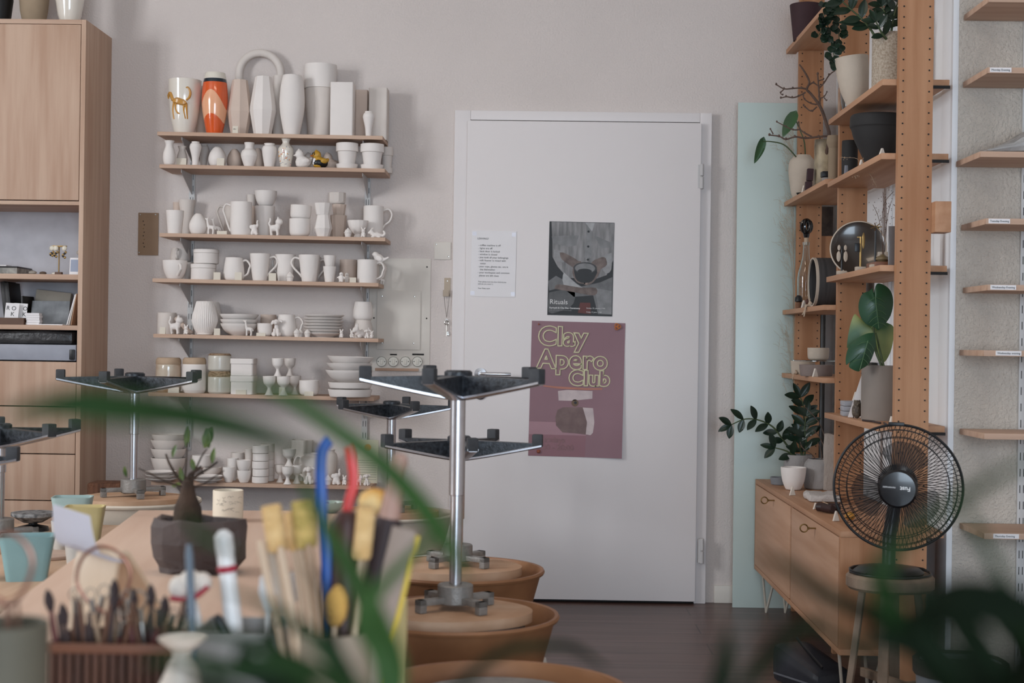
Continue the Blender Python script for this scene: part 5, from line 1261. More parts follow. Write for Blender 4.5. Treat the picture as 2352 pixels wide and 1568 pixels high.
# zamioculcas
org = pZ + Vector((0, 0, hZ * .8))
t = thing('houseplant', 'dark glossy zamioculcas with an arching stem in the textured grey pot', 'plant', org)
part('soil', cyl(rZ * .88, -.004, .0, 24), m_soil, t)
yz = pZ.y; q = lambda u, v, dy=0: P(u, v, yz + dy)
def zz(pts, n, L, side=1, tip=True):
    stemp(t, [Vector(p) for p in pts], .0045, .0022, m_stem, org)
    c = cr([tuple(p) for p in pts], 8); n0 = int(len(c) * .28)
    idx = [n0 + int((len(c) - 1 - n0) * i / (n - 1)) for i in range(n)]
    for k, i in enumerate(idx):
        p = c[i]; d = (c[min(i + 1, len(c) - 1)] - c[max(i - 1, 0)]).normalized()
        for s in (-1, 1):
            pr = d.cross(Vector((0, 1, 0))).normalized() * s
            leaf(t, p, d * .55 + pr * .8 + Vector((0, random.uniform(-.5, .1), 0)), L * random.uniform(.85, 1.15), L * .50, m_leafd, (random.uniform(-.3, .3), -1, .5), 'oval', .08, .25, org)
    leaf(t, c[-1], (c[-1] - c[-3]), L, L * .42, m_leafd, (0, -1, .5), 'oval', .1, .25, org)
zz([q(1830, 1050), q(1806, 1020), q(1795, 1005), q(1775, 980), q(1745, 965), q(1712, 962), q(1680, 975)], 6, .060)
zz([q(1840, 1050), q(1848, 1010), q(1850, 980), q(1846, 955), q(1845, 930), q(1838, 912)], 5, .064)
zz([q(1843, 1050, -.02), q(1836, 1020, -.02), q(1832, 995, -.02)], 3, .06)
zz([q(1846, 1050, -.02), q(1852, 1020, -.03), q(1848, 985, -.03), q(1852, 955, -.03)], 4, .062)
zz([q(1826, 1050, -.02), q(1808, 1036, -.03), q(1780, 1028, -.03)], 2, .06)
# twigs in the large pot
org = pG + Vector((0, 0, .02)); t = thing('twigs', 'thin dark twigs rising from the hammered grey pot', 'branch', org)
q = lambda u, v, dy=0: P(u, v, pG.y + dy)
for pts in ([(1886, 1100), (1872, 1052), (1845, 1030), (1838, 1015)], [(1890, 1100), (1900, 1040), (1893, 1000), (1880, 968), (1850, 935)], [(1892, 1100), (1896, 1045), (1886, 1010), (1868, 985)], [(1894, 1100), (1903, 1045), (1906, 1005)], [(1888, 1100), (1887, 1040), (1878, 1015)], [(1897, 1030), (1905, 1005), (1914, 995)]):
    part('twig', tube([q(*p) - org for p in pts], [.0026 - .0012 * i / (len(pts) - 1) for i in range(len(pts))], 6, smooth=3), m_bark, t)
bm = bx(-.022, .022, -.01, .01, 0, .15, .004); bmesh.ops.subdivide_edges(bm, edges=bm.edges[:], cuts=3, use_grid_fill=True)
for v in bm.verts: v.co += Vector((noise.noise(v.co * 40), 0, noise.noise(v.co * 30 + Vector((5, 5, 5))))) * .008
single('stone', 'upright pale stone slab behind the hammered grey pot', 'stone', bm, mat('pale_stone', (178, 168, 160), .9, bump=.5), (1.15, 5.80, zs)).scale = (1, 1, 1.45)
for k, (u, v0, v1, w, lab) in enumerate(((1820, 1117, 1137, 15, 'white price wedge in front of the white wide bowl'), (1873, 1154, 1169, 12, 'white price wedge leaning by the folded cloth'), (1920, 1173, 1196, 16, 'white price wedge nearest the fan on the sideboard'))):
    c = onsb(u, v1); wedge(u, v0, v1, w, c.x, lab, zs, .35)
c = onsb(1884, 1150); bm = bx(-.055, .055, -.075, .075, 0, .024, .009); bmesh.ops.subdivide_edges(bm, edges=bm.edges[:], cuts=4, use_grid_fill=True)
for v in bm.verts: v.co += Vector((.008 * noise.noise(v.co * 30), .01 * noise.noise(v.co * 26 + Vector((9, 1, 1))), max(v.co.z, 0) * .5 * noise.noise(v.co * 40)))
single('folded_cloth', 'folded white linen cloth on the sideboard', 'cloth', bm, mat('linen', (206, 200, 196), .95, bump=.3, bscale=200), (c.x + .01, c.y + .03, zs))
c = onsb(1902, 1178); t = thing('binoculars', 'dark brown leather cylinders bound together with cord on the sideboard', 'ornament', (c.x, c.y, zs), .55)
m_leather = mat('brown_leather', (58, 38, 36), .5, var=.1)
for k, (dx, dy) in enumerate(((0, 0), (.010, .034), (.040, .02))):
    part('barrel', cyl(.0145, -.024, .024, 20, bev=.003), m_leather, t, (dx, dy, .0155), (PI / 2, 0, .3 * k))
part('cord', tube([(-.01, -.01, .032), (0, .03, .036), (.03, .05, .03), (.05, .02, .006), (.03, -.03, .003)], .0014, 6, smooth=4), m_cork, t)
c = onsb(1957, 1197); single('ceramic_orange', 'small orange yellow ceramic ball behind the fan on the sideboard', 'ornament', ball((0, 0, .014), (.017, .017, .014)), mat('orange_yellow', (206, 150, 66), .4), (c.x, c.y + .03, zs))
# near shelf 1 (highest)
oS, RS, HS = rv('cyl', 2037, 80, 82, 4.82, NZ[1], 'planter', 'tall speckled cream planter beside the near upright', 'planter', m_spk)
rv('bowl', 1961, 132, 78, 5.10, NZ[1], 'bowl', 'cream rounded bowl tilted against the speckled planter', 'bowl', m_creams, rot=(0, -.12, 0))
rv('cupvase', 1944, 165, 44, 5.27, NZ[1], 'vase', 'dark glazed vase with silvery specks behind the cream bowl', 'vase', m_brglz)
single('thin_board', 'thin pale board standing behind the dark glazed vase', 'board', bx(0, .010, 0, .003, 0, .11, .001), m_birchx, (P(1924, 300, 5.35).x, 5.35, NZ[1]))
org = Vector((oS.location.x, 4.82, NZ[1] + HS * .9)); t = thing('houseplant', 'dark leaved zamioculcas growing from the tall speckled planter', 'plant', org)
part('soil', cyl(RS * .9, -.004, 0, 24), m_soil, t)
q = lambda u, v, dy=0: P(u, v, 4.80 + dy)
def zz2(pts, n, L):
    zz(pts, n, L)
zz([q(2012, 88), q(1998, 65), q(1978, 42), q(1955, 22), q(1935, 4)], 4, .06)
zz([q(2030, 88), q(2036, 60), q(2034, 36), q(2026, 14)], 4, .05)
zz([q(2045, 88), q(2050, 55), q(2055, 30), q(2062, 5)], 4, .05)
zz([q(2036, 90, -.03), q(2022, 70, -.04), q(2012, 50, -.04)], 3, .045)
leaf(t, q(1988, 56), q(1915, 46) - q(1988, 56), .085, .026, m_leafd, (0, -1, .5), 'oval', .1, .2, org)
# trailing plant from the shelf above
org = Vector((1.10, 5.20, NZ[0])); t = thing('trailing_plant', 'trailing plant with round dark leaves hanging from the highest near shelf', 'plant', org)
part('pot', vessel('tumbler', .05, .09, .004), m_creams, t)
q = lambda u, v, dy=0: P(u, v, 5.12 + dy)
for pts in ([(1925, -18), (1908, 5), (1900, 40), (1904, 75), (1912, 110), (1918, 140)], [(1925, -18), (1900, 10), (1890, 45), (1886, 70), (1878, 85)], [(1930, -15), (1920, 30), (1925, 70), (1930, 105)]):
    ps = [Vector((1.075, 5.19, NZ[0] + .09))] + [q(*p, -.02) for p in pts]
    stemp(t, ps, .002, .0014, m_stem, org)
    for p in cr([tuple(x) for x in ps[2:]], 3):
        if p.z < NZ[0] - .03:
            for s in range(2):
                a = random.uniform(0, 2 * PI); d = Vector((math.cos(a), -.35, math.sin(a) * .7 - .5)); leaf(t, p + d * .008, d, .027, .026, m_leafd, (random.uniform(-.4, .4), -1, .4), 'oval', .05, .15, org)
# near shelf 2
PR['bigbowl'] = [(.34, 0), (.38, .03), (.62, .30), (.84, .55), (.95, .74), (.97, .76), (1, .80), (1, .95), (.97, 1)]
rv('bigbowl', 2014, 268, 140, 4.95, NZ[2], 'bowl', 'very large black conical bowl with a banded rim', 'bowl', m_blkst, seg=64, rot=(0, .04, 0))
o, r_, h_ = rv('canister', 1947, 324, 36, 5.24, NZ[2], 'jar', 'small black lidded jar left of the large black bowl', 'jar', m_blkst)
wedge(2026, 328, 351, 21, 1.075, 'larger white price wedge at the front of the large black bowl', NZ[2], .3)
wedge(1978, 356, 372, 11, 1.058, 'small white price wedge left of the large black bowl', NZ[2], .5)
c = PX(1944, 372, 1.062); single('crystal', 'small grey crystal point standing in front of the black jar', 'crystal', cyl(.008, 0, .034, 6, r1=.006), mat('grey_crystal', (130, 132, 140), .3), (1.062, c.y - .0, NZ[2]), smooth=False)
def grass(name, label, org, stems, m, seeds=14, sp=.02):
    t = thing(name, label, 'dried grass', org)
    for pts in stems:
        part('stalk', tube([Vector(p) - org for p in pts], .0009, 5, smooth=3), m, t)
        bm = B(); e = cr([tuple(p) for p in pts], 6); tip = e[-1]
        for k in range(seeds):
            i = int(len(e) * random.uniform(.55, 1)); i = min(i, len(e) - 1)
            ball(e[i] - org + Vector((random.uniform(-sp, sp), random.uniform(-sp, sp), random.uniform(-sp, sp))), (.0012, .0012, .002), bm, 1)
        o = part('seeds', bm, m, t); o['kind'] = 'stuff'
m_hay = mat('dry_straw', (176, 150, 124), .9, var=.1)
q = lambda u, v, y: P(u, v, y)
org = PX(1975, 372, 1.065); org.z = NZ[2]
grass('dried_grass', 'fine dried grass sprig lying and hanging over the front of the second near shelf', org, [[org, q(1970, 365, 5.0), q(1945, 362, 5.0), q(1930, 361, 5.0)], [org, q(1990, 340, 4.95), q(1989, 310, 4.95), q(1988, 300, 4.95)], [org, q(1998, 400, 4.9), q(2012, 425, 4.9)], [org, q(1975, 400, 4.95), q(1962, 405, 4.95)]], m_hay, 10, .008)
# near shelf 3
c = P(1966, 620, 5.20)
t = thing('platter', 'big round dark brown platter with a pale rim standing on edge', 'plate', (1.125, 5.22, NZ[3])); 
Rp = 62 * 5.2 / FPX; bm = lathe([(0, 0), (Rp * .80, .002), (Rp, .012), (Rp * .985, .016), (Rp * .80, .008), (0, .006)], 56)
Mx = Matrix.Translation((0, 0, Rp * .985)) @ Matrix.Rotation(-.18, 4, 'X') @ Matrix.Rotation(-.25, 4, 'Z') @ RX
bmesh.ops.transform(bm, matrix=Mx, verts=bm.verts); part('plate_body', bm, mat('dark_brown_glaze', (58, 50, 44), .22, var=.05, coat=.4), t)
bm = tube([(Rp * math.cos(a), Rp * math.sin(a), .013) for a in [i * PI / 28 for i in range(56)]], .0034, 8, closed=True); bmesh.ops.transform(bm, matrix=Mx, verts=bm.verts); part('rim', bm, m_creams, t)
t.rotation_euler = (0, 0, 0)
def estand(u, v1, x, hpx, mpost, kind, label):
    c = PX(u, v1, x); s = c.y / FPX; t = thing('earring_stand', label, 'earring stand', (x, c.y, NZ[3]))
    part('foot', bx(-.016, .016, -.014, .014, 0, .013, .002), m_creams, t); h = hpx * s
    part('post', cyl(.0035, .013, h, 10), mpost, t); part('bar', bx(-.012, .012, -.002, .002, h - .004, h), mpost, t)
    if kind == 'petal':
        for sx in (-1, 1):
            e = part('earring', ball((sx * .011, -.005, h - .004), (.0055, .002, .010)), m_creams, t); part('petal', ball((sx * .012, -.005, h - .034), (.0075, .002, .019)), m_creams, e)
    elif kind == 'black':
        e = part('earring', bx(-.020, -.004, -.005, -.002, h - .05, h - .022, .002), m_black, t); part('leaf_charm', ball((.008, -.005, h - .014), (.005, .002, .028)), m_brass, e)
    else:
        for k in range(7): part('earring', tube([(0, 0, h), (.018 * math.cos(k * .9), -.006, h + .012 * math.sin(k * .9))], .0016, 6), m_brass, t)
    return t
estand(1933, 626, 1.058, 64, m_black, 'petal', 'black stand with pale petal earrings in front of the dark platter')
estand(1976, 618, 1.062, 78, m_brass, 'black', 'brass stand with black and gold earrings in front of the dark platter')
c = PX(2026, 606, 1.10); zw = NZ[3] + .021
single('wood_block', 'reddish wooden block carrying the bud vase at the near end of the third near shelf', 'block', bx(-.055, .06, -.06, .07, 0, .0205, .002), mat('red_wood', (128, 84, 62), .5, var=.1, stretch=(.2, 1, 1), scale=30), (1.125, c.y + .02, NZ[3]))
yb = c.y + .0
xx = P(2029, 590, yb - .02).x
single('bud_vase', 'squat bronze bud vase holding dried grass', 'vase', lathe([(0, 0), (.016, 0), (.025, .007), (.022, .014), (.009, .021), (.007, .024), (.005, .023), (.005, .010), (0, .010)], 32), mat('bronze_glaze', (120, 104, 76), .3, coat=.3), (xx, yb - .01, zw))
t_ = estand(2010, 606, 1.075, 95, m_black, 'spiky', 'black stand topped with spiky gold earrings by the wooden block')
single('white_box', 'small open white box behind the bronze bud vase', 'box', vessel('box', .022, .034, .002, 4), m_creams, (xx + .012, yb + .042, zw), (0, 0, .6), smooth=False)
single('grey_glass', 'grey smoked glass pane standing at the near end of the third near shelf', 'glass', bx(0, .10, 0, .006, 0, .125, .001), mat('smoked_glass', (122, 118, 118), .15), (P(2044, 600, 4.6).x, 4.62, NZ[3]))
org = Vector((xx, yb - .01, zw + .012))
grass('dried_grass', 'upright dried grass stems in the bronze bud vase', org, [[org, q(2030, 560, yb), q(2030, 500, yb), q(2028, 440, yb)], [org, q(2033, 540, yb), q(2040, 490, yb), q(2048, 460, yb)], [org, q(2027, 550, yb), q(2018, 500, yb), q(2005, 470, yb)], [org, q(2034, 560, yb), q(2036, 500, yb), q(2034, 455, yb)], [org, q(2026, 530, yb), q(2030, 470, yb), q(2052, 440, yb)]], mat('dark_straw', (112, 92, 82), .9), 16, .016)
# near shelf 4
for k in range(3):
    c = PX(1930, 950, 1.09)
    single('booklet', '%s grey booklet in the stack of three on the lowest near shelf' % ['bottom', 'middle', 'top'][k], 'book', bx(-.036, .030, -.045, .045, 0, .0165, .003), mat('booklet_grey', (172, 172, 178), .6), (1.094 + .001 * k, 5.14, NZ[4] + k * .0172), (0, 0, -.1 + .03 * k))
single('price_wedge', 'white price wedge on top of the three booklets', 'price stand', prism([(-.014, 0), (.014, 0), (.004, .03), (-.004, .03)], -.004, .004, .0008, M=Matrix.Rotation(PI / 2, 4, 'X')), m_paperw, (1.105, 5.13, NZ[4] + .0525), (0, 0, .3))
oP, RP, HP = rv('cyl', 2030, 840, 96, 4.86, NZ[4], 'planter', 'tall taupe planter with the split leaf plant on the lowest near shelf', 'planter', mat('taupe_stoneware', (138, 128, 120), .85, var=.05, scale=12))
c = P(1968, 940, 5.0); t = thing('display_card', 'white display card lettered down its edge leaning behind the owl', 'card', (c.x + .01, 5.02, NZ[4])); t.rotation_euler = (-.12, 0, -.2)
part('card', prism([(-.035, 0), (.035, 0), (.035, .150), (.012, .155)], 0, .002, M=RX), m_paper, t); text('A\nY\nD', .018, mat('pale_ink', (150, 150, 156), .7), t, (.010, -.0026, .115), line=1.1)
owl = blobmesh('owl', [('e', (0, 0, .38), (.22, .20, .38)), ('e', (0, -.02, .78), (.19, .18, .19)), ('t', [(-.12, 0, .88), (-.15, 0, 1.0)], [.07, .02]), ('t', [(.12, 0, .88), (.15, 0, 1.0)], [.07, .02]), ('e', (0, -.19, .74), (.04, .05, .06)), ('e', (-.08, -.15, .80), (.07, .06, .07)), ('e', (.08, -.15, .80), (.07, .06, .07)), ('e', (-.2, -.02, .4), (.08, .12, .28)), ('e', (.2, -.02, .4), (.08, .12, .28))], .03, mat('carved_brown', (66, 56, 48), .6, rgb2=(104, 92, 78), scale=8), 2)
c = PX(1964, 962, 1.060); o = obj('owl_figurine', owl, m_soil, None, (1.066, c.y, NZ[4])); o.scale = (.062,) * 3; tagd(o, 'small dark carved owl on the lowest near shelf', 'figurine')
bm = tube([(-.022, 0, .0), (-.022, 0, .03)], .0016, 6); tube([(-.022, 0, .012), (.03, 0, .012)], .0016, 6, bm); tube([(.03, 0, 0), (.03, 0, .016)], .0016, 6, bm)
single('easel', 'thin black wire easel beside the carved owl', 'stand', bm, m_black, (1.085, c.y + .04, NZ[4]))
for k in range(3):
    c = PX(1995 + k * 13, 965, 1.055); single('pencil', '%s dark pencil lying before the taupe planter' % ['left', 'middle', 'right'][k], 'pencil', tube([(0, -.04, .004), (0.004, .04, .004)], .0032, 6), mat('dark_pencil', (52, 38, 38), .5), (1.053 + k * .008, c.y, NZ[4]), (0, 0, .3 - .2 * k))
wedge(2047, 952, 973, 12, 1.083, 'white price wedge at the near end of the lowest near shelf', NZ[4], .3)
for k in range(2): single('book', '%s book standing behind the taupe planter' % ['dark spined', 'pale spined'][k], 'book', bx(-.009, .009, 0, .10, 0, .185, .001), [m_ink, mat('booklet_grey', (172, 172, 178), .6)][k], (1.130 + k * .022, 5.0, NZ[4]), (0, .03, 0))
# split leaf plant
org = Vector((oP.location.x, 4.86, NZ[4] + HP * .9)); t = thing('houseplant', 'split leaf plant with big heart shaped leaves, one edged yellow', 'plant', org)
part('soil', cyl(RP * .9, -.004, 0, 24), m_soil, t)
def bigleaf(pts, center, y, m, tilt=(0, -1, .3), name='leaf'):
    """outline in pixels at one depth, domed"""
    n = len(pts); out = cr([P(u, v, y) for u, v in pts] + [P(*pts[0], y)], 4)[:-1]; c0 = P(*center, y)
    bm = B(); rings = []
    for f in (1, .66, .33):
        rings.append([bm.verts.new(c0 + (p - c0) * f + Vector((0, -.012 * (1 - f * f) + .02 * (p - c0).length * f, 0)) - org) for p in out])
    cv = bm.verts.new(c0 + Vector((0, -.014, 0)) - org)
    for a, b in zip(rings, rings[1:]):
        for k in range(len(a)): bm.faces.new((a[k], a[(k + 1) % len(a)], b[(k + 1) % len(a)], b[k]))
    for k in range(len(out)): bm.faces.new((rings[-1][k], rings[-1][(k + 1) % len(out)], cv))
    l = part(name, bm, m, t, angle=80); return l, c0
m_mons = mat('monstera_green', (40, 76, 48), .32, rgb2=(30, 58, 40), scale=6)
m_var = mat('variegated_green', (56, 90, 54), .4, rgb2=(168, 172, 104), scale=9.0, detail=1)
def veins(l, c0, tip, y, n=5):
    d = P(*tip, y) - c0; bm = tube([c0 - org + Vector((0, -.015, 0)) + d * s + Vector((0, .004 * s, 0)) for s in (-.35, 0, .5, .95)], .0012, 5)
    for k in range(n):
        a = c0 - org + d * (-.3 + .25 * k) + Vector((0, -.0155, 0)); pr = d.cross(Vector((0, 1, 0))) * .42
        for s in (-1, 1): tube([a, a + pr * s * .5 + d * .10 + Vector((0, .001, 0)), a + pr * s * .85 + d * .24 + Vector((0, .006, 0))], .0007, 4, bm)
    part('vein', bm, mat('leaf_vein', (84, 116, 78), .4), l)
l2, c2 = bigleaf([(2000, 740), (1975, 730), (1962, 722), (1950, 760), (1946, 800), (1962, 760), (1990, 765), (2008, 800), (2028, 832), (2044, 812), (2052, 780), (2053, 752), (2040, 742), (2020, 738)], (2010, 765), 4.90, m_var, name='leaf')
l2['label'] = 'green leaf edged with yellow'
l1, c1 = bigleaf([(2006, 676), (2004, 662), (1996, 668), (1980, 676), (1972, 700), (1976, 726), (1990, 744), (2010, 752), (2018, 758), (2032, 745), (2046, 724), (2052, 694), (2046, 668), (2030, 654), (2014, 652)], (2010, 700), 4.80, m_mons)
veins(l1, c1, (2017, 757), 4.80)
l3, c3 = bigleaf([(2008, 764), (1990, 766), (1968, 778), (1950, 796), (1943, 820), (1945, 838), (1960, 812), (1966, 800), (1965, 808), (1950, 838), (1958, 848), (1972, 853), (1978, 848), (1995, 836), (2006, 814), (2012, 786)], (1986, 800), 4.78, m_mons)
veins(l3, c3, (1972, 852), 4.78, 4)
for pts in ([(2028, 850), (2012, 800), (2006, 740), (2006, 690)], [(2032, 850), (2020, 800), (2012, 765)], [(2030, 850), (2014, 815), (2004, 780)]):
    stemp(t, [P(*pts[0], 4.86)] + [P(*p, 4.88) for p in pts[1:-1]] + [P(*pts[-1], 4.86)], .004, .003, m_stem, org)
# pampas-like dry grass behind the far upright
org = Vector((1.10, 6.34, 0)); m_pam = mat('pampas', (176, 164, 146), .95)
t = thing('pampas_grass', 'feathery dried grass standing against the frosted glass behind the far upright', 'dried grass', org)
for k in range(9):
    uu = 1800 + random.uniform(-6, 40); vv = random.choice((470, 520, 560, 330, 360, 400, 740, 800)) + random.uniform(-20, 20)
    part('stalk', tube([Vector((random.uniform(-.02, .04), 0, .02)), P(1825, 1000, 6.265) - org, P(1822, vv + 120, 6.265) - org, P(uu, vv, 6.265) - org], .001, 5, smooth=3), m_pam, t)
bm = B()
for k in range(520):
    v = random.choice((random.gauss(520, 40), random.gauss(560, 50), random.gauss(345, 25), random.gauss(800, 50))); u = 1822 - abs(random.gauss(0, 14)) + 4
    p = P(u, v, 6.262) - org; d = Vector((random.uniform(-.035, .004), 0, random.uniform(.0, .05)))
    tube([p, p + d * .5 + Vector((0, 0, .004)), p + d], .00055, 3, bm, cap=False)
o = part('plume', bm, m_pam, t); o['kind'] = 'stuff'

# ---------------------------------------------------------------- shelves on the rough pier
hx0 = 1.302
t = thing('shelf_standard', 'white slotted steel upright on the rough plaster pier', 'upright', (P(2348, 800, PY).x, PY, .1))
part('rail', bx(-.0125, .0125, -.012, -.0002, 0, 2.6, .002), m_std, t)
bm = B()
for i in range(52):
    for dx in (-.0065, .0045): box(bm, dx, dx + .0022, -.0124, -.0118, .012 + i * .05, .036 + i * .05)
part('slots', bm, m_dark, t, smooth=False)
pd = [(-9, 'highest pier shelf, mostly above the picture', None, 0), (154, 'pier shelf labelled Monday Evening', 'Monday Evening', 0), (347, 'pier shelf carrying the plastic bag', None, -.018), (501, 'pier shelf labelled Tuesday Evening', 'Tuesday Evening', 0), (653, 'upper pier shelf labelled Wednesday Evening', 'Wednesday Evening', .008), (804, 'lower pier shelf labelled Wednesday evening, level with the eye', 'Wednesday evening', 0), (995, 'unlabelled pier shelf seen from above', None, .004), (1224, 'lowest pier shelf labelled Thursday Evening', 'Thursday Evening', .008)]
YF = 4.34
PSZ = []
for k, (v, lab, tx, dx) in enumerate(pd):
    z = P(2255, v, YF).z; PSZ.append(z)
    t = thing('shelf_board', lab, 'shelf', (hx0 + dx, YF, z))
    part('board', bx(0, .75, 0, PY - YF - .013, -.017, 0, .001), m_birchx, t)
    if tx:
        off = (.006, .008, .008, .034, .026)[['Monday Evening', 'Tuesday Evening', 'Wednesday Evening', 'Wednesday evening', 'Thursday Evening'].index(tx)]
        l_ = part('label_strip', bx(off, off + .062 + .012 * (len(tx) > 15), -.0012, 0, -.0145, -.001), m_paper, t, label='white lettered label strip')
        text(tx, .0082, m_ink, l_, (off + .004, -.0016, -.0105))
bm = B()
bm = bx(-.12, .20, -.07, .09, 0, .075, .03); bmesh.ops.subdivide_edges(bm, edges=bm.edges[:], cuts=6, use_grid_fill=True)
for v in bm.verts:
    f = min(1, max(.12, (v.co.x + .13) / .2)); v.co.z *= f
    v.co += Vector((noise.noise(v.co * 18), noise.noise(v.co * 20 + Vector((3, 3, 3))), noise.noise(v.co * 22 + Vector((7, 7, 7))) * (1 if v.co.z > .01 else 0))) * .016
m_plast = mat('clear_plastic_bag', (206, 204, 202), .22, var=.06, scale=20, trans=.45, bump=.5, bscale=30)
for v in bm.verts: v.co.z = max(v.co.z, 0)
single('plastic_bag', 'crumpled clear plastic bag of clay lying on a pier shelf', 'bag', bm, m_plast, (hx0 + .125, YF + .078, PSZ[2])).scale = (1, 1, 1.2)
# ---------------------------------------------------------------- pottery wheels with upturned stools
m_tubd = mat('tub_beige', (158, 110, 74), .5, rgb2=(128, 86, 56), scale=5)
m_tubw = mat('dusty_tub', (206, 194, 178), .6, var=.05)
m_steelg = mat('machine_white', (214, 208, 198), .5, var=.03)
m_seat = mat('clay_dusted_seat', (204, 170, 142), .7, rgb2=(182, 144, 114), scale=8, spec=.3)
ZR = .463                                     # rim height of the splash pans
def wheel(x, y, label, m=None, zr=ZR, R=.243, body=None, seat=True):
    m = m or m_tubd
    t = thing('pottery_wheel', label, 'pottery wheel', (x, y, 0), 0, None)
    d = .135
    pr = [(0, zr - d), (R * .80, zr - d), (R * .84, zr - d + .01), (R * .965, zr - .012), (R * 1.0, zr - .010), (R * 1.012, zr - .004), (R * 1.0, zr + .002), (R * .965, zr + .001), (R * .94, zr - .012), (R * .82, zr - d + .02), (0, zr - d + .012)]
    part('splash_pan', lathe(pr, 72), m, t)
    part('wheel_head', cyl(.165, zr - .034, zr - .014, 48, bev=.003), m_alu, t)
    part('shaft', cyl(.025, zr - d + .01, zr - .034, 20), m_alu, t)
    part('machine_body', bx(-.22, .22, -.20, .20, .16, zr - d - .001, .015), body or m_steelg, t)
    for sx in (-1, 1):
        for sy in (-1, 1): part('leg', bx(sx * .20 - .02, sx * .20 + .02, sy * .18 - .02, sy * .18 + .02, 0, .16, .003), m_black, t)
    return t, zr - .0138
FOOTM = None
def star_stool(x, y, z, ztop, th0, label, Ra=.226, split=.52, seatr=.172, low=.018, rseat=0.0):
    """a swivel stool turned upside down: seat on the wheel head, star base in the air"""
    t = thing('stool', label, 'stool', (x, y, z), 0)
    o = [(seatr * 1.0 * (1 + .06 * math.cos(3 * a + rseat)) * math.cos(a), seatr * (1 + .06 * math.cos(3 * a + rseat)) * math.sin(a)) for a in [2 * PI * i / 60 for i in range(60)]]
    part('seat', prism(o, .001, .024, .006), m_seat, t)
    zs0 = .025
    bm = cyl(.042, zs0 + .012, zs0 + .058, 28, bev=.003)
    for k in range(4):
        a = PI / 4 * (2 * k) + rseat + .5; M = Matrix.Rotation(a, 4, 'Z')
        box(bm, .03, .108, -.012, .012, zs0 + .016, zs0 + .030, .002, M); box(bm, .090, .108, -.012, .012, zs0, zs0 + .030, .002, M)
    part('seat_bracket', bm, m_alu, t)
    h = ztop - z; hub0 = h - .068
    zs = zs0 + .058 + (hub0 - zs0 - .058) * (1 - split)
    part('piston', cyl(low * .82, zs0 + .056, zs + .01, 24), m_chrome, t)
    bm = cyl(low, zs, hub0 + .02, 28, bev=.001); part('column', bm, m_chrome, t)
    part('hub', lathe([(0, hub0), (.024, hub0), (.033, hub0 + .012), (.033, h - .004), (.028, h), (.020, h), (.020, h - .02), (0, h - .02)], 28), m_speck, t)
    for k in range(5):
        a = math.radians(th0 + 72 * k); M = Matrix.Rotation(a, 4, 'Z')
        bm = B()                             # tapering channel: dark upper side with raised walls
        n = 6; ra = []
        for i in range(n + 1):
            f = i / n; x_ = .026 + (Ra - .026) * f; w = .019 - .006 * f
            zb = hub0 + .004 + .040 * f ** 1.1; zt2 = h - .012 - .006 * f
            ra.append([bm.verts.new(M @ Vector((x_, s * w, zz_))) for s, zz_ in ((-1, zb + .004), (-1, zt2), (1, zt2), (1, zb + .004))])
        for p, q in zip(ra, ra[1:]):
            for j in range(4): bm.faces.new((p[j], p[(j + 1) % 4], q[(j + 1) % 4], q[j]))
        bm.faces.new(ra[0]); bm.faces.new(ra[-1][::-1])
        arm = part('arm', bm, m_speck, t, smooth=False)
        bm = B(); ra = []
        for i in range(n + 1):
            f = i / n; x_ = .020 + (Ra + .004 - .020) * f; w = .021 - .006 * f; zb = hub0 - .001 + .041 * f ** 1.1
            ra.append([bm.verts.new(M @ Vector((x_, s * w, zb + dz))) for s, dz in ((-1, .007), (1, .007), (1, 0.002), (.6, -.001), (-.6, -.001), (-1, .002))])
        for p, q in zip(ra, ra[1:]):
            for j in range(6): bm.faces.new((p[j], p[(j + 1) % 6], q[(j + 1) % 6], q[j]))
        bm.faces.new(ra[0]); bm.faces.new(ra[-1][::-1])
        part('chrome_edge', bm, m_chrome, arm)
        bm = bx(Ra - .023, Ra + .006, -.0145, .0145, h - .028, h + .008, .004, M=None)
        for v in bm.verts: v.co = M @ v.co
        part('rubber_foot', bm, m_rubber, arm)
    return t
def wheelpos(u, y): return P(u, 1200, y).x
w2x, w1x, w3x = wheelpos(1048, 3.5), wheelpos(1052, 4.19), wheelpos(1150, 2.77)
_, hz2 = wheel(w2x, 3.5, 'pottery wheel with a clay stained pan under the nearest tall upturned stool')
_, hz1 = wheel(w1x, 4.19, 'pottery wheel with a clay stained pan, second from the camera near the door', body=m_steelg)
_, hz3 = wheel(w3x, 2.77, 'pottery wheel with a grey watery pan nearest the camera at the bottom edge', zr=ZR - .006)
single('pan_water', 'grey slip water standing in the pan nearest the camera', 'water', cyl(.195, 0, .045, 48, r1=.209), mat('slip_water', (150, 138, 126), .15), (w3x, 2.77, ZR - .006 - .1125), )['kind'] = 'stuff'
star_stool(w2x, 3.5, hz2, P(1048, 850, 3.5).z, -104, 'upturned stool with five black arms, nearest and tallest, right of the tool jar', rseat=.2)
star_stool(w1x, 4.19, hz1, P(1062, 1000, 4.19).z, -78, 'upturned stool standing directly behind the nearest tall one', Ra=.23, split=.7, rseat=.4)
w4x = wheelpos(896, 5.6)
_, hz4 = wheel(w4x, 5.6, 'pale pottery wheel by the wall under the lowest shelf', m_tubw, zr=.455, R=.24)
star_stool(w4x, 5.6, hz4, P(896, 920, 5.6).z, -135, 'upturned stool furthest back, in front of the wall left of the door', Ra=.236, split=.62)
w5x = wheelpos(305, 5.0)
_, hz5 = wheel(w5x, 5.0, 'white rimmed pottery wheel beside the tall cabinet', m_tubw, zr=.555, R=.225)
star_stool(w5x, 5.0, hz5, P(305, 855, 5.0).z, -98, 'upturned stool left of the pottery shelves in front of the tall cabinet', Ra=.25, split=.48)
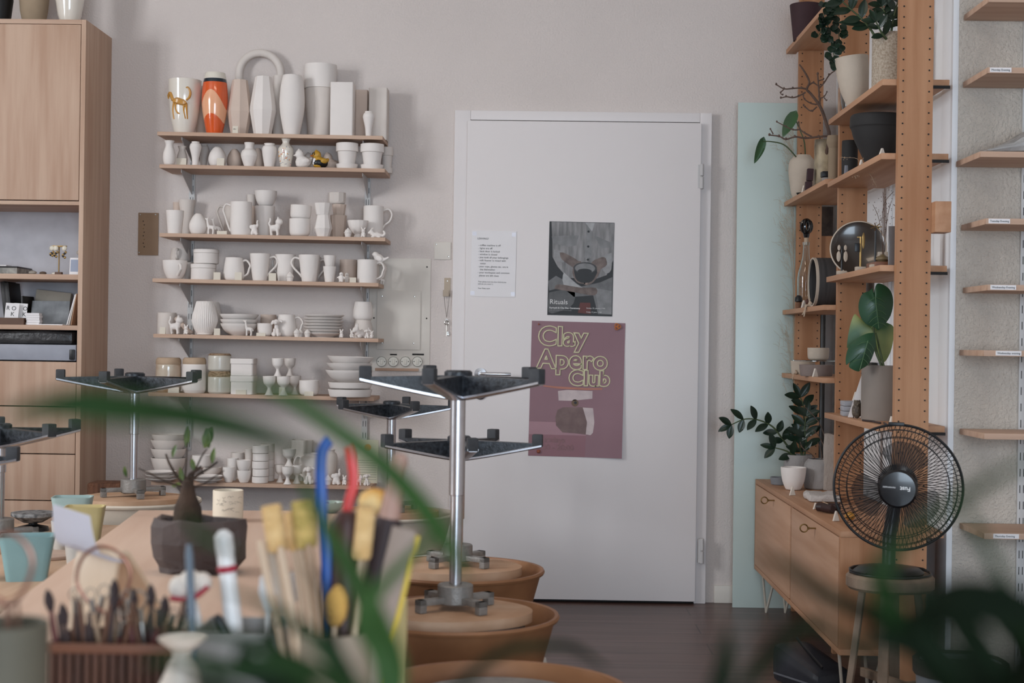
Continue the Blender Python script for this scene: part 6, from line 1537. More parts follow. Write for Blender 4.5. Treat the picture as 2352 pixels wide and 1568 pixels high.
bm = bx(-.10, .10, -.06, .06, 0, .34, .008)
single('woven_basket', 'brown ribbed basket standing on the floor between the cabinet and the shelves', 'basket', bm, mat('brown_wicker', (110, 72, 50), .8, rgb2=(80, 50, 34), scale=60, stretch=(1, 1, .1), bump=.8, bscale=80), (P(268, 1130, 5.8).x, 5.8, 0)).scale = (1, 1, P(262, 1106, 5.8).z / .34)
# low bench at the left with pitchers and cups
bz = .50
bench = thing('bench', 'low wooden bench at the left carrying the pitchers and cups', 'bench', (-1.46, 4.05, 0))
part('bench_top', bx(-.42, .34, -.68, .70, bz - .028, bz, .003), m_birchy, bench)
for sx in (-.38, .30):
    for sy in (-.62, .64): part('leg', bx(sx - .02, sx + .02, sy - .02, sy + .02, 0, bz - .0285, .002), m_birch, bench)
part('apron', bx(-.36, .28, -.63, -.61, bz - .10, bz - .029), m_birch, bench)
xA = P(0, 1000, 4.2).x
star_stool(xA, 4.2, bz, P(0, 972, 4.2).z, -34, 'upturned stool at the left picture edge, its column just inside the frame', Ra=.225, split=.35, seatr=.15)
xB = P(-165, 1000, 3.62).x
star_stool(xB, 3.60, bz, P(-165, 1030, 3.6).z, 2, 'nearer upturned stool cut off by the left picture edge', Ra=.222, split=.5, seatr=.13)
def pitcher(u0, u1, v0, vb, z, label, m, spout, rz, stack=False, y=None):
    c = PZ((u0 + u1) / 2, vb, z) if y is None else P((u0 + u1) / 2, vb, y)
    s = c.y / FPX; W_ = (u1 - u0) * s; H = (vb - v0) * s
    t = thing('pitcher', label, 'pitcher', (c.x, c.y, z if y is None else c.z), rz)
    w0, w1 = W_ * .37, W_ * .50
    def ring(bm, w, z_, dep, sp=0):
        pts = rounded(2 * w, 2 * dep, min(w, dep) * .35, 4)
        return [bm.verts.new((x_ + (sp if x_ > w * .8 and abs(y_) < dep * .45 else 0), y_, z_ + (.006 if sp and x_ > w * .8 and abs(y_) < dep * .45 else 0))) for x_, y_ in pts]
    bm = B(); rs = [ring(bm, w0, 0, w0 * .8), ring(bm, (w0 + w1) / 2, H * .5, (w0 + w1) * .4), ring(bm, w1, H * .94, w1 * .8), ring(bm, w1 * 1.02, H, w1 * .82, W_ * .12), ring(bm, w1 * .95, H, w1 * .75, W_ * .12), ring(bm, w0 * .92, .006, w0 * .72)]
    for a, b in zip(rs, rs[1:]):
        n = len(a)
        for k in range(n): bm.faces.new((a[k], a[(k + 1) % n], b[(k + 1) % n], b[k]))
    bm.faces.new(rs[0][::-1]); bm.faces.new(rs[-1])
    part('body', bm, m, t)
    return t, H
m_turq = mat('turquoise_glaze', (142, 176, 176), .4, var=.05); m_turq2 = mat('pale_turquoise', (168, 190, 186), .45, var=.05); m_yel = mat('pale_yellow_glaze', (216, 196, 138), .45, var=.06)
m_cupg = mat('cup_grey_white', (198, 192, 184), .6, var=.04)
pitcher(2, 122, 1228, 1330, bz, 'turquoise square pitcher with a spout at the left edge of the bench', m_turq, 0, .25)
def cupb(u, w, v0, vb, label, m=m_cupg):
    c = PZ(u, vb, bz); R = w / 2 * c.y / FPX; H = (vb - v0) * c.y / FPX
    single('cup', label, 'cup', vessel('tumbler', R, H, .003), m, (c.x, c.y, bz)); return c, R, H
c1_, R1_, H1_ = cupb(143, 52, 1196, 1264, 'grey white cup carrying the pale turquoise pitcher')
c2_, R2_, H2_ = cupb(180, 66, 1232, 1300, 'grey white cup carrying the pale yellow pitcher')
t, H = pitcher(122, 210, 1128, 1202, 0, 'pale turquoise pitcher stacked in a cup on the bench', m_turq2, 0, .15, y=c1_.y); t.location.z = bz + H1_ * .75
t, H = pitcher(150, 238, 1152, 1240, 0, 'pale yellow pitcher stacked in a cup on the bench', m_yel, 0, .15, y=c2_.y); t.location.z = bz + H2_ * .75
c = PZ(120, 1292, bz); single('bat', 'round pinkish clay dusted throwing bat on the bench', 'bat', cyl(.075, 0, .010, 36, bev=.002), mat('bat_pink', (190, 164, 148), .8), (c.x - .04, c.y + .10, bz))
c = P(76, 1180, 4.58); t = thing('banding_wheel', 'black banding wheel with a plaster specked top on the bench', 'turntable', (c.x, c.y, bz))
hb = P(76, 1176, 4.58).z - bz; Rb = 49 * 4.58 / FPX
part('base', lathe([(0, 0), (Rb * .75, 0), (Rb * .7, .012), (.014, .02), (.012, hb * .5), (0, hb * .5)], 32), m_black, t)
part('turntable_top', lathe([(0, hb * .45), (Rb * .45, hb * .46), (Rb * .97, hb * .8), (Rb, hb * .82), (Rb, hb), (0, hb)], 40), mat('specked_top', (44, 48, 52), .6, rgb2=(150, 150, 150), scale=55, detail=6), t)

# ---------------------------------------------------------------- work table
TZ = .66
tA = math.radians(6.4)
p0 = PZ(318, 1171, TZ)
tab = thing('work_table', 'birch work table carrying the planter and the jars of tools', 'table', (p0.x, p0.y, 0), -tA * -1)
tl = 3.0; tw_ = .63
part('table_top', bx(0, tw_, -tl, 0, TZ - .03, TZ, .004), m_tablew, tab)
for x in (.05, tw_ - .05):
    for y in (-.06, -tl + .06): part('leg', bx(x - .025, x + .025, y - .025, y + .025, 0, TZ - .0305, .003), m_birch, tab)
part('apron', bx(.06, tw_ - .06, -.08, -.06, TZ - .10, TZ - .031), m_birch, tab)
TZ_ = TZ + .0005
def ont(u, v): return PZ(u, v, TZ_)
# dark faceted planter with the little tree
c = ont(440, 1322); s = c.y / FPX; w = 228 * s; h = 126 * s
m_rock = mat('dark_rock_clay', (92, 80, 76), .75, rgb2=(66, 54, 52), scale=7, bump=.5, bscale=30)
bm = B(); rng = random.Random(3)
n = 14; rings = []
for f, rr in ((0, .80), (.10, .82), (.26, .95), (.55, 1.0), (.86, 1.0), (1.0, .95)):
    rings.append([bm.verts.new((w / 2 * rr * math.cos(a) * (1 + rng.uniform(-.05, .05)), w * .34 * rr * math.sin(a) * (1 + rng.uniform(-.08, .08)), h * f * (1 + (rng.uniform(-.06, .04) if f > .9 else 0)))) for a in [2 * PI * i / n for i in range(n)]])
for f, rr in ((.97, .80), (.72, .76)):
    rings.append([bm.verts.new((w / 2 * rr * math.cos(a), w * .34 * rr * math.sin(a), h * f)) for a in [2 * PI * i / n for i in range(n)]])
for a, b in zip(rings, rings[1:]):
    for k in range(n):
        if rng.random() < .5: bm.faces.new((a[k], a[(k + 1) % n], b[(k + 1) % n])); bm.faces.new((a[k], b[(k + 1) % n], b[k]))
        else: bm.faces.new((a[k], a[(k + 1) % n], b[k])); bm.faces.new((a[(k + 1) % n], b[(k + 1) % n], b[k]))
bm.faces.new(rings[0][::-1]); bm.faces.new(rings[-1])
plc = Vector((c.x, c.y + w * .30, TZ_))
single('planter', 'dark faceted rock like clay planter on the work table', 'planter', bm, m_rock, plc, smooth=False)
y_ = plc.y; q = lambda u, v: P(u, v, y_)
org = Vector((q(430, 1200).x, y_, TZ_ + h * .735)); t = thing('bonsai', 'little swollen trunk tree with a few yellow green leaves in the dark planter', 'plant', org)
part('soil', cyl(w * .22, -.004, .001, 20), m_soil, t)
m_trk = mat('caudex_bark', (74, 56, 44), .9, rgb2=(48, 38, 30), scale=20, bump=.6, bscale=60)
lv = lambda v: q(430, v).z - org.z
s_ = y_ / FPX
part('trunk', lathe([(0, 0), (32 * s_, 0), (33 * s_, lv(1185)), (30 * s_, lv(1165)), (20 * s_, lv(1140)), (14 * s_, lv(1115)), (13 * s_, lv(1105)), (7 * s_, lv(1100)), (0, lv(1099))], 24, None, lambda a, z: 1 + .08 * noise.noise(Vector((math.cos(a) * 2, math.sin(a) * 2, z * 60)))), m_trk, t)
for pts, r in (([(422, 1112), (405, 1092), (388, 1062), (381, 1042)], .0035), ([(430, 1110), (436, 1090), (455, 1078), (462, 1070)], .004), ([(434, 1112), (452, 1092), (480, 1075), (500, 1060)], .0035), ([(440, 1120), (470, 1110), (500, 1090), (515, 1080)], .002), ([(420, 1118), (380, 1105), (340, 1085), (318, 1075)], .002), ([(424, 1110), (428, 1060), (430, 1015)], .002), ([(436, 1108), (462, 1050), (476, 1030)], .0022)):
    part('branch', tube([q(*p) - org for p in pts], [r * (1 - .5 * i / (len(pts) - 1)) for i in range(len(pts))], 7, smooth=3), m_trk, t)
m_ly = mat('yellow_green_leaf', (98, 112, 44), .5, rgb2=(56, 78, 36), scale=30)
for (u, v, du, dv, L, W_) in ((428, 1026, 2, -40, 46, 14), (470, 1028, 14, -44, 48, 26), (480, 1028, -8, -40, 44, 20), (488, 1064, 2, -32, 36, 14), (396, 1050, 6, -26, 30, 11), (420, 1112, -6, -38, 40, 12), (446, 1080, -6, -26, 28, 12), (286, 1070, 3, 26, 26, 10), (418, 1108, -40, 14, 26, 8)):
    leaf(t, q(u, v), q(u + du, v + dv) - q(u, v), L * s_, W_ * s_, m_ly, (random.uniform(-.4, .4), -1, .2), 'oval', .15, .3, org)
c = ont(516, 1200); s = c.y / FPX; Rc = 35 * s; Hc = 71 * s
t = thing('cup', 'cream bamboo like cup with a faint landscape drawing behind the dark planter', 'cup', (c.x, c.y + Rc, TZ_))
part('body', vessel('cyl', Rc, Hc, .0035), mat('ivory', (222, 210, 190), .55, var=.02), t)
bm = B()
for k in range(26):
    xf = random.uniform(-.7, .8); z = Hc * random.uniform(.35, .85); a0 = xf; pts = []
    for i in range(4):
        x_ = (xf + i * .07) * Rc; x_ = max(-Rc * .97, min(Rc * .97, x_)); pts.append((x_, -math.sqrt(max(Rc * Rc - x_ * x_, 0)) - .0002, z + random.uniform(-.003, .003)))
    tube(pts, .0004, 4, bm)
part('ink_drawing', bm, mat('faint_ink', (150, 140, 128), .8), t)
c = ont(756, 1176); t = thing('bowl', 'pale green bowl with dried bits at the far side of the work table', 'bowl', (c.x - .0, c.y - .0, TZ_))
part('body', vessel('bowl', .038, .026, .003), mat('celadon', (150, 162, 148), .35, var=.05), t)
bm = B()
for k in range(12): ball((random.uniform(-.02, .02), random.uniform(-.02, .02), .02), (.006, .004, .004), bm, 1)
part('dried_bits', bm, m_bark, t)['kind'] = 'stuff'
# bent plywood holder with a sheet of paper
c0, c1 = ont(160, 1440), ont(262, 1462)
s = 1.95 / FPX
yh = 2.0; a = P(158, 1262, yh); b = P(286, 1262, yh)
wd = 1.22 * (P(268, 1300, yh).x - P(162, 1300, yh).x); hh = P(215, 1258, yh).z - TZ_
t = thing('paper_holder', 'bent pale plywood holder with a white sheet, near the front left of the work table', 'holder', (P(218, 1300, yh).x, yh, TZ_), -.50)
prof = [(-.012, 0), (-.006, hh * .55), (.002, hh - .016), (.012, hh - .002), (.026, hh - .006), (.038, hh - .02), (.09, hh * .45), (.14, 0)]
pc = [(p.x, p.y) for p in cr(prof, 4)]
inner = [(y0, z0) for y0, z0 in pc]
bm = B(); k_ = len(pc); th = .006
va = [[bm.verts.new((x_, y0, z0)) for y0, z0 in pc] for x_ in (-wd / 2, wd / 2)]
for i in range(k_ - 1): bm.faces.new((va[0][i], va[0][i + 1], va[1][i + 1], va[1][i]))
bmesh.ops.recalc_face_normals(bm, faces=bm.faces[:])
bmesh.ops.solidify(bm, geom=bm.faces[:], thickness=th)
part('bent_sheet', bm, mat('pale_bent_ply', (222, 198, 172), .5, rgb2=(208, 180, 150), scale=20, stretch=(1, 1, .1)), t)
pa = [P(126, 1158, 2.20), P(205, 1182, 2.12), P(262, 1262, 2.03), P(280, 1282, 2.02), P(168, 1245, 2.10)]
pl = [P(122, 1157, 2.16), P(207, 1184, 2.08), P(290, 1290, 1.93), P(168, 1250, 1.97)]
bm = B(); g_ = []
for j in range(9):
    f = j / 8; l0 = pl[0].lerp(pl[3], f); r0_ = pl[1].lerp(pl[2], f)
    g_.append([bm.verts.new(l0.lerp(r0_, i / 6) + Vector((0, -.03 * math.sin(PI * f), -.018 * math.sin(PI * f)))) for i in range(7)])
for j in range(8):
    for i in range(6): bm.faces.new((g_[j][i], g_[j][i + 1], g_[j + 1][i + 1], g_[j + 1][i]))
bmesh.ops.solidify(bm, geom=bm.faces[:], thickness=.0005)
single('paper_sheet', 'curling white sheet of paper sticking out of the bent plywood holder', 'paper', bm, mat('bluish_paper', (222, 222, 232), .8, var=.01))
# slatted box of tools
yb_ = 1.64; bx0, bx1 = P(108, 1490, yb_).x, P(412, 1490, yb_).x; zrim = P(260, 1480, yb_).z
bc = Vector(((bx0 + bx1) / 2, yb_ + .05, TZ_)); bw = (bx1 - bx0) / 2; bh = zrim - TZ_
t = thing('tool_box', 'brown slatted wooden box full of loop tools at the front of the table', 'box', bc, .0)
m_dkw = mat('dark_brown_wood', (96, 62, 46), .6, rgb2=(66, 42, 32), scale=30, stretch=(1, 1, .15))
part('rim_rail', bx(-bw, bw, -.052, -.044, bh - .010, bh, .001), mat('red_brown_wood', (116, 74, 54), .5, var=.08), t)
part('rim_rail', bx(-bw, bw, .044, .052, bh - .010, bh, .001), m_dkw, t)
for k in range(15): part('slat', bx(-bw + .002 + k * (2 * bw - .010) / 14, -bw + .008 + k * (2 * bw - .010) / 14, -.050, -.045, .004, bh - .0105), m_dkw, t)
for sx in (-1, 1): part('end_panel', bx(sx * bw - (.004 if sx > 0 else 0), sx * bw + (0 if sx > 0 else .004), -.044, .044, .004, bh), m_dkw, t)
part('back_panel', bx(-bw, bw, .045, .049, .004, bh - .0105), m_dkw, t)
part('bottom', bx(-bw + .004, bw - .004, -.043, .044, 0, .004), m_dkw, t)
def stick(name, label, cat, base, tip, r0, r1, m, group=None, head=None):
    """a tool standing in a container: base and tip are world points; head(t, length) adds parts along its own Z"""
    base, tip = Vector(base), Vector(tip); d = tip - base; L = d.length
    t = thing(name, label, cat, base, 0, group)
    z_ = d.normalized(); y_ = z_.cross(Vector((1, 0, 0))).normalized(); t.rotation_euler = Matrix((y_.cross(z_), y_, z_)).transposed().to_euler()
    part('handle', lathe([(0, 0), (r0 * .8, 0), (r0, .004), (r0 * 1.1, L * .4), (r1, L * .95), (r1 * .6, L), (0, L)], 12), m, t)
    if head: head(t, L)
    return t
def loop(r, wm, w=.0009, zf=0):
    def f(t, L):
        part('ferrule', cyl(.0035, L - .012, L + .004, 10), m_steel, t)
        part('wire_loop', tube([(0, 0, L), (-r * .5, 0, L + r * .6), (-r, 0, L + r * 1.5), (-r * .6, 0, L + r * 2.3), (0, 0, L + r * 2.6), (r * .6, 0, L + r * 2.3), (r, 0, L + r * 1.5), (r * .5, 0, L + r * .6), (0, 0, L)], w, 6, smooth=4), wm, t)
    return f
m_handles = [mat('tool_dark', (62, 42, 38), .5, var=.1), mat('tool_brown', (104, 68, 48), .5, var=.1), mat('tool_pale', (168, 136, 108), .5, var=.1), mat('tool_red', (92, 42, 38), .4)]
m_copper = mat('copper_wire', (150, 104, 88), .35, .8)
rg = random.Random(5)
def bristle(t, L):
    part('bristles', lathe([(0, L - .004), (.0035, L - .004), (.0058, L + .006), (.0045, L + .014), (.0012, L + .020), (0, L + .0205)], 12), mat('dark_bristle', (52, 38, 38), .7), t)
desc = ['dark', 'brown', 'pale', 'dark red']
for k in range(38):
    bx_ = -bw * .86 + 2 * bw * .86 * (k + .5) / 38; by = rg.uniform(-.03, .03); mi = rg.randrange(4)
    base = bc + Vector((bx_ * .9, by, .0055)); hgt = bh + rg.uniform(.012, .045); tip = bc + Vector((bx_ + rg.uniform(-.034, .034), by + rg.uniform(-.008, .012), hgt))
    hd = bristle if k % 4 == 1 else loop(rg.uniform(.004, .007), m_steel, .0007) if k % 3 == 0 else None
    stick('clay_tool', ['dark tipped brush standing in the slatted box', 'thin wire ended clay tool standing in the slatted box', 'plain thin stick tool standing in the slatted box'][0 if hd is bristle else (1 if hd else 2)], 'tool', base, tip, .0034, .0026, m_handles[mi if mi != 2 or k % 2 else 0], ['brushes in the slatted box', 'wire tools in the slatted box', 'plain sticks in the slatted box'][0 if hd is bristle else (1 if hd else 2)], hd)
stick('loop_tool', 'big copper wire loop tool rising from the slatted box before the holder', 'tool', bc + Vector((-.005, 0, .006)), P(243, 1408, yb_ + .05), .004, .003, m_handles[0], None,
      lambda t, L: part('wire_loop', tube([(0, 0, L), (-.018, 0, L + .016), (-.028, 0, L + .040), (-.018, 0, L + .066), (.004, 0, L + .076), (.026, 0, L + .064), (.034, 0, L + .040), (.022, 0, L + .014), (.006, 0, L)], .0021, 8, smooth=5), m_copper, t))
stick('loop_tool', 'steel ring ended tool standing right of the copper loop', 'tool', bc + Vector((.03, .01, .006)), P(322, 1405, yb_ + .05), .003, .003, m_steel, None, loop(.0095, m_steel, .0016))
stick('wood_knife', 'pointed brown wooden knife leaning out of the slatted box', 'tool', bc + Vector((-.06, 0, .006)), P(172, 1356, yb_ + .05), .004, .0012, m_handles[1])
stick('wood_knife', 'short dark pointed tool at the left end of the slatted box', 'tool', bc + Vector((-.062, -.02, .006)), P(112, 1372, yb_ + .05), .003, .001, m_handles[3])
# copper loop at the far left edge, in a blurred green grey beaker
cg = Vector((P(48, 1500, 1.30).x, 1.15, TZ_)); hg = P(48, 1432, 1.15).z - TZ_
single('beaker', 'olive grey beaker very close at the lower left corner', 'beaker', vessel('cyl', .032, hg, .004), mat('olive_grey', (92, 86, 72), .7, var=.04), (P(14, 1500, 1.15).x, 1.15, TZ_))
cb_ = Vector((P(14, 1500, 1.15).x, 1.15, TZ_ + .005))
stick('loop_tool', 'copper wire loop tool in the olive grey beaker at the left edge', 'tool', cb_ + Vector((.01, 0, 0)), P(18, 1390, 1.15), .0035, .003, m_handles[1], None,
      lambda t, L: part('wire_loop', tube([(0, 0, L), (-.014, 0, L + .012), (-.022, 0, L + .032), (-.014, 0, L + .05), (.002, 0, L + .056), (.016, 0, L + .046), (.020, 0, L + .03), (.012, 0, L + .010), (.002, 0, L)], .0018, 8, smooth=5), m_copper, t))
stick('wood_knife', 'brown pointed tool beside the copper loop in the olive grey beaker', 'tool', cb_ + Vector((.02, 0, 0)), P(40, 1375, 1.15), .0035, .0015, m_handles[1])
# small white vase at the bottom
yv = 1.46; c = P(385, 1500, yv)
Hv_ = P(385, 1492, yv).z - TZ_; s = yv / FPX
single('vase', 'small white vase with a flared lip at the bottom edge before the slatted box', 'vase', lathe([(0, 0), (.03, 0), (.036, .02), (.034, Hv_ * .45), (22 * s, Hv_ - 40 * s), (24 * s, Hv_ - 28 * s), (56 * s, Hv_ - 4 * s), (58 * s, Hv_), (52 * s, Hv_ - 2 * s), (20 * s, Hv_ - 26 * s), (16 * s, Hv_ - 40 * s), (0, Hv_ - 45 * s)], 40), mat('white_porcelain', (220, 208, 194), .5), (c.x, yv + .06, TZ_))
single('green_sponge', 'green block standing inside view at the bottom left before the slatted box', 'sponge', bx(-.014, .014, -.012, .012, 0, .048, .003), mat('green_block', (54, 112, 84), .7), (P(190, 1560, 1.52).x, 1.52, TZ_))
single('orange_sponge', 'orange sponge at the bottom edge right of the green block', 'sponge', bx(-.013, .013, -.012, .012, 0, .052, .005), mat('orange_block', (206, 92, 44), .8), (P(262, 1560, 1.50).x, 1.50, TZ_))
# pale container with white brushes
yj = 1.74; cj = Vector((P(560, 1480, yj).x, yj, TZ_)); sj = yj / FPX
Hj = P(560, 1436, yj).z - TZ_
part_ = single('container', 'pale grey square container holding the white brushes', 'container', vessel('box', .070, Hj, .004, 4), mat('frosted_grey', (150, 146, 142), .35, var=.03), cj, (0, 0, PI / 4), smooth=False)
jb = cj + Vector((0, 0, .006))
m_wpl = mat('white_plastic', (226, 222, 218), .35, var=.01); m_red = mat('crimson_band', (168, 44, 62), .4)
t = stick('brush', 'white round headed tool with a crimson ring standing in the pale container', 'brush', jb + Vector((.0, 0, 0)), P(514, 1235, yj), .010, .010, m_wpl)
Lx = (P(514, 1235, yj) - jb).length
part('round_head', lathe([(0, Lx - .032), (.0085, Lx - .03), (.0115, Lx - .012), (.0105, Lx + .003), (.005, Lx + .009), (0, Lx + .010)], 20), m_wpl, t)
part('red_band', lathe([(.0105, Lx - .040), (.0118, Lx - .038), (.0118, Lx - .034), (.010, Lx - .032)], 20), m_red, t)
t = stick('brush', 'white mop headed tool with a crimson rim leaning left in the pale container', 'brush', jb + Vector((-.03, 0, 0)), P(442, 1372, yj), .005, .005, m_wpl)
Lx = (P(442, 1372, yj) - jb - Vector((-.03, 0, 0))).length
bm = B()
for k, (dx, r) in enumerate(((-.012, .013), (.002, .015), (.016, .011))): ball((dx, 0, Lx + .015 + .002 * (k == 1)), (r, .014, r * 1.1), bm)
part('mop_head', bm, mat('white_fluff', (228, 216, 204), .95), t); part('red_band', tube([(-.022, -.012, Lx + .006), (-.008, -.016, Lx + .002), (.008, -.016, Lx + .002), (.024, -.012, Lx + .010)], .0028, 8, smooth=4), m_red, t)
stick('metal_rod', 'blue grey metal rod standing upright at the left of the pale container', 'tool', Vector((P(456, 1530, 1.55).x, 1.55, TZ_)), P(434, 1250, 1.60), .0038, .0046, mat('blue_grey_metal', (104, 114, 124), .4, .4))
stick('marker', 'black handled tool leaning in the pale container', 'tool', jb + Vector((.035, -.02, 0)), P(497, 1412, yj - .03), .0055, .0055, m_black)
for k, (u, v) in enumerate(((628, 1325), (655, 1330))):
    t = stick('palette_knife', ['left', 'right'][k] + ' white plastic spatula leaning in the pale container', 'tool', jb + Vector((.02 + .02 * k, .02, 0)), P(u - 14 + 22 * k, v + 70, yj + .02), .0035, .003, m_wpl)
    Lx = (P(u - 14 + 22 * k, v + 70, yj + .02) - jb - Vector((.02 + .02 * k, .02, 0))).length
    part('blade', prism([(-.004, Lx - .005), (.004, Lx - .005), (.011, Lx + .02), (.010, Lx + .036), (0, Lx + .046), (-.010, Lx + .036), (-.011, Lx + .02)], -.001, .001, M=RX @ Matrix.Rotation(0, 4, 'X')), m_wpl, t)
# jar of sponges and brushes
yk = 1.66; ck = Vector((P(770, 1480, yk).x, yk, TZ_)); Rk = 88 * yk / FPX; Hk = P(770, 1448, yk).z - TZ_
single('jar', 'beige grey jar crammed with sponge sticks and brushes', 'jar', vessel('cyl', Rk, Hk, .004), mat('beige_grey_jar', (150, 134, 116), .7, var=.05), ck)
kb = ck + Vector((0, 0, .006))
m_foam = mat('yellow_foam', (228, 190, 134), .95, rgb2=(208, 166, 108), scale=60, bump=.6, bscale=160)
m_foam2 = mat('olive_foam', (204, 172, 104), .95, rgb2=(158, 138, 70), scale=60, bump=.6, bscale=160)
m_wood = mat('pale_stick', (206, 178, 150), .6, var=.06)
def foam(Lf, r, m):
    def f(t, L):
        part('foam_tip', lathe([(0, L - .004), (r * .85, L - .004), (r, L), (r, L + Lf * .95), (r * .9, L + Lf), (0, L + Lf)], 20), m, t)
    return f
def sst(u0, u1, v1, dz, label, m, r, Lf, bx_, by):
    """sponge stick whose foam reaches pixel (u1, v1)"""
    base = kb + Vector((bx_, by, 0)); top = P(u1, v1, yk + by); d = (top - base); L = d.length - Lf
    return stick('sponge_stick', label, 'sponge', base, base + d.normalized() * L, .0034, .0034, m_wood, None, foam(Lf, r, m))
sst(0, 622, 1160, 0, 'left sponge stick with a yellow foam tip in the jar', m_foam, .0115, .048, -.030, .0)
sst(0, 664, 1175, 0, 'thin sponge stick between the two thick yellow ones', m_foam, .0065, .040, -.022, .02)
sst(0, 694, 1150, 0, 'sponge stick with an olive yellow tip leaning left in the jar', m_foam2, .0125, .048, -.014, -.005)
sst(0, 842, 1166, 0, 'upright sponge stick with a dented yellow tip in the middle of the jar', m_foam, .0105, .052, .014, -.024)
t = stick('sponge_stick', 'short sponge stick with a rounded amber tip at the front of the jar', 'sponge', kb + Vector((.0, -.030, 0)), P(772, 1425, yk - .03), .0034, .0034, m_wood, None, None)
Lx = (P(772, 1425, yk - .03) - kb - Vector((0, -.030, 0))).length
part('foam_tip', ball((0, 0, Lx + .016), (.0125, .0125, .024)), mat('amber_foam', (206, 160, 84), .95, bump=.5, bscale=160), t)
t = stick('sponge_stick', 'round orange and yellow sponge ball on a stick at the back of the jar', 'sponge', kb + Vector((.022, .02, 0)), P(852, 1172, yk + .02), .0034, .0034, m_wood)
Lx = (P(852, 1172, yk + .02) - kb - Vector((.022, .02, 0))).length
part('foam_ball', ball((.004, 0, Lx + .010), (.020, .017, .016)), mat('orange_foam', (214, 152, 62), .95, rgb2=(232, 204, 150), scale=24, bump=.5, bscale=120), t)
for k, (u, v) in enumerate(((592, 1240), (610, 1235), (640, 1255), (684, 1240), (705, 1250))):
    stick('wood_tool', ['leftmost', 'second', 'middle', 'fourth', 'rightmost'][k] + ' pale rounded wooden handle in the left half of the jar', 'tool', kb + Vector((-.036 + .009 * k, (-.01, .022, -.02, .012, -.028)[k], 0)), P(u + 4, v, yk + (-.01, .022, -.02, .012, -.028)[k]), .0035, .0052, (m_wood, m_creams, m_wood, m_wood, m_handles[2])[k])
def strap(label, m, pts, r, y):
    base = [P(u, v, y) for u, v in pts]; t = thing('strap', label, 'strap', base[0])
    bm = tube([p - base[0] for p in base], r, 10, smooth=5, flat=.35); part('band', bm, m, t); return t
strap('blue plastic strap arching up out of the jar', mat('blue_plastic', (22, 74, 146), .35, var=.03), [(752, 1500), (750, 1300), (741, 1180), (737, 1090), (740, 1040), (750, 1018), (757, 1011)], .0062, yk + .01)
strap('red plastic strap curving out of the jar to the right of the blue one', mat('red_plastic', (206, 62, 58), .35, var=.03), [(782, 1500), (788, 1260), (800, 1160), (812, 1110), (808, 1060), (802, 1034), (798, 1026)], .0056, yk + .035)
m_brn = mat('dark_red_brown', (84, 48, 40), .5, rgb2=(58, 34, 30), scale=20)
stick('rolling_tool', 'thick dark red brown handle in the middle of the jar', 'tool', kb + Vector((.006, .012, 0)), P(800, 1176, yk + .015), .014, .019, m_brn)
t = stick('paint_brush', 'dark ferruled brush with a pinkish wooden end leaning right out of the jar', 'brush', kb + Vector((.016, .004, 0)), P(896, 1176, yk + .005), .008, .0155, mat('dark_bristle', (52, 38, 38), .7))
Lx = (P(896, 1176, yk + .005) - kb - Vector((.016, .004, 0))).length
part('brush_end', lathe([(0, Lx - .01), (.0125, Lx - .01), (.0105, Lx + .02), (.0085, Lx + .045), (.0095, Lx + .058), (.006, Lx + .066), (0, Lx + .067)], 16), mat('pink_wood', (178, 140, 124), .6, var=.08), t)
t = thing('ruler', 'flat grey wooden ruler with a yellow edge leaning right in the jar', 'ruler', kb + Vector((.028, -.012, 0)))
d = P(936, 1215, yk - .012) - (kb + Vector((.028, -.012, 0))); t.rotation_euler = (0, math.atan2(d.x, d.z), 0)
part('blade', bx(-.017, .010, -.0015, .0015, 0, d.length, .001), mat('grey_wood', (150, 130, 116), .6, var=.06), t); part('yellow_edge', bx(.0101, .0155, -.0016, .0016, 0, d.length - .004, .0005), mat('yellow_paint', (204, 172, 52), .5), t)
c = P(888, 1440, 1.78); single('pot', 'little yellow and white square pot right behind the jar', 'pot', vessel('box', .026, P(888, 1378, 1.80).z - TZ_, .003, 4), m_yel, (P(889, 1440, 1.80).x, 1.80, TZ_), (0, 0, .5), smooth=False)
# ---------------------------------------------------------------- fan on a wooden stool
FY = 4.20
fc = P(2062, 1117, FY); fs = FY / FPX
sc = Vector((P(2048, 1340, FY).x, FY + .02, 0)); zst = P(2048, 1327, FY - .06).z
m_oldw = mat('grey_old_wood', (142, 122, 104), .7, rgb2=(108, 90, 76), scale=14, stretch=(1, 1, .2), bump=.2, bscale=60)
t = thing('stool', 'small worn wooden stool with four splayed legs under the fan', 'stool', sc)
Rs = .122
part('seat', cyl(Rs, zst - .042, zst, 48, bev=.008), m_oldw, t)
for k, a in enumerate((-112, -22, 68, 158)):
    a = math.radians(a); top = Vector((math.cos(a) * .075, math.sin(a) * .075, zst - .0425)); bot = Vector((math.cos(a) * .125, math.sin(a) * .125, 0.001))
    M = Matrix.Rotation(a + PI / 2, 3, 'Z'); bm = B()
    va = [[bm.verts.new(c_ + M @ Vector((x_, y_, 0))) for x_, y_ in ((-.014, -.009), (.014, -.009), (.014, .009), (-.014, .009))] for c_ in (top, bot)]
    for j in range(4): bm.faces.new((va[0][j], va[0][(j + 1) % 4], va[1][(j + 1) % 4], va[1][j]))
    bm.faces.new(va[0]); bm.faces.new(va[1][::-1])
    bmesh.ops.bevel(bm, geom=bm.edges[:], offset=.002, segments=1, affect='EDGES')
    lg = part('leg', bm, m_oldw, t)
    if k == 0:
        q_ = top.lerp(bot, .62); part('screw', lathe([(0, 0), (.005, 0), (.004, .002), (0, .002)], 12), m_steel, lg, q_ + Vector((-.004, -.010, 0)), (PI / 2, 0, 0))
